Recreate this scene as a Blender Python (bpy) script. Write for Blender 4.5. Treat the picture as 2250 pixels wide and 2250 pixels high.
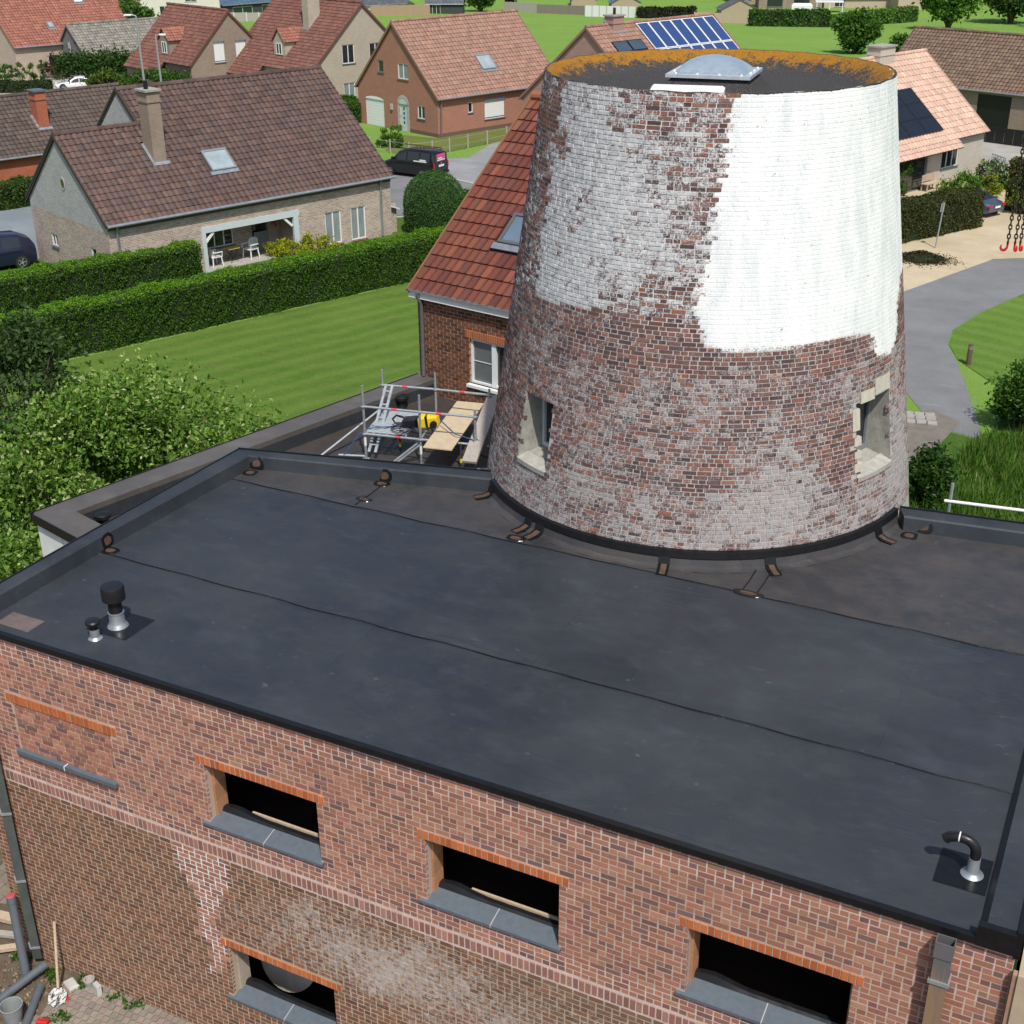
import bpy, math, random
import numpy as np
from mathutils import Vector, Matrix
random.seed(7); rng = np.random.default_rng(7)
R = math.radians
scene = bpy.context.scene
for o in list(bpy.data.objects): bpy.data.objects.remove(o)

# ---------------------------------------------------------------- camera
CAM = Vector((0.0, 0.0, 14.75))
cd = bpy.data.cameras.new('camera'); cam = bpy.data.objects.new('camera', cd); scene.collection.objects.link(cam)
cd.sensor_width = 36; cd.sensor_fit = 'HORIZONTAL'; cd.lens = 36 * 2870 / 2250
cd.clip_start = 0.1; cd.clip_end = 3000
HEAD, PITCH, ROLL = R(26.85), R(25.62), R(-0.35)
_f = Vector((-math.sin(HEAD) * math.cos(PITCH), math.cos(HEAD) * math.cos(PITCH), -math.sin(PITCH)))
_r = Vector((math.cos(HEAD), math.sin(HEAD), 0)); _u = _r.cross(_f)
_r2 = _r * math.cos(ROLL) + _u * math.sin(ROLL); _u2 = _u * math.cos(ROLL) - _r * math.sin(ROLL)
m = Matrix((_r2, _u2, -_f)).transposed().to_4x4(); m.translation = CAM; cam.matrix_world = m
scene.camera = cam
scene.render.resolution_x = scene.render.resolution_y = 1024

# ---------------------------------------------------------------- sky, sun, exposure
SUN_ANG, SUN_EL = R(-50), R(56)                       # direction towards the sun, from +X
world = bpy.data.worlds.new('World'); scene.world = world; world.use_nodes = True
wn = world.node_tree; bg = wn.nodes['Background']
sky = wn.nodes.new('ShaderNodeTexSky'); sky.sky_type = 'NISHITA'; sky.sun_disc = False
sky.sun_elevation = SUN_EL; sky.sun_rotation = R(90) - SUN_ANG
sky.air_density = 1.0; sky.dust_density = 2.0; sky.ozone_density = 1.0
wn.links.new(sky.outputs[0], bg.inputs[0]); bg.inputs[1].default_value = 0.115
sd = bpy.data.lights.new('sun', 'SUN'); sun = bpy.data.objects.new('sun', sd); scene.collection.objects.link(sun)
sd.energy = 3.9; sd.angle = R(1.2); sd.color = (1.0, 0.955, 0.89)
sv = Vector((math.cos(SUN_ANG) * math.cos(SUN_EL), math.sin(SUN_ANG) * math.cos(SUN_EL), math.sin(SUN_EL)))
sun.rotation_euler = sv.to_track_quat('Z', 'Y').to_euler(); sun.location = (20, -20, 40)
scene.view_settings.view_transform = 'Standard'; scene.view_settings.look = 'None'
scene.view_settings.exposure = 0.12; scene.view_settings.gamma = 1; scene.view_settings.use_curve_mapping = False
scene.cycles.max_bounces = 6; scene.cycles.diffuse_bounces = 3; scene.cycles.glossy_bounces = 3
scene.cycles.transmission_bounces = 5; scene.cycles.transparent_max_bounces = 6

# ---------------------------------------------------------------- helpers
COL = scene.collection
WL = {}                                                # world translation of things and parts
def V3(*a): return Vector(a)
def tag(o, label=None, cat=None, group=None, kind=None):
    if label: o['label'] = label
    if cat: o['category'] = cat
    if group: o['group'] = group
    if kind: o['kind'] = kind
    return o
def thing(name, loc, label, cat, group=None):
    o = bpy.data.objects.new(name, None); o.empty_display_size = 0.3; COL.objects.link(o)
    o.location = loc; WL[o] = Vector(loc); return tag(o, label, cat, group)
def link(o, parent=None, local=False):
    COL.objects.link(o); WL[o] = Vector((0, 0, 0))
    if parent is not None:
        o.parent = parent
        if not local: o.matrix_parent_inverse = Matrix.Translation(-WL[parent])
    return o
def copy_tree(o, parent=None):
    c = o.copy(); COL.objects.link(c); WL[c] = WL[o].copy()
    if parent is not None: c.parent = parent
    for ch in [x for x in o.children]: copy_tree(ch, c)
    return c

def set_cols(me, cols):
    a = me.color_attributes.new('col', 'FLOAT_COLOR', 'POINT')
    a.data.foreach_set('color', np.asarray(cols, dtype=np.float32).ravel())
class MB:
    def __init__(s): s.v = []; s.f = []; s.c = []
    def add(s, vs, fs, col=(1, 1, 1, 0)):
        n = len(s.v); s.v += [tuple(p) for p in vs]; s.f += [tuple(i + n for i in f) for f in fs]
        if len(col) == 3: col = (*col, 0)
        s.c += [col] * len(vs); return s
    def quad(s, a, b, c, d, col=(1, 1, 1, 0)): return s.add([a, b, c, d], [(0, 1, 2, 3)], col)
    def poly(s, pts, col=(1, 1, 1, 0)): return s.add(pts, [tuple(range(len(pts)))], col)
    def obox(s, o, a, b, c, col=(1, 1, 1, 0)):         # corner + three edge vectors (right-handed)
        o, a, b, c = Vector(o), Vector(a), Vector(b), Vector(c)
        if a.cross(b).dot(c) < 0: a, b = b, a
        p = [o, o + a, o + a + b, o + b, o + c, o + a + c, o + a + b + c, o + b + c]
        return s.add(p, [(3, 2, 1, 0), (4, 5, 6, 7), (0, 1, 5, 4), (1, 2, 6, 5), (2, 3, 7, 6), (3, 0, 4, 7)], col)
    def box(s, x0, x1, y0, y1, z0, z1, col=(1, 1, 1, 0)):
        return s.obox((x0, y0, z0), (x1 - x0, 0, 0), (0, y1 - y0, 0), (0, 0, z1 - z0), col)
    def cbox(s, c, ex, ey, ez, sx, sy, sz, col=(1, 1, 1, 0)):   # centre of base, axes, sizes
        c, ex, ey, ez = Vector(c), Vector(ex), Vector(ey), Vector(ez)
        return s.obox(c - ex * sx / 2 - ey * sy / 2, ex * sx, ey * sy, ez * sz, col)
    def bevbox(s, o, a, b, c, bv, col=(1, 1, 1, 0)):    # box whose top edges are chamfered
        o, a, b, c = Vector(o), Vector(a), Vector(b), Vector(c)
        if a.cross(b).dot(c) < 0: a, b = b, a
        ua, ub, uc = a.normalized() * bv, b.normalized() * bv, c.normalized() * bv
        p = [o, o + a, o + a + b, o + b]
        q = [x + c - uc for x in p]
        t = [o + c + ua + ub, o + a + c - ua + ub, o + a + b + c - ua - ub, o + b + c + ua - ub]
        return s.add(p + q + t, [(3, 2, 1, 0), (0, 1, 5, 4), (1, 2, 6, 5), (2, 3, 7, 6), (3, 0, 4, 7), (4, 5, 9, 8), (5, 6, 10, 9), (6, 7, 11, 10), (7, 4, 8, 11), (8, 9, 10, 11)], col)
    def tube(s, pts, r, n=8, col=(1, 1, 1, 0), caps=True):
        pts = [Vector(p) for p in pts]; k = len(pts); vs = []; fs = []
        rs = r if isinstance(r, (list, tuple)) else [r] * k
        ref = None
        for i, p in enumerate(pts):
            d = (pts[min(i + 1, k - 1)] - pts[max(i - 1, 0)]).normalized()
            if ref is None: ref = d.orthogonal().normalized()
            ref = (ref - d * ref.dot(d)).normalized(); b = d.cross(ref)
            for j in range(n):
                t = 2 * math.pi * j / n; vs.append(p + (ref * math.cos(t) + b * math.sin(t)) * rs[i])
        for i in range(k - 1):
            for j in range(n): fs.append((i * n + j, i * n + (j + 1) % n, (i + 1) * n + (j + 1) % n, (i + 1) * n + j))
        if caps: fs.append(tuple(range(n - 1, -1, -1))); fs.append(tuple(range((k - 1) * n, k * n)))
        return s.add(vs, fs, col)
    def lathe(s, prof, c=(0, 0, 0), n=24, col=(1, 1, 1, 0), t0=0, t1=2 * math.pi, ax=None):
        c = Vector(c); full = abs(t1 - t0 - 2 * math.pi) < 1e-6; m_ = n if full else n + 1; vs = []; fs = []
        X, Y, Z = ax if ax else (V3(1, 0, 0), V3(0, 1, 0), V3(0, 0, 1))
        for r, z in prof:
            for j in range(m_):
                t = t0 + (t1 - t0) * j / n; vs.append(c + X * (r * math.cos(t)) + Y * (r * math.sin(t)) + Z * z)
        for i in range(len(prof) - 1):
            for j in range(n):
                a, b = i * m_ + j, i * m_ + (j + 1) % m_; fs.append((a, b, b + m_, a + m_))
        return s.add(vs, fs, col)
    def prism(s, poly, z0, z1, col=(1, 1, 1, 0)):
        n = len(poly); vs = [(x, y, z0) for x, y in poly] + [(x, y, z1) for x, y in poly]
        return s.add(vs, [tuple(range(n - 1, -1, -1)), tuple(range(n, 2 * n))] + [(i, (i + 1) % n, (i + 1) % n + n, i + n) for i in range(n)], col)
    def mesh(s, name, mat, smooth=False):
        me = bpy.data.meshes.new(name); me.from_pydata(s.v, [], s.f); set_cols(me, s.c)
        for m_ in (mat if isinstance(mat, (list, tuple)) else [mat]): me.materials.append(m_)
        if smooth:
            me.polygons.foreach_set('use_smooth', [True] * len(me.polygons))
            try: me.set_sharp_from_angle(angle=R(42))
            except Exception: pass
        me.update(); return me
    def build(s, name, mat, parent=None, smooth=False, local=False, **kw):
        return tag(link(bpy.data.objects.new(name, s.mesh(name, mat, smooth)), parent, local), **kw)
def np_obj(name, verts, faces, cols, mat, parent=None, smooth=False, **kw):     # fast path for many quads
    me = bpy.data.meshes.new(name); nf, k = faces.shape
    me.vertices.add(len(verts)); me.vertices.foreach_set('co', np.ascontiguousarray(verts, dtype=np.float32).ravel())
    me.loops.add(nf * k); me.loops.foreach_set('vertex_index', np.ascontiguousarray(faces, dtype=np.int32).ravel())
    me.polygons.add(nf); me.polygons.foreach_set('loop_start', np.arange(0, nf * k, k, dtype=np.int32))
    if not smooth: me.polygons.foreach_set('use_smooth', np.zeros(nf, dtype=bool))
    me.update(calc_edges=True); set_cols(me, cols); me.materials.append(mat)
    return tag(link(bpy.data.objects.new(name, me), parent), **kw)

# ---------------------------------------------------------------- node helper
class NT:
    def __init__(s, name):
        s.mat = bpy.data.materials.new(name); s.mat.use_nodes = True; s.t = s.mat.node_tree
        s.b = s.t.nodes['Principled BSDF']; s.out = s.t.nodes['Material Output']
    def n(s, typ, **kw):
        x = s.t.nodes.new('ShaderNode' + typ)
        for k, v in kw.items(): setattr(x, k, v)
        return x
    def set(s, sock, v):
        if isinstance(v, bpy.types.NodeSocket): s.t.links.new(v, sock)
        elif v is not None:
            if hasattr(sock.default_value, '__len__') and not hasattr(v, '__len__'): v = [v] * len(sock.default_value)
            if hasattr(v, '__len__') and hasattr(sock.default_value, '__len__') and len(v) == 3 and len(sock.default_value) == 4: v = (*v, 1)
            sock.default_value = v
    def pos(s): return s.n('NewGeometry').outputs['Position']
    def obj(s): return s.n('TexCoord').outputs['Object']
    def col(s): return s.n('Attribute', attribute_name='col')
    def map(s, vec, scale=(1, 1, 1), rot=(0, 0, 0), loc=(0, 0, 0)):
        x = s.n('Mapping'); s.set(x.inputs[0], vec); x.inputs['Scale'].default_value = scale; x.inputs['Rotation'].default_value = rot; x.inputs['Location'].default_value = loc
        return x.outputs[0]
    def noise(s, vec, scale=5, detail=4, rough=0.6, dist=0):
        x = s.n('TexNoise'); s.set(x.inputs['Vector'], vec); x.inputs['Scale'].default_value = scale; x.inputs['Detail'].default_value = detail; x.inputs['Roughness'].default_value = rough; x.inputs['Distortion'].default_value = dist
        return x.outputs[0]
    def ramp(s, fac, stops, interp='LINEAR'):
        x = s.n('ValToRGB'); s.set(x.inputs[0], fac); e = x.color_ramp.elements; x.color_ramp.interpolation = interp
        for i, (p, c) in enumerate(stops):
            el = e[i] if i < 2 else e.new(p)
            el.position = p; el.color = (*c, 1) if hasattr(c, '__len__') and len(c) == 3 else ((c, c, c, 1) if not hasattr(c, '__len__') else c)
        return x.outputs[0]
    def mix(s, fac, a, b, typ='MIX'):
        x = s.n('MixRGB', blend_type=typ); s.set(x.inputs[0], fac); s.set(x.inputs[1], a); s.set(x.inputs[2], b); return x.outputs[0]
    def math(s, op, a, b=0.0, clamp=False):
        x = s.n('Math', operation=op, use_clamp=clamp); s.set(x.inputs[0], a); s.set(x.inputs[1], b); return x.outputs[0]
    def sep(s, vec):
        x = s.n('SeparateXYZ'); s.set(x.inputs[0], vec); return x.outputs
    def bump(s, h, strength=0.5, dist=0.02):
        x = s.n('Bump'); s.set(x.inputs['Height'], h); x.inputs['Strength'].default_value = strength; x.inputs['Distance'].default_value = dist
        s.t.links.new(x.outputs[0], s.b.inputs['Normal']); return x.outputs[0]
    def fin(s, base=None, rough=None, metal=None, spec=None):
        if base is not None: s.set(s.b.inputs['Base Color'], base)
        if rough is not None: s.set(s.b.inputs['Roughness'], rough)
        if metal is not None: s.set(s.b.inputs['Metallic'], metal)
        if spec is not None: s.set(s.b.inputs['Specular IOR Level'], spec)
        return s.mat
MATS = {}
def simple(name, c, rough=0.6, metal=0, var=0.18, scale=9, bump=0.0, spec=0.4, fine=60):
    if name in MATS: return MATS[name]
    t = NT(name); p = t.pos()
    n1 = t.noise(p, scale, 5, 0.65); n2 = t.noise(p, fine, 3, 0.6)
    f = t.math('ADD', t.math('MULTIPLY', n1, 0.65), t.math('MULTIPLY', n2, 0.35))
    k = t.ramp(f, [(0.3, 1 - var), (0.7, 1 + var)])
    base = t.mix(1, c, k, 'MULTIPLY')
    if bump: t.bump(f, bump, 0.02)
    MATS[name] = t.fin(base, t.ramp(n1, [(0.3, max(rough - .1, 0)), (0.7, min(rough + .1, 1))]), metal, spec); return MATS[name]
def attr_mat(name, rough=0.8, var=0.2, scale=25, bump=0.3, spec=0.3, film=(0.5, 0.47, 0.45), tint=True, fine=110, bdist=0.01):
    # colour comes from the 'col' attribute times the object's own colour; alpha of 'col' = amount of pale film
    t = NT(name); p = t.pos(); a = t.col(); oi = t.n('ObjectInfo')
    c = t.mix(1, a.outputs['Color'], oi.outputs['Color'], 'MULTIPLY')
    n1 = t.noise(p, scale, 5, 0.7); n2 = t.noise(p, fine, 3, 0.6)
    f = t.math('ADD', t.math('MULTIPLY', n1, 0.55), t.math('MULTIPLY', n2, 0.45))
    c = t.mix(1, c, t.ramp(f, [(0.3, 1 - var), (0.7, 1 + var)]), 'MULTIPLY')
    if film:
        fm = t.math('ADD', t.noise(p, 14, 6, 0.75), t.math('SUBTRACT', a.outputs['Alpha'], 0.0))
        c = t.mix(t.ramp(fm, [(0.78, 0.0), (1.02, 0.75)]), c, film)
    if bump: t.bump(f, bump, bdist)
    MATS[name] = t.fin(c, rough, 0, spec); return MATS[name]
def jit(c, v=0.12):
    k = 1 + random.uniform(-v, v); return tuple(max(0.004, x * k * (1 + random.uniform(-v / 3, v / 3))) for x in c)
# ---------------------------------------------------------------- brick and tile pieces
Z = V3(0, 0, 1)
def unit_brick(mat, name='brick'):
    b = MB(); h = 0.5; c = 0.46
    vs = [(-h, -h, -h), (h, -h, -h), (h, -h, h), (-h, -h, h), (-h, .35, -h), (h, .35, -h), (h, .35, h), (-h, .35, h), (-c, h, -c), (c, h, -c), (c, h, c), (-c, h, c)]
    b.add(vs, [(0, 1, 5, 4), (1, 2, 6, 5), (2, 3, 7, 6), (3, 0, 4, 7), (4, 5, 9, 8), (5, 6, 10, 9), (6, 7, 11, 10), (7, 4, 8, 11), (8, 9, 10, 11)])
    return b.mesh(name, mat)
UB = np.array([(-.5, -.5, -.5), (.5, -.5, -.5), (.5, -.5, .5), (-.5, -.5, .5), (-.5, .3, -.5), (.5, .3, -.5), (.5, .3, .5), (-.5, .3, .5), (-.46, .5, -.45), (.46, .5, -.45), (.46, .5, .45), (-.46, .5, .45)])
UF = np.array([(0, 1, 5, 4), (1, 2, 6, 5), (2, 3, 7, 6), (3, 0, 4, 7), (4, 5, 9, 8), (5, 6, 10, 9), (6, 7, 11, 10), (7, 4, 8, 11), (8, 9, 10, 11)])
def lay(parent, items, mat, nind, name='brick', rest='brickwork', near=True):
    """items: (centre, ex, ey outward, ez, w, d, h, colour4). the nind nearest become objects of their own"""
    if not items: return
    items = sorted(items, key=lambda t: (t[0] - CAM).length) if near else items
    me = unit_brick(mat, name)
    for (c, ex, ey, ez, w, d, h, col) in items[:nind]:
        o = bpy.data.objects.new(name, me); link(o, parent)
        mt = Matrix((ex * w, ey * d, ez * h)).transposed().to_4x4(); mt.translation = c
        o.matrix_basis = mt; o.color = (*col[:3], 1)
    rs = items[nind:]
    if rs:
        C = np.array([t[0] for t in rs]); EX = np.array([t[1] * t[4] for t in rs]); EY = np.array([t[2] * t[5] for t in rs]); EZ = np.array([t[3] * t[6] for t in rs])
        v = C[:, None, :] + UB[None, :, 0:1] * EX[:, None, :] + UB[None, :, 1:2] * EY[:, None, :] + UB[None, :, 2:3] * EZ[:, None, :]
        f = UF[None] + (np.arange(len(rs)) * 12)[:, None, None]
        cl = np.repeat(np.array([t[7] for t in rs]), 12, axis=0)
        np_obj(rest, v.reshape(-1, 3), f.reshape(-1, 4), cl, mat, parent, kind='stuff')
def cut(x0, x1, forb):
    segs = [(x0, x1)]
    for a, b in forb:
        ns = []
        for s, e in segs:
            if b <= s or a >= e: ns.append((s, e)); continue
            if a > s: ns.append((s, a))
            if b < e: ns.append((b, e))
        segs = ns
    return [(s, e) for s, e in segs if e - s > 0.025]
def wall_bricks(O, e, n, L, rows, holes, colfn, mort=0.0095, proud=0.0025, depth=0.05):
    """rows: (z0, h, pitch, offset). returns brick items"""
    out = []
    for (z0, h, pitch, off) in rows:
        zc = z0 + h / 2; forb = [(a, b) for a, b, c, d in holes if c < zc < d]
        x = -off
        while x < L:
            for s, t in cut(max(x, 0) + mort / 2, min(x + pitch, L) - mort / 2, forb):
                if t - s < .025: continue
                pr = proud + random.uniform(-.0015, .002); col = colfn((s + t) / 2, zc)
                c = O + e * ((s + t) / 2) + n * (pr - depth / 2) + Z * (zc + random.uniform(-.0015, .0015))
                tl = random.uniform(-.006, .006)
                out.append((c, (e + Z * tl).normalized(), n, (Z - e * tl).normalized(), t - s, depth, h - mort, col))
            x += pitch
    return out
def wall_face(mb, O, e, n, L, z0, top, holes=(), reveal=0.2, colfn=None, step=None, xb=()):
    """vertical face along e from z0 to top(x), with rectangular openings and reveals going inwards"""
    tf = top if callable(top) else (lambda x: top)
    xs = {0.0, L, *xb}; zs = {z0}
    for a, b, c, d in holes: xs |= {a, b}; zs |= {c, d}
    if step: xs |= set(np.arange(0, L, step)); zs |= set(np.arange(z0, max(tf(x) for x in (0, L, *xb)), step))
    xs = sorted(x for x in xs if 0 <= x <= L); zt = max(tf(x) for x in xs); zs = sorted(z for z in zs if z < zt) + [zt]
    P = lambda x, z: O + e * x + Z * z
    for i in range(len(xs) - 1):
        xa, xc = xs[i], xs[i + 1]
        if xc - xa < 1e-5: continue
        for j in range(len(zs) - 1):
            za, zc = zs[j], zs[j + 1]; mx, mz = (xa + xc) / 2, (za + zc) / 2
            if any(a < mx < b and c < mz < d for a, b, c, d in holes): continue
            la, lc = tf(xa), tf(xc); cell = [(xa, za), (xc, za), (xc, zc), (xa, zc)]; out = []
            inside = lambda q: (la + (lc - la) * (q[0] - xa) / (xc - xa)) - q[1]
            for q0, q1 in zip(cell, cell[1:] + cell[:1]):
                d0, d1 = inside(q0), inside(q1)
                if d0 >= -1e-6: out.append(q0)
                if (d0 > 1e-6 and d1 < -1e-6) or (d0 < -1e-6 and d1 > 1e-6): k = d0 / (d0 - d1); out.append((q0[0] + (q1[0] - q0[0]) * k, q0[1] + (q1[1] - q0[1]) * k))
            if len(out) < 3: continue
            pts = [P(*q) for q in out]
            mb.poly(pts, colfn(mx, mz) if colfn else (1, 1, 1, 0))
    for a, b, c, d in holes:
        i_ = -n * reveal
        for p, q in ((P(a, c), P(b, c)), (P(b, c), P(b, d)), (P(b, d), P(a, d)), (P(a, d), P(a, c))):
            mb.quad(p, q, q + i_, p + i_, colfn((a + b) / 2, (c + d) / 2) if colfn else (1, 1, 1, 0))

# ---------------------------------------------------------------- materials
M_brick = attr_mat('brick', 0.85, 0.22, 30, 0.35)
M_mortar = attr_mat('mortar', 0.95, 0.16, 40, 0.3, film=None)
M_tile = attr_mat('roof_tile', 0.6, 0.2, 18, 0.25, 0.35, film=None)
def m_bitumen(name, base, dusty, brown, scuff=1.0):
    t = NT(name); p = t.pos()
    big = t.noise(p, 0.55, 4, 0.6, 0.4); mid = t.noise(p, 3.2, 5, 0.65); fine = t.noise(p, 150, 2, 0.5)
    c = t.mix(t.ramp(big, [(0.3, 0.0), (0.74, 1.0)]), base, dusty)
    c = t.mix(t.ramp(t.noise(t.map(p, (1, 1.6, 1), (0, 0, .4), (3, 1, 0)), 1.3, 6, .7), [(.5, 0.0), (.72, .55)]), c, tuple(x * 1.35 for x in dusty))
    c = t.mix(t.ramp(mid, [(0.45, 0.0), (0.8, 0.75)]), c, brown)
    st = t.noise(t.map(p, (1.0, 2.6, 1), (0, 0, R(12))), 2.1, 7, 0.8, 1.2)
    c = t.mix(t.ramp(st, [(0.6, 0.0), (0.78, 0.24 * scuff)]), c, (0.19, 0.21, 0.23))
    sp = t.noise(p, 7, 2, 0.5); c = t.mix(t.ramp(sp, [(0.72, 0.0), (0.8, 0.22 * scuff)]), c, (0.2, 0.215, 0.225))
    c = t.mix(1, c, t.ramp(fine, [(0.3, 0.78), (0.7, 1.22)]), 'MULTIPLY')
    wr = t.noise(t.map(p, (1.2, 7.0, 1), (0, 0, R(-14))), 0.9, 3, 0.5, 0.8)
    h = t.math('ADD', t.math('MULTIPLY', t.math('MULTIPLY', t.ramp(wr, [(0.54, 0.0), (0.66, 1.0)]), t.ramp(t.noise(t.map(p, (1, 1, 1), (0, 0, 0), (5, 9, 0)), .45, 3, .6), [(.52, .08), (.66, 1.0)])), 0.8), t.math('ADD', t.math('MULTIPLY', fine, 0.1), t.math('MULTIPLY', mid, 0.3)))
    t.bump(h, 0.5, 0.02)
    return t.fin(c, t.ramp(big, [(0.3, 0.40), (0.7, 0.64)]), 0, 0.42)
M_bit = m_bitumen('bitumen_membrane', (0.021, 0.026, 0.034), (0.040, 0.046, 0.054), (0.038, 0.037, 0.038))
M_bit_dusty = m_bitumen('bitumen_dusty', (0.026, 0.028, 0.033), (0.06, 0.056, 0.056), (0.07, 0.058, 0.051))
M_bit_old = m_bitumen('bitumen_old', (0.042, 0.036, 0.033), (0.062, 0.053, 0.047), (0.075, 0.058, 0.047), 0.7)
M_bit_cope = m_bitumen('bitumen_coping_old', (0.075, 0.068, 0.064), (0.115, 0.105, 0.097), (0.09, 0.08, 0.072), 1.2)
M_trim = simple('black_trim', (0.008, 0.008, 0.009), 0.35, 0, 0.2)
M_black = simple('black_plastic', (0.012, 0.012, 0.014), 0.38, 0, 0.15)
M_seam = simple('bitumen_bead', (0.008, 0.008, 0.009), 0.25, 0, 0.2)
M_patchtan = simple('bitumen_scorched', (0.085, 0.05, 0.034), 0.7, 0, 0.35, 25)
M_stone = simple('bluestone', (0.10, 0.122, 0.145), 0.6, 0, 0.15, 14, 0.1)
M_lightstone = simple('light_stone', (0.42, 0.41, 0.38), 0.8, 0, 0.15, 10, 0.1)
M_terra = simple('terracotta_block', (0.42, 0.2, 0.10), 0.85, 0, 0.2, 12, 0.2)
M_zinc = simple('zinc', (0.36, 0.39, 0.42), 0.42, 0.6, 0.15, 6)
M_galv = simple('galvanised_steel', (0.40, 0.43, 0.45), 0.45, 0.55, 0.15, 12)
M_pvc = simple('grey_pvc', (0.10, 0.115, 0.13), 0.45, 0, 0.15, 8)
M_white = simple('white_paint', (0.74, 0.75, 0.74), 0.45, 0, 0.05)
M_offwhite = simple('white_render', (0.66, 0.68, 0.66), 0.85, 0, 0.12, 3, 0.1)
M_palegrey = simple('pale_grey_paint', (0.50, 0.57, 0.58), 0.5, 0, 0.06)
M_greyframe = simple('grey_frame', (0.2, 0.215, 0.23), 0.4, 0, 0.08)
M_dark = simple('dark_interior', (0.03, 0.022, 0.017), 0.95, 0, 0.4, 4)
M_wood = simple('pale_timber', (0.46, 0.36, 0.25), 0.8, 0, 0.2, 22, 0.15)
M_wood2 = simple('weathered_timber', (0.36, 0.32, 0.28), 0.85, 0, 0.22, 18, 0.15)
M_ply = simple('plywood', (0.52, 0.42, 0.28), 0.75, 0, 0.14, 8)
M_conc = simple('concrete', (0.32, 0.30, 0.27), 0.9, 0, 0.2, 6, 0.15)
M_tan = simple('tan_coping', (0.42, 0.33, 0.23), 0.85, 0, 0.15, 5, 0.1)
M_red = simple('red_paint', (0.5, 0.015, 0.02), 0.4, 0, 0.15)
M_yellow = simple('yellow_plastic', (0.75, 0.52, 0.01), 0.4, 0, 0.06)
M_chain = simple('dark_chain', (0.035, 0.028, 0.02), 0.5, 0.5, 0.3, 30)
M_rubber = simple('tyre_rubber', (0.015, 0.015, 0.016), 0.8)
M_alu = simple('alloy', (0.45, 0.46, 0.48), 0.35, 0.7, 0.1)
M_rope = simple('blue_rope', (0.03, 0.09, 0.24), 0.8)
def m_glass(name, c, rough=0.06):
    t = NT(name); p = t.pos(); n = t.noise(p, 1.5, 3, 0.6)
    t.b.inputs['Specular IOR Level'].default_value = 0.9
    return t.fin(t.mix(n, tuple(x * 0.6 for x in c), tuple(x * 1.4 for x in c)), rough, 0)
M_glass = m_glass('window_glass', (0.018, 0.022, 0.026))
M_glasspale = m_glass('curtained_glass', (0.22, 0.25, 0.26), 0.15)
M_glasssky = m_glass('roof_window_glass', (0.30, 0.36, 0.38), 0.08)
M_carglass = m_glass('car_glass', (0.012, 0.014, 0.017), 0.04)

# ================================================================ foreground brick building
BY = 9.85                                              # plane of the front wall
BX0, BX1 = -13.2, 0.02
bb = thing('brick_building', (-6.5, 13.0, 0.4), 'long red brick building with black flat roof and empty window openings, nearest the camera', 'building')
OX = V3(BX0, BY, 0); EX = V3(1, 0, 0); NY = V3(0, -1, 0)
def wx(x): return x - BX0
WIN = [(-9.2, -7.55, 4.325, 5.178), (-6.1, -4.45, 4.325, 5.178), (-3.0, -1.33, 4.325, 5.178), (-9.18, -7.53, 1.43, 2.278)]
LINT = [(-9.31, -7.44, 5.18, 5.303), (-6.2, -4.34, 5.18, 5.303), (-3.1, -1.23, 5.18, 5.303), (-9.29, -7.41, 2.28, 2.403), (-12.44, -10.56, 5.14, 5.285)]
BLIND = (-12.33, -10.67, 4.42, 5.137)
holes = [(wx(a), wx(b), c - .05, d) for a, b, c, d in WIN]
PATCH = [(-9.95, 3.8), (-9.05, 3.8), (-9.09, 3.23), (-9.37, 2.59), (-9.2, 2.2), (-9.3, 1.75), (-9.5, 1.7), (-9.5, 2.2), (-9.72, 2.41), (-9.56, 2.82), (-9.75, 3.2)]
def inpoly(x, y, P):
    r = False; n = len(P)
    for i in range(n):
        (xa, ya), (xb, yb) = P[i], P[(i + 1) % n]
        if (ya > y) != (yb > y) and x < (xb - xa) * (y - ya) / (yb - ya) + xa: r = not r
    return r
def sn(x, z, s=1.0, k=0.0):                            # cheap smooth noise
    return (math.sin(x * 1.7 * s + k) * math.cos(z * 2.3 * s + k * 1.3) + math.sin(x * 3.9 * s - z * 2.7 * s + k) * 0.6 + math.sin(x * 8.3 * s + z * 7.1 * s + k * 2) * 0.35) / 1.95
UPC = [(0.32, 0.145, 0.098), (0.35, 0.165, 0.112), (0.28, 0.128, 0.092), (0.235, 0.112, 0.09), (0.38, 0.19, 0.128), (0.175, 0.10, 0.09), (0.31, 0.155, 0.105), (0.33, 0.15, 0.10)]
LOC = [(0.20, 0.092, 0.054), (0.165, 0.077, 0.047), (0.225, 0.108, 0.062), (0.14, 0.072, 0.047), (0.185, 0.098, 0.062)]
def fcol(x, z):
    X = x + BX0
    if z < 3.77 and not inpoly(X, z, PATCH):
        c = jit(random.choice(LOC), 0.16)
        film = 0.0
        d = math.hypot((X + 6.6) / 2.6, (z - 3.0) / 0.9)
        if d < 1.3: film = max(0, 0.46 - 0.24 * d) + 0.12 * max(0, sn(X * 2, z * 2))
        if X > -5: c = tuple(a * 0.85 + b * 0.15 for a, b in zip(c, (0.2, 0.17, 0.13)))
        return (*c, film)
    if z < 3.77: return (*jit(random.choice(UPC[:3]), 0.15), 0.24)
    w = sn(X, z, 0.9, 1.0)
    c = jit(random.choice(UPC if w > -0.3 else UPC[:5]), 0.15)
    return (*c, max(0, 0.10 * sn(X, z, 1.6, 3.0)))
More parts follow.
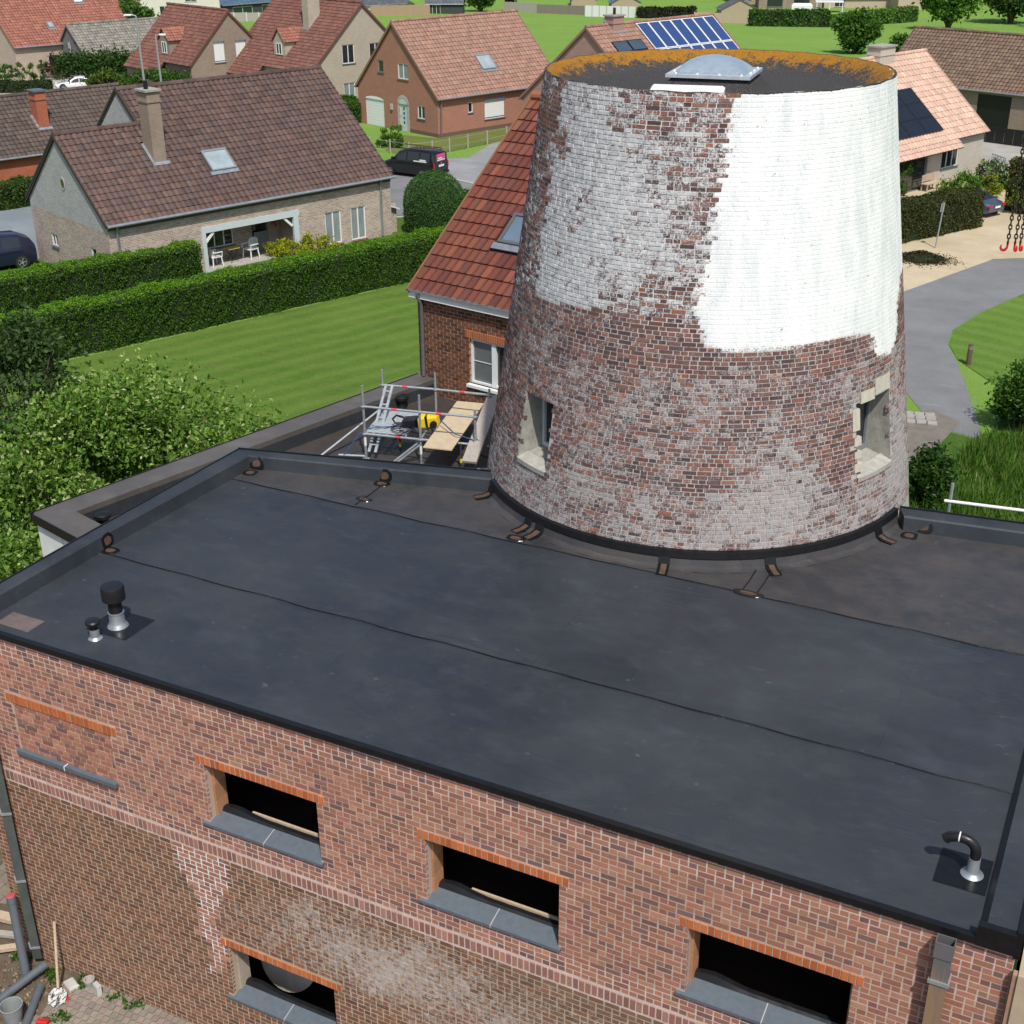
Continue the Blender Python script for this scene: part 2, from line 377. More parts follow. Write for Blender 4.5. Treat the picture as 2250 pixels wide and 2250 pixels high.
def mcol(x, z):
    X = x + BX0; k = 1 + random.uniform(-.08, .08)
    if z < 3.77:
        base = (0.74, 0.73, 0.72) if inpoly(X + sn(X, z, 3) * .08, z, PATCH) else (0.43, 0.335, 0.245)
        if X > -5.5 and base[0] < .5: base = (0.39, 0.325, 0.25)
    else:
        w = 0.5 + 0.5 * sn(X, z, 0.8, 2.0); base = tuple(a * w + b * (1 - w) for a, b in zip((0.53, 0.40, 0.345), (0.44, 0.30, 0.24)))
        if X > -4: base = tuple(a * .75 + b * .25 for a, b in zip(base, (0.38, 0.34, 0.28)))
        if 3.77 < z < 4.2 or z > 5.9: base = (0.56, 0.44, 0.39)
    return (*(b * k for b in base), 0)
fw = MB(); wall_face(fw, OX, EX, NY, BX1 - BX0, 0.3, 6.17, holes + [(wx(BLIND[0]), wx(BLIND[1]), BLIND[2] - .06, BLIND[3])], 0.12, mcol, 0.15)
fwall = fw.build('front_wall', M_mortar, bb)
rows = []; z = 6.165 - 0.0705; i = 0
while z > 0.3:
    if not (3.72 < z < 3.94):
        rows.append((z, 0.0705, 0.094 if i % 2 == 0 else 0.188, 0.0 if i % 4 != 3 else 0.094)); i += 1
    z -= 0.0705
forb = holes + [(wx(a), wx(b), c - .01, d + .005) for a, b, c, d in LINT] + [(wx(BLIND[0]), wx(BLIND[1]), BLIND[2] - .06, BLIND[3])] + [(wx(a - .09), wx(b + .03), c - .085, c + .03) for a, b, c, d in WIN]
items = wall_bricks(OX, EX, NY, BX1 - BX0, rows, forb, fcol)
for k in range(int((BX1 - BX0) / 0.075)):              # soldier band
    x = k * 0.075 + 0.0375; c = jit(random.choice([(0.30, 0.145, 0.11), (0.25, 0.12, 0.098), (0.35, 0.185, 0.14)]), 0.18)
    items.append((OX + EX * x + NY * (-.017 + random.uniform(-.003, .003)) + Z * 3.868, EX, NY, Z, 0.058, .05, 0.15, (*c, 0.05)))
lay(fwall, items, M_brick, 300)
# blind window: recessed infill
inf = MB(); inf.box(BLIND[0], BLIND[1], BY + 0.014, BY + 0.12, BLIND[2] - .06, BLIND[3], (0.46, 0.33, 0.27, 0)); infill = inf.build('blocked_window', M_mortar, bb)
rr = []; z = BLIND[3] - .075; i = 0
while z > BLIND[2] - .05: rr.append((z, .075, .1 if i % 2 else .2, .05 * (i % 3))); z -= .075; i += 1
lay(infill, wall_bricks(V3(BLIND[0], BY + 0.010, 0), EX, NY, BLIND[1] - BLIND[0], rr, [], lambda x, z: (*jit(random.choice(UPC), .15), .08)), M_brick, 0)
# orange soldier lintels
LC = [(0.43, 0.125, 0.04), (0.38, 0.105, 0.033), (0.47, 0.15, 0.05)]
for (a, b, c, d) in LINT:
    lb = MB(); lb.box(a, b, BY + .004, BY + .09, c, d, (0.45, 0.21, 0.12, 0)); lo = lb.build('lintel', M_mortar, bb)
    n = 25; p = (b - a) / n; its = []
    for k in range(n):
        its.append((V3(a + p * (k + .5), BY + .022 + random.uniform(-.003, .003), (c + d) / 2), EX, NY, Z, p - .011, .06, d - c - .004, (*jit(random.choice(LC), .1), 0)))
    lay(lo, its, M_brick, 25, 'lintel_brick')
# jambs, sills and flaps of the openings
for k, (a, b, c, d) in enumerate(WIN):
    col = (.40, .2, .105) if k < 3 else (.4, .36, .28)
    for (x0, x1) in ((a + .03, a + .03), (b - .03, b - .03)):
        s = 1 if x0 < (a + b) / 2 else -1; jb = MB()
        zz = c
        while zz < d - .02:
            hh = min(.235, d - zz); jb.box(min(x0, x0 - s * .06), max(x0, x0 - s * .06), BY + .125 + random.uniform(-.004, .004), BY + .33, zz, zz + hh - .008, (*jit(col, .12), 0)); zz += hh
        jb.build('jamb', M_brick, bb)
    xm = (a + b) / 2
    for x0, x1 in ((a - .09, xm - .004), (xm + .004, b + .03)):
        s_ = MB()
        vs = [(x0, BY - .035, c - .028), (x1, BY - .035, c - .028), (x1, BY + .2, c + .025), (x0, BY + .2, c + .025)]
        lo_ = [(x, y, c - .066) for x, y, zz in vs]
        s_.add(lo_ + vs, [(3, 2, 1, 0), (4, 5, 6, 7), (0, 1, 5, 4), (1, 2, 6, 5), (2, 3, 7, 6), (3, 0, 4, 7)]); s_.build('sill', M_stone, bb)
    s_ = MB(); s_.add([(x, y, z_) for x in (xm - .005, xm + .005) for y, z_ in ((BY - .036, c - .065), (BY - .036, c - .0265), (BY + .199, c + .0265), (BY + .199, c - .083))], [(0, 1, 2, 3), (7, 6, 5, 4), (1, 5, 6, 2), (0, 4, 5, 1)]); s_.build('sill_joint', M_lightstone, bb)
    fl = MB(); N = 24                                   # black damp-proof flap curling up behind the sill
    vs = []
    for i in range(N + 1):
        x = a + .02 + (b - a - .04) * i / N; up = .03 + .06 * math.exp(-((i - 3) / 3.5) ** 2) + .0015 * math.sin(i * 1.7 + k)
        vs += [(x, BY + .195, c + .012), (x, BY + .235, c + .012 + up), (x, BY + .30, c + up * 1.1)]
    fl.add(vs, [(3 * i + j, 3 * i + 3 + j, 3 * i + 4 + j, 3 * i + 1 + j) for i in range(N) for j in range(2)]); fl.build('membrane_flap', M_black, bb, smooth=True)
    if k in (0, 1):
        bt = MB(); bt.obox((a + .4, BY + .32, c - .03), (b - a - .5, 0, 0), (0, .03, 0), (0, 0, .075)); bt.build('timber_batten', M_wood, bb)
s0 = MB(); xm = -11.53
for x0, x1 in ((-12.37, xm - .005), (xm + .005, -10.66)):
    s_ = MB(); s_.obox((x0, BY - .06, 4.355), (x1 - x0, 0, 0), (0, .12, 0), (0, 0, .06)); s_.build('sill', M_stone, bb)
s_ = MB(); s_.box(xm - .007, xm + .007, BY - .063, BY + .05, 4.353, 4.418); s_.build('sill_joint', M_white, bb)
# shell: rear, left, right walls, floors, slab
RW = [(-12.95, 15.6), (-8.79, 16.62), (-2.82, 18.1), (-0.2, 18.42)]
sh = MB()
sh.box(BX0, BX0 + .3, BY + .32, 15.5, 0.3, 6.1, (.2, .1, .065, 0)); sh.box(BX1 - .3, BX1, BY + .32, 18.3, 0.3, 6.1, (.2, .1, .065, 0))
for (xa, ya), (xb, yb) in zip(RW[:-1], RW[1:]): sh.obox((xa, ya - .3, .3), (xb - xa, yb - ya, 0), (0, .3, 0), (0, 0, 5.8), (.2, .1, .065, 0))
sh.build('side_and_rear_walls', M_brick, bb)
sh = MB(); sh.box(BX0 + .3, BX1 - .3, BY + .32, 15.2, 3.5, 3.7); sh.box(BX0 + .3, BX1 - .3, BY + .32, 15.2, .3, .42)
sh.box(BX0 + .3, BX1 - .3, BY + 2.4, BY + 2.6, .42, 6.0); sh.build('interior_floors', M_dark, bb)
sh = MB(); sh.prism([(BX0 + .1, BY + .12), (BX1 - .05, BY + .12), (BX1 - .05, 18.3), (-2.82, 17.95), (-8.79, 16.5), (BX0 + .1, 15.5)], 6.02, 6.17); sh.build('roof_slab', M_conc, bb)
# round board leaning inside the lower opening
tb = MB(); tb.lathe([(0, .0), (.46, .0), (.46, .03), (0, .03)], (-8.78, BY + .72, 1.62), 32, ax=(V3(1, 0, 0), V3(0, .35, .94), V3(0, -.94, .35)))
tb.build('round_board', M_conc, None, label='grey round board leaning inside the lowest empty window opening', cat='board')

# ---------------------------------------------------------------- flat roof of the building
RZ = 6.2
for k, (xa, xb) in enumerate(((-12.74, -8.1), (-8.1, -3.55), (-3.55, -.3))):
    roof = MB(); roof.prism([(xa, BY + .03), (xb - .0012, BY + .03), (xb - .0012, 12.2), (xa, 12.2)], 6.172, RZ - .0008 * (k % 2)); roofo = roof.build('roof_sheet', M_bit, bb)
def rear_y(x):
    for (xa, ya), (xb, yb) in zip(RW[:-1], RW[1:]):
        if xa <= x <= xb: return ya + (yb - ya) * (x - xa) / (xb - xa)
    return RW[0][1] if x < RW[0][0] else RW[-1][1]
for k, (xa, xb) in enumerate(((-12.74, -10.3), (-10.3, -5.9), (-5.9, -1.75), (-1.75, -.3))):
    roof = MB(); roof.prism([(xa, 12.12), (xb - .0012, 12.12), (xb - .0012, 15.1), (xa, 15.1)], 6.174, RZ + .006 + .0008 * (k % 2)); roof.build('roof_sheet', M_bit, bb)
roof = MB(); roof.prism([(-12.74, 15.0), (-0.3, 15.0), (-0.3, 18.3), (-2.82, 18.0), (-8.79, 16.5), (-12.74, 15.52)], 6.176, RZ + .012); roof.build('roof_sheet', M_bit_dusty, bb)
for y, zz in ((12.125, RZ + .004), (15.005, RZ + .010)):
    sm = MB(); sm.tube([(-12.72 + i * .4, y + .012 * math.sin(i * 1.9) + .006 * math.sin(i * 4.7), zz + .004) for i in range(32)], .009, 6); sm.build('seam_bead', M_seam, roofo)
for (xa, ya, xb, yb) in ((-10.33, 16.0, -10.31, 15.05), (-4.18, 15.7, -4.18, 15.05), (-3.98, 15.75, -3.98, 15.05)):
    sm = MB(); sm.tube([(xa, ya, RZ + .016), ((xa + xb) / 2 + .01, (ya + yb) / 2, RZ + .016), (xb, yb, RZ + .016)], .010, 6); sm.build('seam_bead', M_seam, roofo)
# front eaves trim
t_ = MB(); t_.box(-12.98, 0.06, BY - .04, BY + .03, 6.145, 6.222); t_.build('eaves_trim', M_trim, bb)
t_ = MB(); t_.obox((-12.74, BY + .032, RZ + .001), (12.45, 0, 0), (0, .33, 0), (0, 0, .004)); t_.build('edge_membrane_strip', M_bit, bb)
# left parapet
def ridge_block(name, pts_in, pts_out, z0, zt, mat, parent):
    b = MB(); n = len(pts_in)
    for i in range(n - 1):
        (xa, ya), (xb, yb) = pts_in[i], pts_in[i + 1]; (ua, va), (ub, vb) = pts_out[i], pts_out[i + 1]
        ins = [(xa + (ua - xa) * .1, ya + (va - ya) * .1), (xb + (ub - xb) * .1, yb + (vb - yb) * .1)]
        b.quad((xa, ya, z0), (xb, yb, z0), (*ins[1], zt - .02), (*ins[0], zt - .02))
        ins2 = [(xa + (ua - xa) * .2, ya + (va - ya) * .2), (xb + (ub - xb) * .2, yb + (vb - yb) * .2)]
        b.quad((*ins[0], zt - .02), (*ins[1], zt - .02), (*ins2[1], zt), (*ins2[0], zt))
        b.quad((*ins2[0], zt), (*ins2[1], zt), (ub, vb, zt + .015), (ua, va, zt + .015))
        b.quad((ua, va, zt + .015), (ub, vb, zt + .015), (ub, vb, z0 - .4), (ua, va, z0 - .4))
    for i in (0, -1):
        (xa, ya), (ua, va) = pts_in[i], pts_out[i]
        b.quad((xa, ya, z0), (xa + (ua - xa) * .15, ya + (va - ya) * .15, zt), (ua, va, zt + .015), (ua, va, z0 - .4))
    return b.build(name, mat, parent)
PT = 6.43
lp = ridge_block('left_parapet', [(-12.72, 9.98), (-12.72, 12.3), (-12.6, 15.48)], [(-12.95, 9.9), (-12.95, 12.3), (-12.92, 15.62)], RZ, PT, M_bit, bb)
rp = ridge_block('rear_parapet', [(-12.6, 15.48), (-10.35, 15.98), (-8.5, 16.40)], [(-12.92, 15.62), (-10.42, 16.22), (-8.4, 16.70)], RZ, PT, M_bit, bb)
rp2 = ridge_block('rear_parapet', [(-2.62, 17.83), (-0.3, 18.12)], [(-2.75, 18.1), (-0.25, 18.42)], RZ, PT, M_bit, bb)
rt = MB(); rt.obox((-0.29, BY - .02, RZ - .03), (.06, 0, .17), (0, 8.35, 0), (.30, 0, .015))
rt = MB()
rt.quad((-.33, BY + .03, RZ), (-.33, 18.2, RZ), (-.26, 18.2, RZ + .16), (-.26, BY + .03, RZ + .16)); rt.quad((-.26, BY + .03, RZ + .16), (-.26, 18.2, RZ + .16), (.0, 18.2, RZ + .175), (.0, BY + .03, RZ + .175))
rt.quad((-.33, BY + .03, RZ), (-.26, BY + .03, RZ + .16), (0, BY + .03, RZ + .175), (0, BY + .03, RZ - .05)); rt.build('right_parapet', M_bit, bb)
t_ = MB(); t_.box(0.0, .06, BY - .02, 18.3, 6.1, RZ + .2); t_.box(-.33, .0, BY - .044, BY + .028, 6.14, RZ + .17); t_.build('edge_trim', M_trim, bb)
for pts in ([(-12.955, 9.9, PT + .0), (-12.955, 12.3, PT + .0), (-12.93, 15.63, PT + .0)], [(-12.93, 15.63, PT + .01), (-10.42, 16.235, PT + .01), (-8.4, 16.715, PT + .01)], [(-2.75, 18.115, PT + .01), (-.25, 18.435, PT + .01)]):
    t_ = MB()
    for p, q in zip(pts[:-1], pts[1:]):
        d = (V3(*q) - V3(*p)); t_.obox(V3(*p), d, Z.cross(d).normalized() * -.02, V3(0, 0, .03))
    t_.build('coping_edge', M_trim, bb)
# scorched repair patches: dark oval of bitumen with a brown centre
def blob(c, ex, ey, nz, rx, ry, th, parent, sq=3.0, up=0.0):
    a = MB(); N = 18
    def ring(k, h): return [V3(*c) + ex * (rx * k * abs(math.cos(t)) ** (2 / sq) * (1 if math.cos(t) >= 0 else -1) * (1 + .07 * math.sin(3 * t + rx * 90))) + ey * (ry * k * abs(math.sin(t)) ** (2 / sq) * (1 if math.sin(t) >= 0 else -1) * (1 + .07 * math.cos(4 * t + ry * 70))) + nz * h for t in [2 * math.pi * i / N for i in range(N)]]
    r0, r1, r2 = ring(1, 0), ring(.94, th), ring(.55, th * 1.02)
    a.add(r0 + r1 + r2, [(i, (i + 1) % N, N + (i + 1) % N, N + i) for i in range(N)] + [(N + i, N + (i + 1) % N, 2 * N + (i + 1) % N, 2 * N + i) for i in range(N)])
    o = a.build('bitumen_patch', M_seam, parent)
    a = MB(); a.poly(ring(.57, th * .9)); a.build('scorched_centre', M_patchtan, o)
X_, Y_ = V3(1, 0, 0), V3(0, 1, 0)
for (x, y, rx, ry) in ((-12.62, 12.22, .13, .10), (-12.5, 15.33, .12, .11), (-10.30, 15.28, .14, .07), (-7.6, 15.12, .15, .09), (-4.08, 15.02, .21, .08), (-10.36, 15.9, .14, .1), (-2.5, 17.7, .12, .13)):
    blob((x, y, RZ + .013), X_, Y_, Z, rx, ry, .008, roofo)
for (x, y, n_, s1) in ((-12.738, 12.3, V3(.99, 0, .14), .12), (-12.5, 15.515, V3(.1, -.95, .28), .13), (-10.36, 16.0, V3(.15, -.97, .14), .12), (-8.62, 16.395, V3(.15, -.97, .14), .12), (-2.35, 17.895, V3(0, -.95, .28), .13)):
    t1 = n_.cross(Z).normalized(); t2 = n_.cross(t1).normalized(); blob(V3(x, y, RZ + .115) + n_ * .004, t1, t2, n_, s1, .11, .008, roofo)
# rectangular membrane patches
for (x0, x1, y0, y1) in ((-.82, -.34, 10.42, 10.95), (-11.4, -10.75, 10.42, 10.98), (-.45, -.15, BY + .04, 10.35)):
    b_ = MB(); zz = RZ + .007 if y0 < 12 else RZ + .0085
    if x0 > -.5: zz = RZ + .18
    if x0 > -.5: continue
    b_.box(x0, x1, y0, y1, zz - .004, zz); b_.build('membrane_patch', M_bit_dusty if y0 > 12 else M_seam, roofo)
sc = MB(); sc.box(-12.55, -12.0, 10.02, 10.32, RZ + .003, RZ + .009); sc.build('worn_membrane_patch', simple('worn_membrane', (0.13, 0.10, 0.092), 0.8, 0, .3, 6), roofo)

# right downpipe on the front wall
dp = thing('downpipe', (-.56, BY - .1, .4), 'rust-stained rectangular downpipe on the brick wall near the right corner', 'downpipe')
b_ = MB()
pw = .15
def hollow(b, x0, x1, y0, y1, z0, z1, w=.008):
    b.box(x0, x1, y0, y0 + w, z0, z1); b.box(x0, x1, y1 - w, y1, z0, z1); b.box(x0, x0 + w, y0 + w, y1 - w, z0, z1); b.box(x1 - w, x1, y0 + w, y1 - w, z0, z1)
hollow(b_, -.65, -.48, BY - .175, BY - .05, 5.97, 6.15); hollow(b_, -.64, -.49, BY - .165, BY - .06, .5, 5.97)
tz = NT('stained_zinc'); pz = tz.pos(); zz_ = tz.sep(pz)[2]
nz_ = tz.noise(tz.map(pz, (12, 12, 1.2)), 2, 5, .7); g_ = tz.math('ADD', tz.ramp(tz.math('MULTIPLY', zz_, .16), [(0.89, 0.55), (0.97, 0.0)]), tz.math('SUBTRACT', nz_, .5))
M_stain = tz.fin(tz.mix(tz.ramp(g_, [(0.2, 0.0), (0.6, 1.0)]), (0.15, 0.15, 0.15), (0.32, 0.205, 0.12)), .5, .25)
b_.build('pipe', M_stain, dp)
for zc in (5.66, 3.4, 1.4):
    b_ = MB(); b_.box(-.66, -.47, BY - .18, BY - .165, zc, zc + .04); b_.box(-.66, -.645, BY - .165, BY - .01, zc, zc + .04); b_.box(-.485, -.47, BY - .165, BY - .01, zc, zc + .04); b_.build('bracket', M_galv, dp)
# left downpipe
dp = thing('downpipe', (-12.8, BY - .1, .4), 'dark green-grey angular downpipe at the left end of the brick wall', 'downpipe')
b_ = MB(); b_.obox((-12.9, BY - .09, .62), (.1, -.07, 0), (.1, .07, 0), (0, 0, 5.4))
b_.build('pipe', simple('mossy_zinc', (0.075, 0.088, 0.082), .6, .1, .35, 3), dp)
for zc in (3.25, 2.06, .82, 4.6):
    b_ = MB(); b_.obox((-12.92, BY - .10, zc), (.12, -.085, 0), (.12, .085, 0), (0, 0, .03)); b_.build('bracket', M_galv, dp)
# roof vents
def vent(name, x, y, zb, parts, label, group=None):
    t = thing(name, (x, y, zb), label, 'roof vent', group)
    for nm, prof, mt in parts: MB().lathe(prof, (x, y, zb), 24).build(nm, mt, t, smooth=True)
    return t
vent('roof_vent', -11.08, 10.66, RZ, [('collar', [(.14, 0), (.11, .05), (.098, .07), (.098, .2), (.104, .2), (.104, .215), (.085, .215)], M_zinc), ('pipe', [(.088, .2), (.088, .40)], M_black), ('cap', [(.085, .36), (.118, .39), (.148, .40), (.148, .565), (.138, .588), (0, .592)], M_black)], 'tall black roof vent with wide round cap on silver collar')
vent('roof_vent', -11.13, 10.30, RZ, [('collar', [(.09, 0), (.062, .03), (.062, .14)], M_zinc), ('pipe', [(.055, .12), (.055, .21)], M_black), ('cap', [(.055, .2), (.095, .215), (.098, .245), (.085, .262), (0, .266)], M_black)], 'short black mushroom roof vent beside the tall capped one')
ev = thing('roof_vent', (-.52, 10.68, RZ), 'black swan-neck roof vent with grey foot near the right roof corner', 'roof vent')
MB().lathe([(.12, 0), (.07, .03), (.058, .05), (.055, .2), (.05, .2)], (-.5, 10.68, RZ), 20).build('collar', M_zinc, ev, smooth=True)
pts = [V3(-.5, 10.68, RZ + .18), V3(-.5, 10.68, RZ + .26)] + [V3(-.5 - .13 * (1 - math.cos(t)), 10.68, RZ + .26 + .13 * math.sin(t)) for t in [R(22.5 * i) for i in range(1, 5)]]
pts += [V3(-.70, 10.68, RZ + .385), V3(-.76, 10.68, RZ + .36), V3(-.79, 10.68, RZ + .325)]
MB().tube(pts, .05, 14).build('bent_pipe', M_black, ev, smooth=True)
MB().tube([V3(-.66, 10.68, RZ + .39), V3(-.672, 10.68, RZ + .39)], .0515, 14).build('white_ring', M_white, ev)
# ================================================================ round mill tower
TC = V3(-6.1, 18.57, 0); TZ0, TZ1 = 6.45, 12.41
def trad(z): return 3.316 + (2.44 - 3.316) * (z - TZ0) / (TZ1 - TZ0)
TW = [(-125.2, -112.8, 7.12, 8.13), (-26.8, -10.8, 7.22, 8.28)]           # window openings: degrees, z
PL = [(-65.8, 12.45), (-66.6, 12.22), (-67.8, 11.89), (-69.1, 11.46), (-70.3, 10.9), (-71.0, 10.44), (-72.5, 10.21), (-73.3, 9.92), (-73.6, 9.62), (-71.5, 9.39), (-71.0, 9.27), (-64.9, 9.2), (-52.8, 9.2), (-42.4, 9.23), (-31.9, 9.24), (-20.5, 9.18), (-17.5, 8.85), (-9.0, 8.75), (-4.0, 8.9), (-1.5, 9.35), (3, 9.7), (25, 9.8), (25, 12.45)]
def sdist(t, z):                                        # signed distance (m) to the freshly painted area, + inside
    sx = math.radians(1) * trad(z); d = 9; P = [(a * sx, b) for a, b in PL]; x = t * sx
    for (xa, ya), (xb, yb) in zip(P, P[1:] + P[:1]):
        dx, dy = xb - xa, yb - ya; k = max(0, min(1, ((x - xa) * dx + (z - ya) * dy) / (dx * dx + dy * dy + 1e-9)))
        d = min(d, math.hypot(x - xa - k * dx, z - ya - k * dy))
    return d if inpoly(x, z, P) else -d
def zline(t): return np.interp(t, [-148, -122, -103, -90, -77, -70], [9.27, 9.49, 9.57, 9.61, 9.58, 9.5])
def wash(t, z):                                         # how much old whitewash is left; the left flank also holds painted shade
    if z > zline(t): w = 0.88 + 0.13 * sn(t * .09, z * 1.1, 1, .7) + 0.10 * sn(t * .25, z * 3, 1, 1.7)
    else: w = 0.545 + 0.11 * sn(t * .08, z * 1.3, 1, 2.1) + 0.07 * sn(t * .3, z * 3.1, 1, .4)
    if z > zline(t) and t > -103: w -= 0.27 * min(1, (t + 103) / 22) * (0.6 if z < 11.2 and z > 10 else 1)
    if z > zline(t) and z < zline(t) + .55 and t > -100: w -= .14
    if z > 11.95: w -= 0.12
    if t < -128: w = 0.53 + 0.1 * sn(t * .1, z * 2, 1, 1)  # shade of the left flank put into the colour as thinner whitewash
    if z < zline(t) and z > zline(t) - .7 and t > -110: w -= .13
    if z < 7.3: w += .12
    for (a, b, ra, rb, g) in ((-49, 7.3, 6, .7, .26), (-56, 6.9, 8, .4, .2), (-3, 7.6, 11, 1.6, .26), (-31, 8.5, 5, .5, .15), (-60, 8.9, 12, .35, .14), (-95, 8.4, 14, .5, .10)):
        w += g * math.exp(-((t - a) / ra) ** 2 - ((z - b) / rb) ** 2)
    for (a, b, ra, rb, g) in ((-138, 11.85, 8, .14, .4), (-124, 11.62, 4, .2, .45), (-130, 10.95, 3.0, .2, .35), (-33, 7.9, 5, .7, .2)):
        w -= g * math.exp(-((t - a) / ra) ** 2 - ((z - b) / rb) ** 2)
    return w
def m_tower(name, is_brick):
    t = NT(name); p = t.pos(); a = t.col(); oi = t.n('ObjectInfo'); pm = t.n('Attribute', attribute_name='paint')
    ob = t.n('Attribute', attribute_type='OBJECT', attribute_name='paint_xyz')
    c = t.mix(1, a.outputs['Color'], oi.outputs['Color'], 'MULTIPLY')
    pv = t.n('VectorMath', operation='ADD'); t.set(pv.inputs[0], pm.outputs['Vector']); t.set(pv.inputs[1], ob.outputs['Vector'])
    sp = t.sep(pv.outputs[0])
    n1 = t.noise(p, 42, 5, .75); n2 = t.noise(p, 110, 3, .6); n3 = t.noise(p, 8, 4, .7)
    f = t.math('ADD', t.math('MULTIPLY', n1, .5), t.math('MULTIPLY', n2, .5))
    c = t.mix(1, c, t.ramp(f, [(0.3, .72), (0.7, 1.25)]), 'MULTIPLY')
    # soot and old whitewash, broken up by noise
    wsh = t.math('ADD', sp[1], t.math('ADD', t.math('MULTIPLY', t.math('SUBTRACT', n1, .5), 1.5), t.math('MULTIPLY', t.math('SUBTRACT', n3, .5), .8)))
    wm = t.ramp(wsh, [(0.46, 0.0), (0.6, .95)])
    wc = t.mix(t.ramp(t.noise(p, 11, 4, .7), [(0.38, 0.0), (0.68, 1.0)]), (0.42, 0.435, 0.445), (0.66, 0.665, 0.655))
    low = t.ramp(t.math('MULTIPLY', t.sep(p)[2], .1), [(.935, 1.0), (.965, 0.0)])
    wc = t.mix(low, wc, t.mix(t.noise(p, 17, 4, .7), (.26, .25, .25), (.50, .485, .475)))
    wm = t.math('MULTIPLY', wm, t.math('SUBTRACT', 1.0, t.math('MULTIPLY', low, .18)))
    c = t.mix(wm, c, wc)
    soot = t.ramp(t.noise(t.map(p, (1, 1, .6)), 16, 5, .75), [(0.55, 0.0), (0.68, 0.7)])
    c = t.mix(soot, c, (0.045, 0.042, 0.042))
    # fresh white paint
    pe = t.math('ADD', sp[0], t.math('MULTIPLY', t.math('SUBTRACT', n1, .5), .22))
    chips = t.ramp(t.noise(p, 13, 5, .8), [(0.625, 0.0), (0.665, 0.75)])
    pmask = t.math('MULTIPLY', t.ramp(t.math('ADD', pe, .5), [(0.485, 0.0), (0.525, 1.0)]), t.math('SUBTRACT', 1.0, t.math('MULTIPLY', chips, t.ramp(t.sep(p)[2], [(0.0, 1.0), (1.0, 1.0)]))))
    pc = t.mix(t.ramp(t.noise(t.map(p, (2.2, 2.2, .5)), 2.2, 4, .6), [(0.42, 0.0), (0.7, 1.0)]), (0.79, 0.80, 0.79), (0.63, 0.67, 0.675))
    c = t.mix(pmask, c, pc)
    t.bump(f, .5 if is_brick else .4, .012)
    return t.fin(c, t.mix(pmask, (.9, .9, .9), (.55, .55, .55)), 0, .25)
M_tb = m_tower('tower_brick', True); M_tm = m_tower('tower_mortar', False)
tw = thing('mill_tower', (TC.x, TC.y, -1.0), 'round tapering brick mill tower, partly painted white, standing behind the black roof', 'tower')
def tp(t, z, dr=0.0):
    r = trad(z) + dr; return V3(TC.x + r * math.cos(R(t)), TC.y + r * math.sin(R(t)), z)
def wall_attr(me, pts):
    a = me.attributes.new('paint', 'FLOAT_VECTOR', 'POINT'); d = []
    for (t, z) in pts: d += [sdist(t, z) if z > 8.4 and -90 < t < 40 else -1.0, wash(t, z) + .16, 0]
    a.data.foreach_set('vector', d)
body = MB(); pts = []; ts = sorted({*np.arange(-180, 180.1, 1.6), *[x for w in TW for x in w[:2]]}); zs = sorted({-1.0, 3.0, *np.arange(6.0, 12.42, .1), TZ1, *[x for w in TW for x in w[2:]]})
nt_ = len(ts); vs = []; fs = []; cc = []
for z in zs:
    for t in ts: vs.append(tp(t, z, -.004)); pts.append((t, z)); cc.append((*jit((.58, .50, .475) if z > 9.3 else (.48, .44, .42), .12), 0))
for i in range(len(zs) - 1):
    for j in range(nt_ - 1):
        tm, zm = (ts[j] + ts[j + 1]) / 2, (zs[i] + zs[i + 1]) / 2
        if any(a < tm < b and c < zm < d for a, b, c, d in TW): continue
        k = i * nt_ + j; fs.append((k, k + 1, k + nt_ + 1, k + nt_))
body.v = [tuple(v) for v in vs]; body.f = fs; body.c = cc
me = body.mesh('tower_wall', M_tm); wall_attr(me, pts); twall = link(bpy.data.objects.new('tower_wall', me), tw)
# bricks: header courses with the odd stretcher
TBC = [(0.15, 0.072, 0.062), (0.175, 0.083, 0.068), (0.12, 0.062, 0.056), (0.085, 0.054, 0.053), (0.205, 0.10, 0.078), (0.14, 0.08, 0.069), (0.105, 0.058, 0.052), (0.24, 0.105, 0.072)]
items = []; meta = []
z = 6.32; row = 0
while z < TZ1 - .05:
    h = .0597; zc = z + h / 2; r = trad(zc); per = 2 * math.pi * r; x = random.uniform(0, .1)
    while x < per - .06:
        w = random.choice((.098, .104, .11, .108, .102, .2)) if random.random() < .82 else .2
        t = -180 + 360 * (x + w / 2) / per; half = 180 * w / per; x += w
        if t < -165 or t > 40: continue
        if any(a - half * .4 < t < b + half * .4 and c < zc < d for a, b, c, d in TW): continue
        s_ = sdist(t, zc) if zc > 8.4 and -90 < t < 40 else -1.0
        rad_ = V3(math.cos(R(t)), math.sin(R(t)), 0); tan_ = V3(-rad_.y, rad_.x, 0)
        pr = (-.0022 + random.uniform(-.0008, .001)) if s_ > 0 else (.003 + random.uniform(-.003, .003))
        up = (Z - rad_ * .147).normalized(); out = tan_.cross(up); out = -out if out.dot(rad_) < 0 else out
        tl = random.uniform(-.012, .012)
        c = tp(t, zc, pr - .025); col = jit(random.choice(TBC), .2)
        if zc > 11.55 and t < -118: col = tuple(a * .55 + b * .45 for a, b in zip(col, (.17, .08, .045)))
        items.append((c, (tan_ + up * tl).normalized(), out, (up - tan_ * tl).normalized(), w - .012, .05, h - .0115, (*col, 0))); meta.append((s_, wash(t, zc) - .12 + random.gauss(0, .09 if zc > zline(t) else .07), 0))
    z += h; row += 1
order = sorted(range(len(items)), key=lambda i: (items[i][0] - CAM).length); NI = 300
me_u = unit_brick(M_tb, 'brick'); at_ = me_u.attributes.new('paint', 'FLOAT_VECTOR', 'POINT')
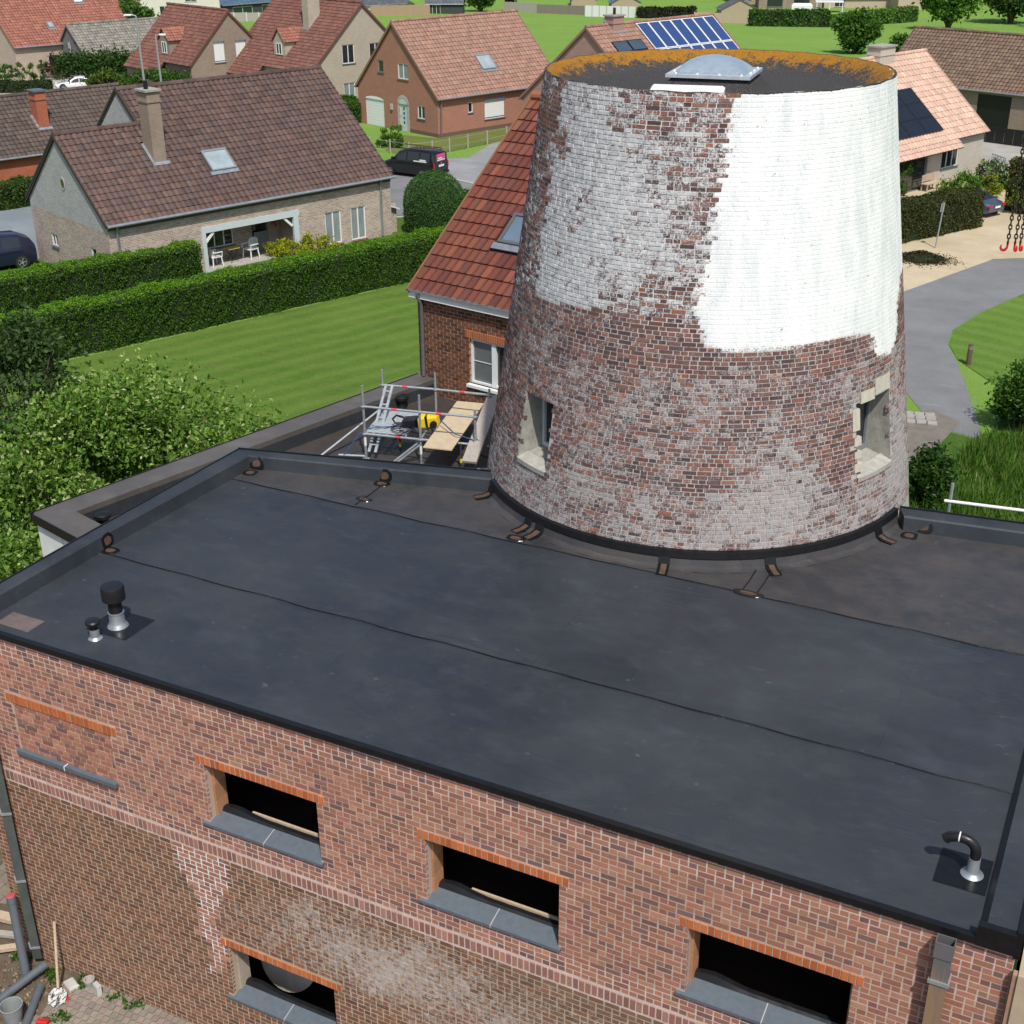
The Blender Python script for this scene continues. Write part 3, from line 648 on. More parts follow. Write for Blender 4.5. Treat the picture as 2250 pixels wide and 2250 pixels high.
for i in order[:NI]:
    (c, ex, ey, ez, w, d, h, col) = items[i]; o = bpy.data.objects.new('brick', me_u); link(o, twall)
    mt = Matrix((ex * w, ey * d, ez * h)).transposed().to_4x4(); mt.translation = c; o.matrix_basis = mt; o.color = (*col[:3], 1); o['paint_xyz'] = [float(q) for q in meta[i]]
rs = [items[i] for i in order[NI:]]; ms = [meta[i] for i in order[NI:]]
C = np.array([t[0] for t in rs]); EXa = np.array([t[1] * t[4] for t in rs]); EYa = np.array([t[2] * t[5] for t in rs]); EZa = np.array([t[3] * t[6] for t in rs])
v = C[:, None, :] + UB[None, :, 0:1] * EXa[:, None, :] + UB[None, :, 1:2] * EYa[:, None, :] + UB[None, :, 2:3] * EZa[:, None, :]
f = UF[None] + (np.arange(len(rs)) * 12)[:, None, None]
bo = np_obj('brickwork', v.reshape(-1, 3), f.reshape(-1, 4), np.repeat(np.array([t[7] for t in rs]), 12, axis=0), M_tb, twall, kind='stuff')
aa = bo.data.attributes.new('paint', 'FLOAT_VECTOR', 'POINT'); aa.data.foreach_set('vector', np.repeat(np.array(ms, dtype=np.float32), 12, axis=0).ravel())
# rim with lichen, roof inside
t = NT('lichen_rim'); p = t.pos(); n1 = t.noise(p, 5, 6, .75); n2 = t.noise(p, 40, 4, .7); rr_ = t.n('VectorMath', operation='DISTANCE')
cz = t.n('CombineXYZ'); s3 = t.sep(p); t.set(cz.inputs[0], s3[0]); t.set(cz.inputs[1], s3[1]); t.set(rr_.inputs[0], cz.outputs[0]); rr_.inputs[1].default_value = (TC.x, TC.y, 0)
lm = t.math('ADD', n1, t.math('MULTIPLY', t.math('SUBTRACT', rr_.outputs['Value'], 2.19), .9))
base = t.mix(t.ramp(n2, [(.35, 0.0), (.7, 1.0)]), (.034, .033, .034), (.10, .096, .094))
lich = t.mix(n2, (.22, .085, .006), (.5, .24, .02))
lich = t.mix(t.ramp(t.noise(p, 12, 4, .7), [(.5, 0.0), (.68, .8)]), lich, (.13, .10, .07))
lk = t.math('MULTIPLY', t.ramp(t.math('ADD', lm, t.math('MULTIPLY', t.math('SUBTRACT', n2, .5), .35)), [(.44, 0.0), (.54, 1.0)]), t.ramp(t.math('SUBTRACT', rr_.outputs['Value'], 2.0), [(.40, 1.0), (.42, 0.0)]))
c = t.mix(lk, base, lich)
t.bump(t.math('ADD', n1, n2), .8, .03); M_rim = t.fin(c, .9, 0, .2)
rm = MB(); prof = [(2.43, 12.36), (2.445, 12.405), (2.435, 12.415), (2.415, 12.412), (2.32, 12.37), (2.2, 12.30), (2.1, 12.235), (2.02, 12.2)]
rm.lathe(prof, TC, 120)
rm.v = [(x + .003 * math.sin(17 * math.atan2(y - TC.y, x - TC.x)), y, zz + .006 * math.sin(31 * math.atan2(y - TC.y, x - TC.x) + 9 * zz)) for x, y, zz in rm.v]
rm.build('roof_rim', M_rim, tw, smooth=True)
rm = MB(); rm.lathe([(2.06, 12.215), (1.9, 12.17), (1.2, 12.15), (0, 12.15)], TC, 64); rm.build('tower_roof', M_rim, tw)
# dome rooflight
dl = thing('dome_rooflight', (-6.12, 18.5, 12.15), 'clear plastic dome rooflight on grey upstand on top of the tower', 'rooflight')
a_ = R(8); ex, ey = V3(math.cos(a_), math.sin(a_), 0), V3(-math.sin(a_), math.cos(a_), 0); dc = V3(-6.12, 18.5, 12.15)
b_ = MB(); q0 = [dc + ex * (sx * .68) + ey * (sy * .62) for sx, sy in ((-1, -1), (1, -1), (1, 1), (-1, 1))]; q1 = [dc + ex * (sx * .5) + ey * (sy * .46) + Z * .2 for sx, sy in ((-1, -1), (1, -1), (1, 1), (-1, 1))]
b_.add(q0 + q1, [(0, 1, 5, 4), (1, 2, 6, 5), (2, 3, 7, 6), (3, 0, 4, 7)]); b_.build('upstand', M_rim, dl)
b_ = MB(); b_.cbox(dc + Z * .19, ex, ey, Z, 1.18, 1.08, .045); b_.build('flange', simple('acrylic_edge', (.42, .46, .5), .3), dl)
tg = NT('acrylic_dome'); tg.b.inputs['Transmission Weight'].default_value = .78; tg.b.inputs['IOR'].default_value = 1.3; tg.b.inputs['Coat Weight'].default_value = .6
pdm = tg.noise(tg.pos(), 3, 3, .5); M_acr = tg.fin(tg.mix(pdm, (.60, .74, .88), (.76, .87, .96)), .16, 0, .6)
b_ = MB(); N = 20
for i in range(N + 1):
    for j in range(N + 1):
        u, w = i / N * 2 - 1, j / N * 2 - 1; h = .215 * ((1 - u ** 2) * (1 - w ** 2)) ** .62
        b_.v.append(tuple(dc + ex * (u * .50) + ey * (w * .45) + Z * (.236 + h))); b_.c.append((1, 1, 1, 0))
b_.f = [(i * (N + 1) + j, (i + 1) * (N + 1) + j, (i + 1) * (N + 1) + j + 1, i * (N + 1) + j + 1) for i in range(N) for j in range(N)]
b_.build('dome', M_acr, dl, smooth=True)
for u, w in [(-.8, -.93), (-.27, -.93), (.27, -.93), (.8, -.93), (.94, -.4), (.94, .2), (.94, .8), (-.94, -.4), (-.94, .4)]:
    MB().lathe([(.018, 0), (.018, .012), (.01, .02), (0, .021)], dc + ex * (u * .57) + ey * (w * .52) + Z * .235, 8).build('screw_cap', M_white, dl)
b_ = MB(); b_.bevbox(V3(-6.40, 16.62, 12.22), V3(.95, .2, 0), V3(-.09, .40, .05), V3(0, 0, .1), .03); b_.build('white_board', M_white, None, label='flat white panel lying on the tower roof in front of the dome', cat='panel')
# tower windows: deep splayed recess with a narrow frame
M_plast = simple('old_lime_plaster', (0.30, 0.295, 0.26), .9, 0, .35, 7, .3)
for k, (ta, tb_, za, zb) in enumerate(TW):
    tm = (ta + tb_) / 2; rad_ = V3(math.cos(R(tm)), math.sin(R(tm)), 0); tan_ = V3(-rad_.y, rad_.x, 0)
    hw = (trad(7.7) * math.radians(tb_ - ta)) / 2
    ic = tp(tm, 7.7) - rad_ * .42; q = lambda s, z: V3(ic.x, ic.y, 0) + tan_ * (s * hw * .98) + Z * z
    o4 = [tp(ta, za, .006), tp(tb_, za, .006), tp(tb_, zb, .006), tp(ta, zb, .006)]; i4 = [q(-1, za + .1), q(1, za + .1), q(1, zb - .02), q(-1, zb - .02)]
    b_ = MB()
    for i in range(4): b_.quad(o4[i], o4[(i + 1) % 4], i4[(i + 1) % 4], i4[i])
    rv = b_.build('window_recess', M_plast, tw)
    w_ = MB(); a0 = V3(ic.x, ic.y, 0) + rad_ * .02
    def bar(s0, s1, z0, z1, d=.05): w_.obox(a0 + tan_ * (s0 * hw) + Z * z0, tan_ * ((s1 - s0) * hw), Z * (z1 - z0), rad_ * d)
    bar(-.97, -.82, za + .1, zb - .03); bar(.82, .97, za + .1, zb - .03); bar(-.82, .82, za + .1, za + .16); bar(-.82, .82, zb - .09, zb - .03)
    bar(-.04, .04, za + .16, zb - .09, .03)
    wo = w_.build('window_frame', M_palegrey if k == 0 else M_greyframe, tw)
    w_ = MB(); w_.obox(a0 - tan_ * (hw * .85) + Z * (za + .12), tan_ * (1.7 * hw), Z * (zb - za - .18), rad_ * .01); w_.build('pane', M_glass, wo)
    s_ = MB(); ro = [tp(ta + (tb_ - ta) * i / 8, za, .03) for i in range(9)]; ri = [p_ - rad_ * .2 + Z * .06 for p_ in ro]
    s_.add(ro + ri + [p_ - Z * .07 for p_ in ro], [(i, i + 1, 10 + i, 9 + i) for i in range(8)] + [(18 + i, 19 + i, i + 1, i) for i in range(8)]); s_.build('sill', simple('mossy_sill', (.36, .35, .31), .9, 0, .3, 9, .3), rv)
    if k == 1:                                          # pale stone quoins of the right window
        for (t0, t1, z0, z1) in ((-27.6, -24.6, 7.3, 7.42), (-27.6, -25.2, 7.5, 7.6), (-27.6, -25, 7.68, 7.8), (-28.2, -25.5, 7.9, 8.2), (-25, -19, 8.26, 8.42), (-18.5, -10.5, 8.3, 8.52)):
            s_ = MB(); s_.add([tp(t0, z0, .014), tp(t1, z0, .014), tp(t1, z1, .014), tp(t0, z1, .014), tp(t0, z0, -.05), tp(t1, z0, -.05), tp(t1, z1, -.05), tp(t0, z1, -.05)], [(0, 1, 2, 3), (0, 4, 5, 1), (1, 5, 6, 2), (2, 6, 7, 3), (3, 7, 4, 0)]); s_.build('quoin_stone', simple('quoin_stone', (.47, .44, .37), .85, 0, .2, 12, .2), rv)
# membrane upstand and black flashing where tower meets roof
t0, t1 = R(-138.5), R(-9)
up = MB(); up.lathe([(trad(6.45) + .20, 6.213), (trad(6.45) + .16, 6.218), (trad(6.4) + .09, 6.25), (trad(6.4) + .055, 6.35)], TC, 70, t0=t0, t1=t1)
up.v = [(x, y, zz + (.008 * math.sin(40 * math.atan2(y - TC.y, x - TC.x)) if zz < 6.3 else 0)) for x, y, zz in up.v]
up.build('tower_upstand', M_bit_dusty, bb, smooth=True)
up = MB(); up.lathe([(trad(6.4) + .055, 6.34), (trad(6.4) + .07, 6.36), (trad(6.45) + .06, 6.455), (trad(6.45) - .02, 6.47)], TC, 90, t0=t0, t1=t1); up.build('tower_flashing', M_trim, bb, smooth=True)

for th in (-115.8, -111.6, -77.3, -52.5, -137.0, -19.5):      # torched tabs dressed down from the flashing
    rd_ = V3(math.cos(R(th)), math.sin(R(th)), 0); tg2 = V3(-rd_.y, rd_.x, 0); w_ = .085; r_ = trad(6.4)
    pf = [(r_ + .066, 6.36), (r_ + .10, 6.262), (r_ + .19, 6.232), (r_ + .34, 6.226)]
    def tab(k, dz, i0=0, i1=4):
        v_ = []
        for (rr0, z0_) in pf[i0:i1]: v_ += [V3(TC.x, TC.y, 0) + rd_ * (rr0 + dz) - tg2 * (w_ * k) + Z * (z0_ + dz), V3(TC.x, TC.y, 0) + rd_ * (rr0 + dz) + tg2 * (w_ * k * (1 + .15 * math.sin(th))) + Z * (z0_ + dz)]
        return v_
    b_ = MB(); b_.add(tab(1, .004), [(2 * i, 2 * i + 1, 2 * i + 3, 2 * i + 2) for i in range(3)]); o_ = b_.build('flashing_tab', M_seam, bb)
    b_ = MB(); b_.add(tab(.5, .007, 1, 4), [(2 * i, 2 * i + 1, 2 * i + 3, 2 * i + 2) for i in range(2)]); b_.build('scorched_centre', M_patchtan, o_)
# ================================================================ low flat-roofed extension
ZL, ZP = 4.75, 5.1; G = -1.0
ext = thing('flat_roof_extension', (-14.5, 18.5, G), 'low white-walled extension with worn dark flat roof between the lawn and the tower', 'building')
P0, P1, P2 = V3(-16.4, 14.32, 0), V3(-13.22, 13.48, 0), V3(-14.04, 23.32, 0)
dl_ = (P2 - P0).normalized(); nl = V3(dl_.y, -dl_.x, 0)      # nl points into the roof
df = (P1 - P0).normalized(); nf = V3(-df.y, df.x, 0)
b_ = MB(); b_.obox(P0 + Z * G, P1 - P0, nf * .3, Z * (ZP - .1 - G)); b_.build('front_wall', M_offwhite, ext)
b_ = MB(); b_.obox(P0 + df * .02 + dl_ * .3 + Z * G, P2 - P0 - dl_ * .3, nl * .3, Z * (ZP - .1 - G)); b_.build('side_wall', M_offwhite, ext)
for s_, w_ in ((.78, .006),):
    b_ = MB(); b_.obox(P0 + df * s_ - nf * .003 + Z * G, df * w_, nf * .004, Z * (ZP - .12 - G)); b_.build('wall_crack', simple('crack', (.2, .2, .18), .9), ext)
b_ = MB(); b_.obox(P0 - nf * .06 - dl_ * 0 + Z * (ZP - .1), P1 - P0, nf * .56, Z * .1); b_.obox(P0 - nl * .06 + nf * .5 + Z * (ZP - .1), P2 - P0 - dl_ * .5, nl * .52, Z * .1)
b_.obox(P0 - nl * .06 + Z * (ZP - .102), nf * .5, nl * .06, Z * .1); b_.build('coping', M_bit_cope, ext)
b_ = MB(); b_.obox(P0 - nf * .075 + Z * (ZP - .15), P1 - P0, nf * .015, Z * .17); b_.obox(P0 - nl * .075 - nf * .06 + Z * (ZP - .15), P2 - P0 + nf * .06, nl * .015, Z * .165); b_.build('edge_trim', M_trim, ext)
b_ = MB(); b_.obox(P0 + nl * .3 + nf * .3 + Z * (ZL - .3), P2 - P0 - dl_ * .3, nl * .16, Z * (ZP - .1 - ZL + .3)); b_.obox(P0 + nf * .3 + df * .3 + Z * (ZL - .3), P1 - P0 - df * .3, nf * .2, Z * (ZP - .1 - ZL + .3)); b_.build('parapet_inner_face', M_bit, ext)
b_ = MB(); b_.prism([(-16.1, 14.4), (-13.23, 13.65), (-13.05, 15.6), (-8.8, 16.75), (-8.6, 18.5), (-8.8, 22.2), (-13.9, 23.2)], ZL - .2, ZL); exr = b_.build('roof_sheet', M_bit_old, ext)
for k in range(3):
    o_ = P0 + dl_ * (2.6 + 2.4 * k) + nl * .5
    MB().tube([o_ + Z * (ZL + .003), o_ + nl * 2.2 + dl_ * .05 + Z * (ZL + .003), o_ + nl * 5.5 + Z * (ZL + .003)], .008, 6).build('seam_bead', M_seam, exr)
capv = [('pipe', [(.11, 0), (.085, .05), (.085, .2)], M_black), ('cap', [(.085, .17), (.15, .2), (.155, .26), (.12, .29), (0, .295)], M_black)]
vent('roof_vent', -15.5, 14.95, ZL, capv, 'black round vent on low roof just behind the white wall corner')
vent('roof_vent', -13.82, 22.15, ZL, capv, 'black mushroom vent behind the scaffold near the brown brick wall')
vent('roof_vent', -14.9, 18.85, ZL, [('pipe', [(.06, 0), (.05, .03), (.05, .3)], M_black), ('cap', [(.05, .27), (.065, .28), (.065, .33), (0, .335)], M_lightstone)], 'slim black vent pipe with pale cap against the low parapet')
# ================================================================ house wing with red tiles beside the tower
an = thing('tiled_house_wing', (-12.5, 24.5, G), 'brown brick house wing with red tiled roof, partly hidden by the round tower', 'house')
AE = V3(.9836, -.1805, 0); AG = V3(.1805, .9836, 0); A0 = V3(-14.04, 23.32, 0); AN = -AG
AC = [(0.135, 0.056, 0.032), (0.105, 0.046, 0.03), (0.165, 0.068, 0.036), (0.085, 0.042, 0.03), (0.15, 0.07, 0.045)]
awin = (1.41, 3.0, 5.2, 6.19)
b_ = MB(); wall_face(b_, A0, AE, AN, 6.0, G, 6.98, [awin], .12, lambda x, z: (*jit((.40, .25, .15), .1), 0), .3)
wall_face(b_, A0, AG, -AE, 8.6, G, lambda x: 6.98 + (x if x < 4.3 else 8.6 - x) * .776, [], .1, lambda x, z: (*jit((.40, .25, .15), .1), 0), None, (4.3,))
wl = b_.build('wall', M_mortar, an)
rows = [(6.965 - .075 * (i + 1), .075, .2, .1 * (i % 2)) for i in range(30)]
it = wall_bricks(A0, AE, AN, 4.2, rows, [awin, (1.3, 3.1, 6.19, 6.37)], lambda x, z: (*jit(random.choice(AC), .18), 0), proud=.006)
it += wall_bricks(A0, AG, -AE, .6, rows, [], lambda x, z: (*jit(random.choice(AC), .18), 0), proud=.006)
lay(wl, it, M_brick, 300)
b_ = MB(); b_.obox(A0 + AE * 1.3 + AN * -.09 + Z * 6.192, AE * 1.8, AN * .094, Z * .175, (.5, .27, .15, 0)); lo = b_.build('lintel', M_mortar, an)
lay(lo, [(A0 + AE * (1.3 + .06 * (k + .5)) + AN * -.018 + Z * 6.28, AE, AN, Z, .045, .06, .165, (*jit((.33, .105, .04), .15), 0)) for k in range(30)], M_brick, 30, 'lintel_brick')
def frame_rect(b, O, e, n, x0, x1, z0, z1, w=.06, d=.06):
    for a, c, p, q in ((x0, x1, z0, z0 + w), (x0, x1, z1 - w, z1), (x0, x0 + w, z0 + w, z1 - w), (x1 - w, x1, z0 + w, z1 - w)): b.obox(O + e * a + Z * p, e * (c - a), n * d, Z * (q - p))
b_ = MB(); Ow = A0 + AN * -.11; frame_rect(b_, Ow, AE, AN, 1.41, 2.02, 5.2, 6.19, .05, .06); frame_rect(b_, Ow, AE, AN, 2.02, 3.0, 5.2, 6.19, .05, .06); b_.obox(Ow + AE * 1.97 + Z * 5.2, AE * .11, AN * .075, Z * .99)
wo = b_.build('window', M_white, an)
b_ = MB(); b_.obox(Ow + AE * 1.45 + AN * .015 + Z * 5.24, AE * .53, AN * .01, Z * .91); b_.build('pane', m_glass('grey_pane', (.13, .145, .145), .12), wo)  # grey of the reflection is put into the pane's base colour
b_ = MB(); b_.obox(Ow + AE * 1.45 + AN * .03 + Z * 5.69, AE * .53, AN * .008, Z * .015); b_.build('glazing_bar', M_white, wo)
b_ = MB(); b_.obox(Ow + AE * 2.08 + AN * .0 + Z * 5.24, AE * .9, AN * .01, Z * .91); b_.build('pane', M_glass, wo)
b_ = MB(); b_.obox(A0 + AE * 1.38 + AN * -.1 + Z * 5.14, AE * 1.65, AN * .2, Z * .06); b_.build('sill', M_white, wo)
b_ = MB(); b_.obox(A0 - AE * .12 + AN * .0 + Z * 6.86, AE * 6.1, AN * .14, Z * .17); b_.build('eaves_board', M_white, an)
b_ = MB(); b_.obox(A0 - AE * .16 + AN * .02 + Z * 7.0, AE * 6.1, AN * .17, Z * .05); b_.build('gutter', M_zinc, an)
MB().tube([A0 + AE * .15 + AN * .16 + Z * 7.0, A0 + AE * .15 + AN * .16 + Z * 6.9, A0 + AE * .16 + AN * .07 + Z * 6.75, A0 + AE * .16 + AN * .07 + Z * 5.12], .045, 10).build('downpipe', simple('dull_zinc', (.16, .16, .18), .5, .3), an, smooth=True)
# tiles
def tile_mesh(mat, w, l, h, kind='pan', name='roof_tile'):
    b = MB(); nx = 7; over = l * .12
    xs = [i / (nx - 1) for i in range(nx)]
    if kind == 'pan': zf = [h * (.5 - .5 * math.cos(2 * math.pi * (x * 1.0 + .08))) for x in xs]
    else: zf = [h * (1 if x > .86 else (.12 if x < .8 else .6)) for x in xs]
    top = [(x * w * 1.02, -over, zf[i] + .044) for i, x in enumerate(xs)] + [(x * w * 1.02, l, zf[i] + .004) for i, x in enumerate(xs)] + [(x * w * 1.02, -over, zf[i] + .006) for i, x in enumerate(xs)]
    b.add(top, [(i, i + 1, nx + i + 1, nx + i) for i in range(nx - 1)] + [(2 * nx + i, 2 * nx + i + 1, i + 1, i) for i in range(nx - 1)] + [(2 * nx, 0, nx), (nx - 1, 3 * nx - 1, 2 * nx - 1)])
    return b
def tiled(parent, O, ex, ey, L, S, w, l, h, kind, mat, colfn, nind=0, skip=None, stuff='roof_tiles'):
    """courses of tiles on the slope with corner O, ex along the eaves, ey up the slope"""
    ez = ex.cross(ey).normalized()
    if ez.z < 0: ez = -ez
    tb = tile_mesh(mat, w, l, h, kind); me = tb.mesh('roof_tile', mat); lst = []
    nc, nr = int(round(L / w)), int(round(S / l)); w_, l_ = L / nc, S / nr
    for r in range(nr):
        for c in range(nc):
            x, y = c * w_, r * l_
            if skip and skip(x + w_ / 2, y + l_ / 2): continue
            lst.append((O + ex * x + ey * y + ez * random.uniform(-.003, .003), (*colfn(x, y), 0)))
    lst.sort(key=lambda t: (t[0] - CAM).length); rot = Matrix((ex, ey, ez)).transposed().to_4x4()
    for p, col in lst[:nind]:
        o = bpy.data.objects.new('roof_tile', me); link(o, parent); mt = rot.copy(); mt.translation = p; o.matrix_basis = mt; o.color = (*col[:3], 1)
    rs = lst[nind:]
    if rs:
        tv = np.array(tb.v); v = np.array([p for p, _ in rs])[:, None, :] + (tv @ np.array([ex, ey, ez]))[None]
        q = [f_ for f_ in tb.f if len(f_) == 4]; k = len(tv); f = np.array(q)[None] + (np.arange(len(rs)) * k)[:, None, None]
        np_obj(stuff, v.reshape(-1, 3), f.reshape(-1, 4), np.repeat(np.array([c for _, c in rs]), k, axis=0), mat, parent, kind='stuff')
sl = (AG * 4.36 + Z * 3.36).normalized(); SL = math.hypot(4.42, 3.4)
RO = A0 - AE * .1 + AN * .12 + Z * 7.03
b_ = MB(); b_.obox(RO, AE * 6.1, sl * SL, Vector(AE.cross(sl)).normalized() * -.06); b_.obox(RO + sl * SL, AE * 6.1, (AG * 4.42 - Z * 3.4), V3(0, 0, -.06)); rdeck = b_.build('roof', simple('roof_underlay', (.05, .03, .025), .9), an)
TRD = [(0.17, 0.054, 0.035), (0.145, 0.046, 0.032), (0.20, 0.068, 0.041), (0.12, 0.043, 0.034), (0.155, 0.058, 0.042)]
def trcol(x, y): 
    c = jit(random.choice(TRD), .14)
    return tuple(a * .7 + b * .3 for a, b in zip(c, (.30, .15, .08))) if y > 4.3 and random.random() < .5 else c
sky_box = (1.45, 2.6, 1.42, 2.30)
tiled(rdeck, RO, AE, sl, 3.9, SL, .20, .325, .03, 'flat', M_tile, trcol, 300, lambda x, y: (sky_box[0] < x < sky_box[1] and sky_box[2] < y < sky_box[3]))
b_ = MB()
for k in range(14): b_.tube([RO + AE * (k * .3) + sl * SL + Z * (.04 + .01 * (k % 2)), RO + AE * (k * .3 + .33) + sl * SL + Z * (.05 + .01 * (k % 2))], .11, 10, (*jit((.26, .09, .05), .15), 0))
b_.build('ridge_tiles', M_tile, rdeck)
b_ = MB(); b_.obox(RO - AE * .03 - Z * .1, AE * .045, sl * SL, Vector(AE.cross(sl)).normalized() * .15, (.21, .10, .055, 0)); b_.build('verge_board', M_tile, rdeck)
nr_ = AE.cross(sl).normalized(); nr_ = nr_ if nr_.z > 0 else -nr_
rw = MB(); Or = RO + AE * 1.5 + sl * 1.5 + nr_ * .06
for a, c, p, q in ((0, 1.1, 0, .07), (0, 1.1, .73, .8), (0, .07, .07, .73), (1.03, 1.1, .07, .73)): rw.obox(Or + AE * a + sl * p, AE * (c - a), sl * (q - p), nr_ * .07)
rwo = rw.build('roof_window', simple('roof_window_frame', (.10, .105, .11), .4), an)
b_ = MB(); b_.obox(Or + AE * .06 + sl * .06, AE * .98, sl * .68, nr_ * .04); b_.build('pane', m_glass('blue_pane', (.12, .17, .22), .05), rwo)
b_ = MB(); b_.obox(Or + AE * -.1 - sl * .16 + nr_ * .0, AE * 1.3, sl * .16, nr_ * .03); b_.build('flashing_apron', M_zinc, rwo)

# ================================================================ scaffold on the low roof
sf = thing('scaffold', (-12.2, 20.2, ZL), 'small galvanised tube scaffold bay standing on the low roof beside the tower', 'scaffold')
fl_, fm, fr = V3(-13.03, 19.5, ZL), V3(-11.92, 19.72, ZL), V3(-10.86, 19.95, ZL)
rl, rmn, rrr = V3(-13.33, 20.68, ZL), V3(-12.26, 20.92, ZL), V3(-11.16, 21.1, ZL)
def gt(a, b, r=.024, nm='tube', mat=None, par=None): return MB().tube([a, b], r, 10).build(nm, mat or M_galv, par or sf, smooth=True)
for p, h in ((fl_, 1.5), (fm, 1.42), (fr, 1.22), (rl, 1.4), (rmn, 1.42), (rrr, 1.2)):
    o = gt(p + Z * .03, p + Z * h, .024, 'standard')
    MB().lathe([(.07, 0), (.07, .01), (.02, .012), (.02, .09), (.035, .1), (.035, .12)], p, 12).build('base_plate', M_galv, o)
    for zz in (.52, 1.08): MB().lathe([(.026, 0), (.05, .01), (.05, .03), (.026, .04)], p + Z * (zz - .02), 10).build('rosette', M_galv, o)
def ledger(a, b, z, lab=(.25, .78)):
    o = gt(a + Z * z, b + Z * z, .024, 'ledger')
    for k in lab:
        q = a + (b - a) * k + Z * z; d = (b - a).normalized(); MB().tube([q - d * .055, q + d * .055], .0255, 10).build('red_label', simple('red_label', (.62, .05, .07), .5, 0, .3, 70), o)
ledger(fl_, fm, 1.08, (.55,)); ledger(fm, fr, 1.08, (.35,)); ledger(rl, rmn, 1.08, (.42,)); ledger(rmn, rrr, 1.08, (.5,)); ledger(fl_, fm, .52, (.6,)); ledger(rl, rmn, .52, ()); ledger(fl_, rl, .52, ()); ledger(fm, rmn, .52, ()); ledger(fr, rrr, .62, (.5,)); ledger(fm, fr, .52, ())
gt(V3(-13.85, 19.05, ZL + .03), rl + Z * .62, .024, 'brace'); gt(fm + Z * .45 + V3(-.05, .05, 0), fl_ + V3(.62, .02, .05), .022, 'brace'); gt(fm + Z * .42, V3(-12.35, 19.55, ZL + .04), .022, 'brace')
gt(V3(-13.55, 19.33, ZL + .05), fl_ + Z * .05 + V3(-.02, 0, 0), .024, 'ledger'); gt(V3(-11.55, 19.6, ZL + .05), fr + Z * .05 + V3(.4, .1, 0), .024, 'ledger')
for q in (V3(-12.62, 20.1, ZL), V3(-11.15, 19.9, ZL)):
    o = gt(q, q + Z * .48, .022, 'prop', simple('dark_steel', (.07, .075, .08), .5, .4)); MB().tube([q + Z * .12, q + Z * .2], .024, 10).build('yellow_label', simple('yellow_label', (.6, .62, .02), .5), o)
for q, h in ((fl_, .28), (fm, .22)): MB().tube([q + Z * h, q + Z * (h + .17)], .0262, 10).build('white_label', M_white, sf)
# steel deck
dk = MB(); dx, dy = (fm - fl_), (rl - fl_); o_ = fl_ + Z * .548
for k in range(2):
    f0 = o_ + dx * (.04 + .36 * k)
    for j in range(17): dk.obox(f0 + dy * (.03 + j * .056), dx * .33, dy * .03, Z * .022)
    for e in (0, .33): dk.obox(f0 + dx * e, dx * .02, dy * .99, Z * .035)
dk.build('deck', simple('bright_galvanised', (.52, .56, .58), .4, .25, .1), sf)
b_ = MB(); b_.obox(V3(-11.62, 19.3, ZL + .56), V3(.55, .11, 0), V3(-.53, 2.28, .05), Z * .02); b_.build('plywood_sheet', M_ply, None, label='pale plywood sheet laid across the scaffold', cat='plywood')
b_ = MB(); b_.obox(V3(-10.86, 19.42, ZL + .36), V3(.27, .06, 0), V3(-.37, 1.75, .66), V3(0, -.015, .045)); b_.build('scaffold_plank', M_wood2, None, label='long weathered plank leaning between scaffold and tower', cat='plank')
ld = thing('frame_panel', (-13.2, 20.2, ZL), 'leaning grey aluminium ladder frame at the left end of the scaffold', 'ladder')
b_ = MB(); d_ = V3(-.3, 1.2, .92)
for k in (0, .13): b_.obox(V3(-12.98 + k, 19.5 + k * .2, ZL + .15), d_, V3(.05, .01, 0), V3(0, -.02, .02))
for k in range(5): b_.obox(V3(-12.98, 19.5, ZL + .15) + d_ * (.1 + .2 * k), V3(.14, .03, 0), d_.normalized() * .03, V3(0, -.02, .02))
b_.build('ladder_frame', M_galv, ld)
bd = MB(); bd.obox(V3(-10.28, 19.62, ZL), V3(.14, .03, 0), V3(-.03, .16, 1.05), V3(.0, .04, 0)); bd.build('upright_board', M_wood2, None, label='grey board standing upright against the left flank of the tower', cat='board')
# pressure washer
pwz = ZL + .585; pwd = thing('pressure_washer', (-12.2, 20.15, pwz), 'yellow and black pressure washer lying on the scaffold deck', 'pressure washer')
px, py = V3(.93, .32, .12).normalized(), V3(-.32, .93, 0).normalized(); pz = px.cross(py); po = V3(-12.3, 20.12, pwz)
b_ = MB(); b_.bevbox(po + px * .12 - py * .12, px * .28, py * .25, pz * .22, .05); b_.bevbox(po + px * .36 - py * .10, px * .14, py * .21, pz * .2, .03); b_.bevbox(po - px * .15 - py * .09, px * .18, py * .12, pz * .12, .03); b_.build('yellow_body', M_yellow, pwd)
b_ = MB(); b_.bevbox(po - px * .2 - py * .1, px * .34, py * .2, pz * .19, .04); b_.bevbox(po + px * .26 - py * .125, px * .05, py * .26, pz * .23, .02); b_.build('black_body', M_black, pwd)
MB().tube([po - px * .18 - py * .08 + pz * .1, po - px * .34 - py * .08 + pz * .12, po - px * .38 - py * .06 + pz * .2, po - px * .3 - py * .04 + pz * .26, po - px * .14 - py * .04 + pz * .2], .022, 8).build('handle', M_black, pwd, smooth=True)
for s in (-.15, .14): MB().lathe([(0, 0), (.07, 0), (.07, .05), (0, .05)], po + px * .42 + py * s + pz * .05, 16, ax=(px, pz, py)).build('wheel', M_black, pwd)
hp = [V3(-12.42, 19.78, pwz + .02)]
for k in range(40): t_ = k * .5; hp.append(V3(-12.35 + .26 * math.cos(t_) * (1 - k * .006), 19.8 + .17 * math.sin(t_), pwz + .02 + .0015 * k - (.22 * max(0, math.sin(t_ + 4.2)) if 12 < k < 26 else 0)))
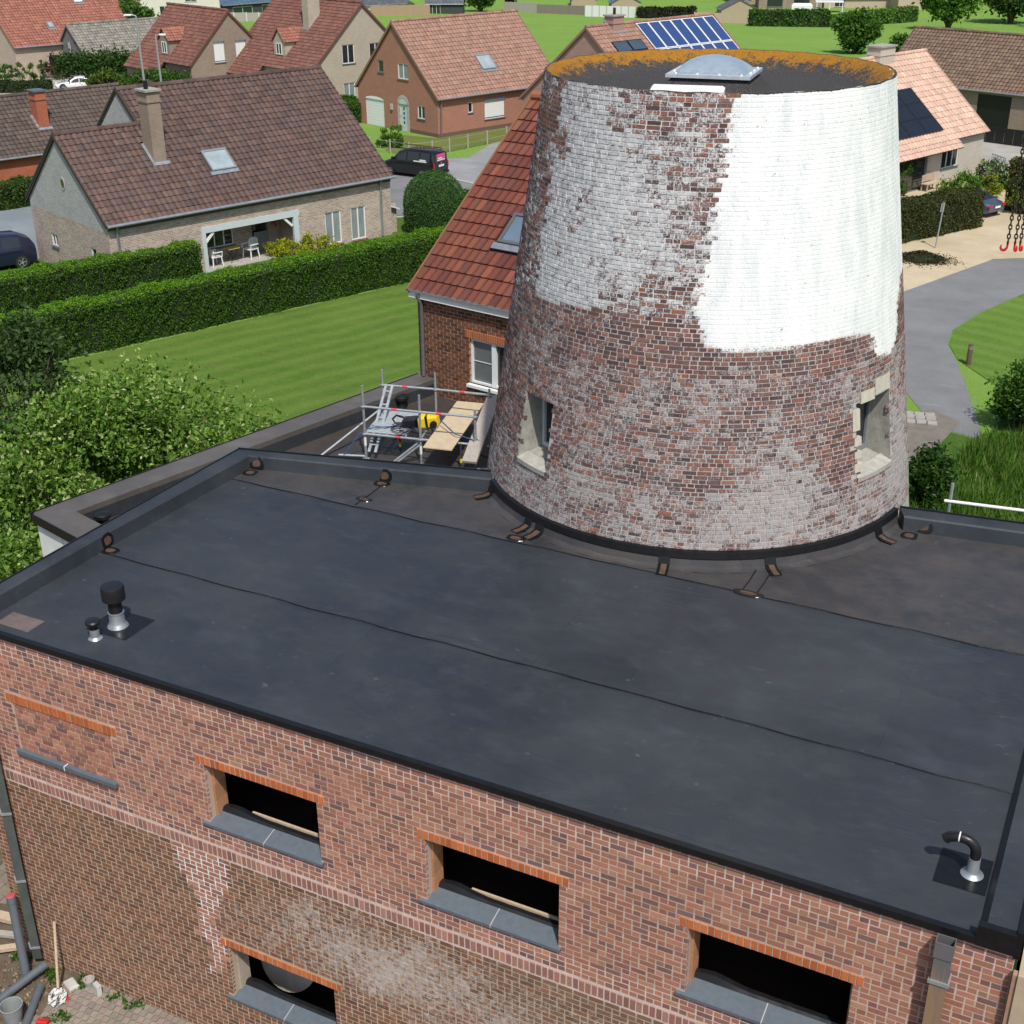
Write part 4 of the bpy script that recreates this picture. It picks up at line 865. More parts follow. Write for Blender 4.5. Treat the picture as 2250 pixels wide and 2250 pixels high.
MB().tube(hp, .009, 6).build('hose', M_black, None, label='black coiled hose spilling over the scaffold deck edge', cat='hose')
MB().tube([V3(-13.45, 19.35, ZL + .05), V3(-13.15, 19.5, ZL + .5), V3(-13.0, 19.6, pwz + .02), V3(-12.5, 19.95, pwz + .03), V3(-12.3, 20.05, pwz + .05)], .012, 6).build('rope', M_rope, None, label='blue rope hanging from the left side of the scaffold', cat='rope')
MB().tube([V3(-11.78, 20.25, ZL + .75), V3(-11.3, 19.95, ZL + .66), V3(-10.9, 19.93, ZL + .62), V3(-10.85, 19.9, ZL + .55), V3(-10.8, 19.98, ZL + .6), V3(-10.9, 19.97, ZL + .66)], .012, 6).build('rope', M_rope, None, label='blue rope tied around the right scaffold post', cat='rope')
gt_ = thing('guard_tube', (-1.6, 18.6, 5.2), 'pale scaffold guard tube with post behind the right rear parapet', 'scaffold tube')
MB().tube([V3(-2.12, 18.62, 5.2), V3(-2.12, 18.62, 6.75)], .024, 10).build('post', M_galv, gt_); MB().tube([V3(-2.2, 18.6, 6.46), V3(.6, 18.9, 6.50)], .024, 10).build('rail', M_white, gt_)
# tan neighbouring wall at the right edge
nb = thing('side_wall', (.3, 8.5, .4), 'tan rendered wall end at the lower right corner, next to the brick wall', 'wall')
b_ = MB(); b_.box(.075, .95, 9.74, 18.0, .3, 6.0); b_.build('wall', M_tan, nb); b_ = MB(); b_.box(.03, .075, 9.76, BY - .02, .3, 5.98); b_.build('brick_return', simple('brick_return', (.36, .2, .14), .85), nb)

# ================================================================ lifting chain
lc = thing('lifting_chain', (-2.14, 21.0, 9.5), 'dark hanging lifting chains with red hooks at the right edge', 'lifting chain')
def chain(x, y, z0, z1, s=.07):
    b = MB(); z = z0; k = 0
    while z < z1:
        e = X_ if k % 2 else Y_; pts = []
        for i in range(9):
            t_ = 2 * math.pi * i / 8; pts.append(V3(x, y, z) + e * (.022 * math.cos(t_)) + Z * (.045 * math.sin(t_)))
        b.tube(pts, .0105, 5, caps=False); z += s; k += 1
    return b.build('chain', M_chain, lc)
for (x, y, z0) in ((-2.13, 20.96, 9.84), (-2.03, 21.0, 9.84), (-1.96, 21.06, 9.84), (-2.07, 21.08, 10.34)):
    chain(x, y, z0, 14.9)
    if z0 < 10:
        b_ = MB(); sg = -1 if x < -2.1 else 1
        b_.tube([V3(x, y, z0 - .01), V3(x, y, z0 - .1)], [.02, .013], 8); b_.tube([V3(x, y, z0 - .08)] + [V3(x + sg * (.048 * (1 - math.cos(t_)) * (1 if sg < 0 else .35)), y, z0 - .08 - .055 * math.sin(t_) - .022 * (t_ / 3)) for t_ in [R(25 * i) for i in range(1, 10)]], [.013, .017, .02, .022, .023, .022, .02, .016, .012, .008], 8)
        b_.build('hook', M_red, lc, smooth=True)
b_ = MB(); b_.bevbox(V3(-2.03, 20.97, 10.8), V3(.07, 0, 0), V3(0, .07, 0), Z * .45, .015); b_.build('chain_shortener', M_galv, lc)
# ================================================================ foliage
tl_ = NT('foliage'); a = tl_.col(); df_ = tl_.n('BsdfDiffuse'); tr_ = tl_.n('BsdfTranslucent'); gl_ = tl_.n('BsdfGlossy'); mx = tl_.n('MixShader'); mx2 = tl_.n('MixShader')
tl_.set(df_.inputs[0], a.outputs['Color']); tl_.set(tr_.inputs[0], tl_.mix(1, a.outputs['Color'], (1.2, 1.35, .6), 'MULTIPLY')); gl_.inputs['Roughness'].default_value = .45; gl_.inputs[0].default_value = (.8, .85, .8, 1)
mx.inputs[0].default_value = .33; mx2.inputs[0].default_value = .012
for x, y in ((df_.outputs[0], mx.inputs[1]), (tr_.outputs[0], mx.inputs[2]), (mx.outputs[0], mx2.inputs[1]), (gl_.outputs[0], mx2.inputs[2]), (mx2.outputs[0], tl_.out.inputs[0])): tl_.t.links.new(x, y)
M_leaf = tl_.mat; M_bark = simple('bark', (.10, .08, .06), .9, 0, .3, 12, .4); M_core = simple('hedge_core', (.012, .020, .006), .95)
def leaf_cloud(name, pts, size, cols, parent=None, nrm=None, flat=.5, asp=.55, **kw):
    """one small four-cornered leaf at each point"""
    n = len(pts); a = rng.normal(size=(n, 3))
    if nrm is not None: a = a * flat + nrm
    a /= np.linalg.norm(a, axis=1)[:, None] + 1e-9
    b = rng.normal(size=(n, 3)); u = np.cross(a, b); u /= np.linalg.norm(u, axis=1)[:, None] + 1e-9; w = np.cross(a, u)
    s = size * rng.uniform(.6, 1.35, size=(n, 1)); v = np.empty((n, 4, 3)); p = np.asarray(pts)
    v[:, 0] = p - u * s; v[:, 1] = p + w * s * asp + a * s * .18; v[:, 2] = p + u * s; v[:, 3] = p - w * s * asp + a * s * .18
    c = np.ones((n, 4, 4)); c[:, :, :3] = np.asarray(cols)[:, None, :]; c[:, :, 3] = 0
    return np_obj(name, v.reshape(-1, 3), np.arange(4 * n).reshape(n, 4), c.reshape(-1, 4), M_leaf, parent, **kw)
def pal(n, cols, var=.25):
    cols = np.array(cols); c = cols[rng.integers(0, len(cols), n)]; return c * rng.uniform(1 - var, 1 + var, size=(n, 1))
def clumps(c, rad, k, cr, n, shell=.55):
    """points in k clumps spread over an ellipsoid"""
    d = rng.normal(size=(k, 3)); d /= np.linalg.norm(d, axis=1)[:, None]; rr = rng.uniform(shell, 1, size=(k, 1)) ** .6
    cc = np.array(c) + d * rr * np.array(rad); sz = cr * rng.uniform(.6, 1.25, size=k); idx = rng.integers(0, k, n)
    e = rng.normal(size=(n, 3)); rad_ = .5
    return cc[idx] + e * rad_ * sz[idx][:, None] * np.array([1, 1, .8]), e
def bush(name, label, cat, c, rad, n, size, cols, group=None, k=None, cr=None, trunk=None, var=.28, core=True):
    t = thing(name, (c[0], c[1], c[2] - rad[2]), label, cat, group)
    k = k or max(14, n // 120); cr = cr or min(rad) * .36
    p, e = clumps(c, [r - cr * .7 for r in rad], k, cr, n); base = trunk if trunk is not None else c[2] - rad[2]
    p = p[p[:, 2] > base]
    leaf_cloud('crown', p, size, pal(len(p), cols, var), t, nrm=None)
    b = MB(); bz = base if trunk is None else trunk - .0
    if trunk is None:
        for j in range(5):
            an_ = j * 1.26 + c[0]; b.tube([(c[0] + .1 * math.cos(an_), c[1] + .1 * math.sin(an_), bz), (c[0] + rad[0] * .3 * math.cos(an_), c[1] + rad[1] * .3 * math.sin(an_), c[2] - rad[2] * .1), (c[0] + rad[0] * .6 * math.cos(an_ + .3), c[1] + rad[1] * .6 * math.sin(an_ + .3), c[2] + rad[2] * .55)], [.05 * rad[0], .03 * rad[0], .008], 6)
    else:
        g = trunk; b.tube([(c[0], c[1], g - (c[2] - rad[2] - trunk) - .6), (c[0] + .05, c[1], c[2] - rad[2] * .5), (c[0], c[1], c[2] + rad[2] * .5)], [.14, .1, .03], 8)
        for j in range(6):
            an_ = j * 1.05; b.tube([(c[0], c[1], c[2] - rad[2] * .5 + j * .12), (c[0] + rad[0] * .65 * math.cos(an_), c[1] + rad[1] * .65 * math.sin(an_), c[2] + rad[2] * .15)], [.05, .012], 5)
    b.build('branches' if trunk is None else 'trunk', M_bark, t, smooth=True)
    return t
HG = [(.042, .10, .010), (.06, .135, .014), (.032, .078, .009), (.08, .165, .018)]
def hedge(name, label, p0, p1, th, h, z0, dens, size, cols=HG, group=None, wob=.06, topcols=None, roundtop=.25):
    """clipped hedge: leaf shell over a dark twiggy core, thickness to the left of p0->p1"""
    p0, p1 = V3(*p0, z0), V3(*p1, z0); d = p1 - p0; L = d.length; d.normalize(); nn = V3(-d.y, d.x, 0)
    if th < 0: nn, th = -nn, -th
    t = thing(name, (p0 + p1) / 2 + nn * th / 2, label, 'hedge', group)
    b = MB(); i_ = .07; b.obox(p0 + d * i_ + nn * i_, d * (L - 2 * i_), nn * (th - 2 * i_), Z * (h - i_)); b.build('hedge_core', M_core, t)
    P_, N_, T_ = [], [], []
    def samp(n, fn, nv, top): 
        u, w = rng.uniform(size=n), rng.uniform(size=n); q = fn(u, w)
        P_.append(q); N_.append(np.tile(np.array(nv), (n, 1))); T_.append(np.full(n, top))
    P0, D, NN = np.array(p0), np.array(d), np.array(nn)
    samp(int(L * h * dens), lambda u, w: P0 + np.outer(u * L, D) + np.outer(w * h, [0, 0, 1]), tuple(-nn), 0)
    samp(int(L * h * dens * .4), lambda u, w: P0 + NN * th + np.outer(u * L, D) + np.outer(w * h, [0, 0, 1]), tuple(nn), 0)
    samp(int(L * th * dens * 1.2), lambda u, w: P0 + np.outer(u * L, D) + np.outer(w * th, NN) + np.array([0, 0, h]), (0, 0, 1), 1)
    samp(int(th * h * dens), lambda u, w: P0 + np.outer(u * th, NN) + np.outer(w * h, [0, 0, 1]), tuple(-d), 0)
    samp(int(th * h * dens), lambda u, w: P0 + D * L + np.outer(u * th, NN) + np.outer(w * h, [0, 0, 1]), tuple(d), 0)
    p = np.concatenate(P_); nv = np.concatenate(N_); tp_ = np.concatenate(T_)
    s = (p - P0) @ D; off = (p - P0) @ NN
    edge = np.clip(1 - np.minimum(off, th - off) / .3, 0, 1) * np.clip((p[:, 2] - z0 - h + .3) / .3, 0, 1)      # round the top edges
    p = p - np.array([0, 0, 1]) * (edge ** 2 * roundtop * .5)[:, None] + nv * (.05 * np.sin(s * 1.9 + p[:, 2] * 2.3) + .035 * np.sin(s * 5.1 + off * 4) + rng.normal(0, wob * .45, len(p)) + (rng.uniform(size=len(p)) < .035) * np.abs(rng.normal(0, .09, len(p))) + .03 * np.sin(s * 11.3 + p[:, 2] * 9))[:, None]
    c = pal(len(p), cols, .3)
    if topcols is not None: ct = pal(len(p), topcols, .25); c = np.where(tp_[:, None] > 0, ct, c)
    leaf_cloud('leaves', p, size, c, t, nrm=nv, flat=.75)
    return t

# ================================================================ ground
def sheet(name, polys, z, mat, label=None, zf=None):
    b = MB()
    for P_ in polys: b.poly([(x, y, zf(x, y) if zf else z) for x, y in P_])
    return b.build(name, mat, kind='structure')
def m_grass(name, c1, c2, c3, stripe=None, sc=1.0):
    t = NT(name); p = t.pos(); n1 = t.noise(p, .35 * sc, 4, .6); n2 = t.noise(p, 3.0 * sc, 5, .7); n3 = t.noise(p, 38, 3, .7)
    c = t.mix(t.ramp(n1, [(.35, 0.0), (.68, 1.0)]), c1, c2); c = t.mix(t.ramp(n2, [(.52, 0.0), (.78, .75)]), c, c3)
    n4 = t.noise(p, 11, 4, .7); c = t.mix(1, c, t.ramp(n4, [(.3, .8), (.7, 1.2)]), 'MULTIPLY')
    c = t.mix(t.ramp(t.noise(p, 1.1 * sc, 5, .75), [(.66, 0.0), (.76, .55)]), c, tuple(x * y for x, y in zip(c3, (1.5, 1.15, 1.3))))
    c = t.mix(t.ramp(t.noise(t.map(p, (1, 1, 1), (0, 0, 1), (7, 3, 0)), .9 * sc, 5, .75), [(.64, 0.0), (.74, .5)]), c, tuple(x * .6 for x in c1))
    if stripe:
        m_ = t.map(p, (1, 1, 1), (0, 0, stripe)); w = t.n('TexWave', wave_type='BANDS', bands_direction='Y'); t.set(w.inputs[0], m_); w.inputs['Scale'].default_value = .30; w.inputs['Distortion'].default_value = 3.2; w.inputs['Detail'].default_value = 2; w.inputs['Detail Scale'].default_value = 1.2
        fine_ = t.noise(t.map(p, (.25, 5, 1), (0, 0, stripe)), 1.4, 4, .65)
        c = t.mix(t.ramp(w.outputs[0], [(.2, 0.0), (.95, .2)]), c, tuple(x * 1.45 for x in c3))
        c = t.mix(t.ramp(fine_, [(.47, 0.0), (.74, .6)]), c, (.15, .155, .055))
    c = t.mix(1, c, t.ramp(n3, [(.3, .7), (.7, 1.32)]), 'MULTIPLY'); t.bump(t.math('ADD', n3, n2), .7, .05)
    return t.fin(c, .95, 0, .15)
M_lawn = m_grass('lawn', (.068, .14, .017), (.095, .175, .024), (.145, .20, .04), R(-66.5))
M_lawn2 = m_grass('lawn_right', (.085, .175, .022), (.115, .22, .03), (.15, .23, .045), R(20))
M_field = m_grass('field', (.15, .265, .045), (.175, .29, .055), (.205, .30, .08), None, .4)
M_meadow = m_grass('rough_grass', (.05, .11, .016), (.07, .14, .02), (.10, .15, .03))
def m_asphalt(name, c, c2):
    t = NT(name); p = t.pos(); n1 = t.noise(p, .5, 5, .65); n2 = t.noise(p, 45, 2, .6); n3 = t.noise(t.map(p, (.3, 2.2, 1), (0, 0, R(-20))), 1, 4, .7)
    k = t.mix(t.ramp(n1, [(.35, 0.0), (.65, 1.0)]), c, c2); k = t.mix(t.ramp(n3, [(.6, 0.0), (.75, .35)]), k, tuple(x * 1.5 for x in c2)); k = t.mix(1, k, t.ramp(n2, [(.3, .85), (.7, 1.15)]), 'MULTIPLY'); t.bump(n2, .3, .01)
    return t.fin(k, .85, 0, .3)
M_asph = m_asphalt('asphalt', (.155, .16, .162), (.2, .203, .205)); M_asph2 = m_asphalt('asphalt_pale', (.21, .22, .225), (.28, .29, .3)); M_sand = m_asphalt('sandy_gravel', (.42, .345, .225), (.52, .435, .295)); M_path = m_asphalt('concrete_path', (.3, .29, .26), (.4, .38, .34))
def gz(x, y): return -1.0 if y < 100 else (-1.0 - .04 * (min(y, 240) - 100))
gb = MB(); xs_ = [-900, -300, -150, -60, 0, 60, 300, 900]; ys_ = [13.6, 40, 70, 100, 140, 190, 240, 500, 1400]
for i in range(len(xs_) - 1):
    for j in range(len(ys_) - 1):
        P_ = [(xs_[i], ys_[j]), (xs_[i + 1], ys_[j]), (xs_[i + 1], ys_[j + 1]), (xs_[i], ys_[j + 1])]; gb.poly([(x, y, gz(x, y)) for x, y in P_])
gb.build('ground', M_field, kind='structure')
sheet('lawn', [[(-40, 22), (-13, 18), (-13, 60), (-24.5, 60), (-36.5, 31)]], G + .004, M_lawn)
sheet('meadow', [[(-60, 13.7), (-15, 13.7), (-14, 24), (-40, 22.0)]], G + .008, M_meadow)
UD, VD = V3(math.cos(R(69.2)), math.sin(R(69.2)), 0), V3(-math.sin(R(69.2)), math.cos(R(69.2)), 0)
def uv(a, b, o=(-36.8, 58.3)): q = V3(o[0], o[1], 0) + UD * a + VD * b; return (q.x, q.y)
sheet('garden', [[(-62, 32), (-41.5, 27), (-24.5, 61), (-33.5, 64), (-45, 62), (-60, 66)]], G + .006, m_grass('garden_grass', (.06, .12, .018), (.08, .145, .022), (.1, .15, .03)))
sheet('side_road', [[(-40.6, 56.6), (-33.0, 61.6), (-30.5, 66.2), (-35.9, 67.5), (-39.4, 68.9), (-52, 74), (-53.5, 71), (-44.5, 62.0)]], G + .010, M_asph)
sheet('street', [[(-39.4, 68.9), (-36.0, 67.6), (-30.2, 65.6), (-28.5, 80), (-37, 95), (-42.2, 81.2), (-41.0, 75.2), (-43.9, 72.2)]], G + .014, M_asph2)
k_ = MB()
for (a, b) in (((-39.4, 68.9), (-36.0, 67.65)), ((-36.0, 67.65), (-33.2, 66.6)), ((-37.2, 58.0), (-33.0, 61.6))):
    d_ = V3(b[0] - a[0], b[1] - a[1], 0); k_.obox(V3(*a, G), d_, V3(-d_.y, d_.x, 0).normalized() * .16, Z * .05)
k_.build('kerb', M_lightstone, kind='structure')
k_ = MB(); k_.obox(V3(-34.2, 66.95, G + .016), V3(1.4, -.5, 0), V3(.15, .9, 0), Z * .006); k_.build('road_marking', M_white, kind='structure')
sheet('driveway', [[(-60, 35), (-49.5, 38), (-47.2, 44.4), (-50, 50), (-62, 55)]], G + .012, m_asphalt('driveway', (.17, .2, .215), (.22, .25, .27)))
sheet('back_yard', [[(-110, 80), (-78, 74), (-66, 84), (-70, 96), (-100, 99)]], G + .010, M_path)
# right side
sheet('lane', [[(-22, 52), (-9.6, 56.0), (-7.0, 63.2), (-3.5, 65.5), (6, 68), (6, 60.5), (-4.93, 58.0), (-6.1, 54.5), (-6.75, 51.5), (-6.6, 49.6), (-6.0, 47.9), (-4.9, 44.2), (-3.9, 40.4), (-5.5, 40.9), (-6.9, 43.6), (-16, 47)]], G + .014, M_asph)
sheet('gravel_verge', [[(-26, 50), (-10.6, 54), (-8.3, 56.5), (-7.0, 63.3), (-3.4, 65.6), (6, 68.1), (6, 84), (-6, 84), (-9, 79), (-14.5, 80), (-20, 70)]], G + .010, M_sand)
k_ = MB(); pts = [(-16.2, 53.6), (-9.55, 56.1)]
for a, b in zip(pts[:-1], pts[1:]): d_ = V3(b[0] - a[0], b[1] - a[1], 0); k_.obox(V3(*a, G), d_, V3(-d_.y, d_.x, 0).normalized() * .35, Z * .06)
k_.build('kerb', M_lightstone, kind='structure')
sheet('right_lawn', [[(-6.72, 51.5), (-6.55, 49.6), (-5.95, 47.95), (-3.0, 44), (10, 40), (10, 62), (-4.9, 57.95), (-6.05, 54.4)]], G + .022, M_lawn2)
sheet('rough_ground', [[(-9, 30), (8, 26), (10, 42), (-3.6, 43.5), (-3.9, 40.3), (-5.5, 40.8), (-7.5, 43), (-10, 40)]], G + .018, M_meadow)
sheet('old_path', [[(-7.2, 38.4), (-5.9, 42.5), (-4.8, 41.6), (-5.2, 38.2), (-6.4, 35.6)]], G + .024, simple('worn_path', (.17, .15, .125), .9, 0, .3, 3, .2))
# loose concrete pavers
pv = thing('paver_pile', (-6.3, 41.3, G), 'loose old grey pavers lying in the grass right of the tower', 'pavers')
for i in range(4):
    for j in range(3):
        o = V3(-6.7 + i * .33 - j * .1, 40.7 + j * .34 + i * .06, G + .03); b_ = MB(); b_.bevbox(o, V3(.3, .06, random.uniform(-.02, .03)), V3(-.06, .3, 0), Z * .06, .01); b_.build('paver', M_conc, pv)
# ---------------------------------------------------------------- front yard
yb = MB(); yb.poly([(-60, -60, .48), (60, -60, .48), (60, 9.9, .48), (-11.9, 9.9, .48), (-13.25, 9.9, .48), (-13.25, 13.4, .3), (-60, 13.4, -.6)]); yb.poly([(-60, 13.4, -.6), (-13.25, 13.4, .3), (-13.3, 14.2, -.99), (-60, 14.2, -.99)]); yard = yb.build('yard', simple('yard_soil', (.115, .09, .062), .95, 0, .45, 3.5, .6, .2), kind='structure')
M_paver = attr_mat('paver', .9, .2, 20, .3, film=None)
pav = unit_brick(M_paver, 'paver'); pcs = []
for i in range(-3, 26):
    for j in range(0, 17):
        x = -11.95 + i * .105 + (j % 2) * .05 - j * .012; y = 9.80 - j * .105
        if x < -12.05 + .05 * math.sin(j * 2.1) or y < 8.0: continue
        pcs.append((V3(x, y, .487 + random.uniform(-.004, .004)), V3(1, .12, 0).normalized(), Z, V3(-.12, 1, 0).normalized(), .098, .04, .098, (*jit((.24, .20, .165), .15), 0)))
for (x0, y0) in ((-14.9, 10.1),):
    for i in range(9):
        for j in range(12): pcs.append((V3(x0 + i * .21, y0 + j * .21, .40), V3(1, .1, 0).normalized(), Z, V3(-.1, 1, 0).normalized(), .2, .06, .2, (*jit((.21, .17, .14), .15), 0)))
lay(yard, pcs, M_paver, 300, 'paver', 'paver_field')
gr = MB()                                               # rubble and gravel in the dug corner
for k in range(420):
    x, y = random.uniform(-13.4, -12.1), random.uniform(8.4, 9.75); s_ = random.uniform(.006, .028)
    gr.cbox((x, y, .478), V3(math.cos(k), math.sin(k), .2).normalized(), V3(-math.sin(k), math.cos(k), 0), Z, s_ * 1.6, s_, s_ * 1.2, (*jit(random.choice([(.2, .16, .12), (.3, .27, .23), (.13, .09, .06), (.24, .13, .08)]), .3), 0))
gr.build('rubble', M_paver, kind='stuff', label='gravel and rubble in the dug corner of the yard', cat='rubble')
# pipes
def pipe(name, a, b, r, label, cap=None):
    t = thing(name, a, label, 'pipe'); d = (Vector(b) - Vector(a)).normalized()
    MB().tube([a, b], r, 16).build('pipe', M_pvc, t, smooth=True); MB().tube([Vector(b) - d * .1, Vector(b) + d * .01], r * 1.12, 16).build('socket', M_pvc, t, smooth=True)
    if cap: MB().tube([Vector(b) + d * .005, Vector(b) + d * .03], r * 1.18, 16).build('end_cap', simple('pink_cap', (.5, .10, .10), .5), t)
pipe('drain_pipe', V3(-12.70, 9.44, .45), V3(-12.98, 9.68, 1.74), .062, 'upright grey plastic drain pipe with pink end cap at the wall corner', True)
pipe('drain_pipe', V3(-12.72, 8.85, .56), V3(-12.55, 9.66, .64), .06, 'grey plastic drain pipe lying aslant at the foot of the downpipe')
pipe('drain_pipe', V3(-12.02, 8.72, .54), V3(-12.38, 9.38, .54), .058, 'short grey drain pipe lying beside the shovel')
bk = thing('bucket', (-12.3, 8.8, .48), 'grey plastic bucket at the lower left corner of the yard', 'bucket')
MB().lathe([(0, .02), (.115, .02), (.15, .29), (.158, .29), (.158, .30), (.142, .30), (.108, .035), (0, .03)], (-12.3, 8.8, .48), 24).build('pail', simple('bucket_grey', (.24, .26, .26), .5), bk, smooth=True)
sv_ = thing('shovel', (-12.03, 9.35, .48), 'shovel with wooden handle and mortar-splashed blade leaning on the brick wall', 'shovel')
MB().tube([V3(-12.28, 9.76, 1.5), V3(-12.08, 9.44, .62)], .02, 8).build('handle', M_wood, sv_)
b_ = MB(); q = V3(-12.07, 9.44, .62); d_ = V3(.14, -.22, -.10); s_ = V3(.11, .07, 0)
b_.add([q - s_ * .5, q + s_ * .5, q + s_ + d_ * .3 - Z * .01, q - s_ + d_ * .3 - Z * .01, q + s_ * .9 + d_ * .8, q - s_ * .9 + d_ * .8, q + d_ * 1.05, q + d_ * .5 - Z * .03], [(0, 1, 7), (1, 2, 7), (2, 4, 7), (4, 6, 7), (6, 5, 7), (5, 3, 7), (3, 0, 7)])
ts = NT('mortar_splashed'); n_ = ts.noise(ts.map(ts.pos(), (25, 8, 8)), 1.6, 4, .7); b_.build('blade', ts.fin(ts.ramp(n_, [(.45, (.03, .03, .03)), (.52, (.55, .53, .5))]), .8), sv_)
for i, (a, b, w, h, lb, mt) in enumerate((((-14.3, 10.05, .5), (-13.5, 10.2, .5), .16, .07, 'reddish brown timber beam, furthest of the planks by the wall corner', M_wood), ((-14.1, 9.75, .5), (-13.38, 9.98, .5), .10, .05, 'pale plank lying left of the wall corner, in the middle of the pile', M_wood2), ((-13.9, 9.3, .5), (-13.16, 9.80, .55), .10, .06, 'pale yellow plank nearest the upright drain pipe', M_wood))):
    a, b = V3(*a), V3(*b); d_ = b - a; b_ = MB(); b_.obox(a, d_, V3(-d_.y, d_.x, 0).normalized() * w, Z * h); b_.build('plank', mt, None, label=lb, cat='plank', group='planks by the wall corner')
b_ = MB(); b_.bevbox(V3(-11.66, 9.68, .48), V3(.13, -.05, .02), V3(.03, .06, .02), V3(-.02, .02, .17), .01); b_.build('paving_block', M_lightstone, None, label='pale grey block leaning at the foot of the brick wall', cat='block')
MB().lathe([(.05, 0), (.075, .12), (.08, .12), (.08, .14), (.06, .14), (.05, .1), (0, .1)], (-11.8, 9.76, .48), 14).build('plant_pot', M_conc, None, smooth=True, label='small grey pot beside the pale block at the wall foot', cat='pot')
b_ = MB(); b_.bevbox(V3(-12.16, 9.60, .48), V3(.2, -.08, 0), V3(.06, .14, .0), V3(-.02, .02, .06), .02); b_.build('stone_slab', M_lightstone, None, label='flat pale stone slab against the wall foot near the shovel', cat='stone')
b_ = MB(); b_.bevbox(V3(-11.97, 9.40, .49), V3(.1, -.02, 0), V3(.02, .05, 0), Z * .05, .015); b_.build('red_scrap', M_red, None, label='crumpled red scrap beside the shovel blade', cat='scrap')
b_ = MB(); b_.bevbox(V3(-11.95, 8.86, .49), V3(.16, .06, 0), V3(-.03, .08, 0), Z * .08, .02); b_.build('red_container', M_red, None, label='red plastic piece under the weeds at the bottom edge', cat='container')
for i, (x, y, r_, n_, lb) in enumerate(((-11.9, 9.78, .13, 90, 'small green weed behind the grey pot'), (-11.33, 9.76, .12, 80, 'low weed at the wall foot right of the pale block'), (-11.0, 9.74, .15, 90, 'spreading green weed at the wall foot, right of the others'), (-11.78, 9.02, .22, 260, 'large leafy weed at the bottom edge over red plastic'), (-13.08, 9.75, .14, 90, 'green weed between planks and upright drain pipe'), (-12.4, 9.62, .13, 90, 'green weed behind the slanting drain pipe'))):
    p, e = clumps((x, y, .5), (r_, r_ * .8, .09), 8, .07, n_); p[:, 2] = np.maximum(p[:, 2], .5); t = thing('weed', (x, y, .48), lb, 'weed', 'weeds in the yard'); leaf_cloud('leaves', p, .035, pal(len(p), [(.05, .12, .015), (.08, .17, .025), (.035, .09, .012)]), t)
    MB().tube([(x, y, .47), (x + .01, y, .56)], .008, 5).build('stem', M_bark, t)
# ================================================================ village houses
def m_house(name, c1, c2, mort, var=.2, scale=1.0):
    t = NT(name); p = t.pos(); s = t.sep(p)
    q = UD + VD; sx = t.math('ADD', t.math('MULTIPLY', s[0], q.x), t.math('MULTIPLY', s[1], q.y))
    cb = t.n('CombineXYZ'); t.set(cb.inputs[0], sx); t.set(cb.inputs[1], s[2])
    b = t.n('TexBrick'); t.set(b.inputs['Vector'], cb.outputs[0]); t.set(b.inputs['Color1'], c1); t.set(b.inputs['Color2'], c2); t.set(b.inputs['Mortar'], mort)
    b.inputs['Scale'].default_value = 1 / scale; b.inputs['Brick Width'].default_value = .2; b.inputs['Row Height'].default_value = .07; b.inputs['Mortar Size'].default_value = .012; b.inputs['Bias'].default_value = -.1
    n1 = t.noise(p, 1.3, 4, .6); n2 = t.noise(p, 9, 4, .7)
    c = t.mix(1, b.outputs[0], t.ramp(t.math('ADD', t.math('MULTIPLY', n1, .5), t.math('MULTIPLY', n2, .5)), [(.3, 1 - var), (.7, 1 + var)]), 'MULTIPLY'); t.bump(b.outputs[1], -.3, .01)
    return t.fin(c, .9, 0, .2)
MW = dict(h1=m_house('pink_grey_brick', (.43, .33, .265), (.23, .17, .145), (.47, .42, .36)), h1g=m_house('pale_grey_brick', (.47, .47, .455), (.36, .36, .355), (.3, .3, .29), .15),
          orange=m_house('orange_brick', (.37, .165, .11), (.30, .135, .092), (.36, .2, .15), .12), redor=m_house('red_orange_brick', (.40, .105, .05), (.34, .085, .042), (.36, .16, .1), .15), beige=m_house('beige_brick', (.43, .37, .29), (.36, .31, .245), (.42, .37, .31), .12),
          brown=m_house('brown_beige_brick', (.27, .2, .155), (.22, .165, .13), (.3, .25, .2), .15), tan=m_house('tan_render_brick', (.47, .37, .29), (.42, .33, .26), (.42, .35, .28), .1), greyw=m_house('grey_boarded', (.22, .22, .22), (.17, .17, .175), (.12, .12, .12), .15, 2.2), pink=m_house('pinkish_brick', (.37, .21, .17), (.31, .17, .14), (.38, .27, .22), .12), pale=m_house('pale_brick', (.52, .46, .40), (.44, .385, .33), (.48, .43, .38), .12), white=simple('white_house_render', (.6, .57, .5), .85, 0, .1, 3))
RC = dict(brown=[(.088, .054, .045), (.10, .061, .05), (.076, .047, .041), (.11, .068, .055), (.086, .058, .053)], salmon=[(.275, .158, .116), (.30, .172, .126), (.25, .142, .104)], red=[(.27, .108, .074), (.24, .095, .066), (.30, .125, .085)], redbr=[(.165, .072, .053), (.14, .06, .046), (.19, .085, .06)], dkbrown=[(.088, .066, .054), (.075, .056, .047), (.10, .075, .06)], grey=[(.2, .185, .155), (.17, .16, .14), (.24, .22, .185)], pale=[(.52, .35, .265), (.55, .37, .285), (.49, .325, .245)], barn=[(.155, .10, .068), (.135, .088, .062), (.18, .12, .08)], slate=[(.10, .11, .125), (.085, .095, .11)], blue=[(.07, .12, .18), (.085, .14, .2)])
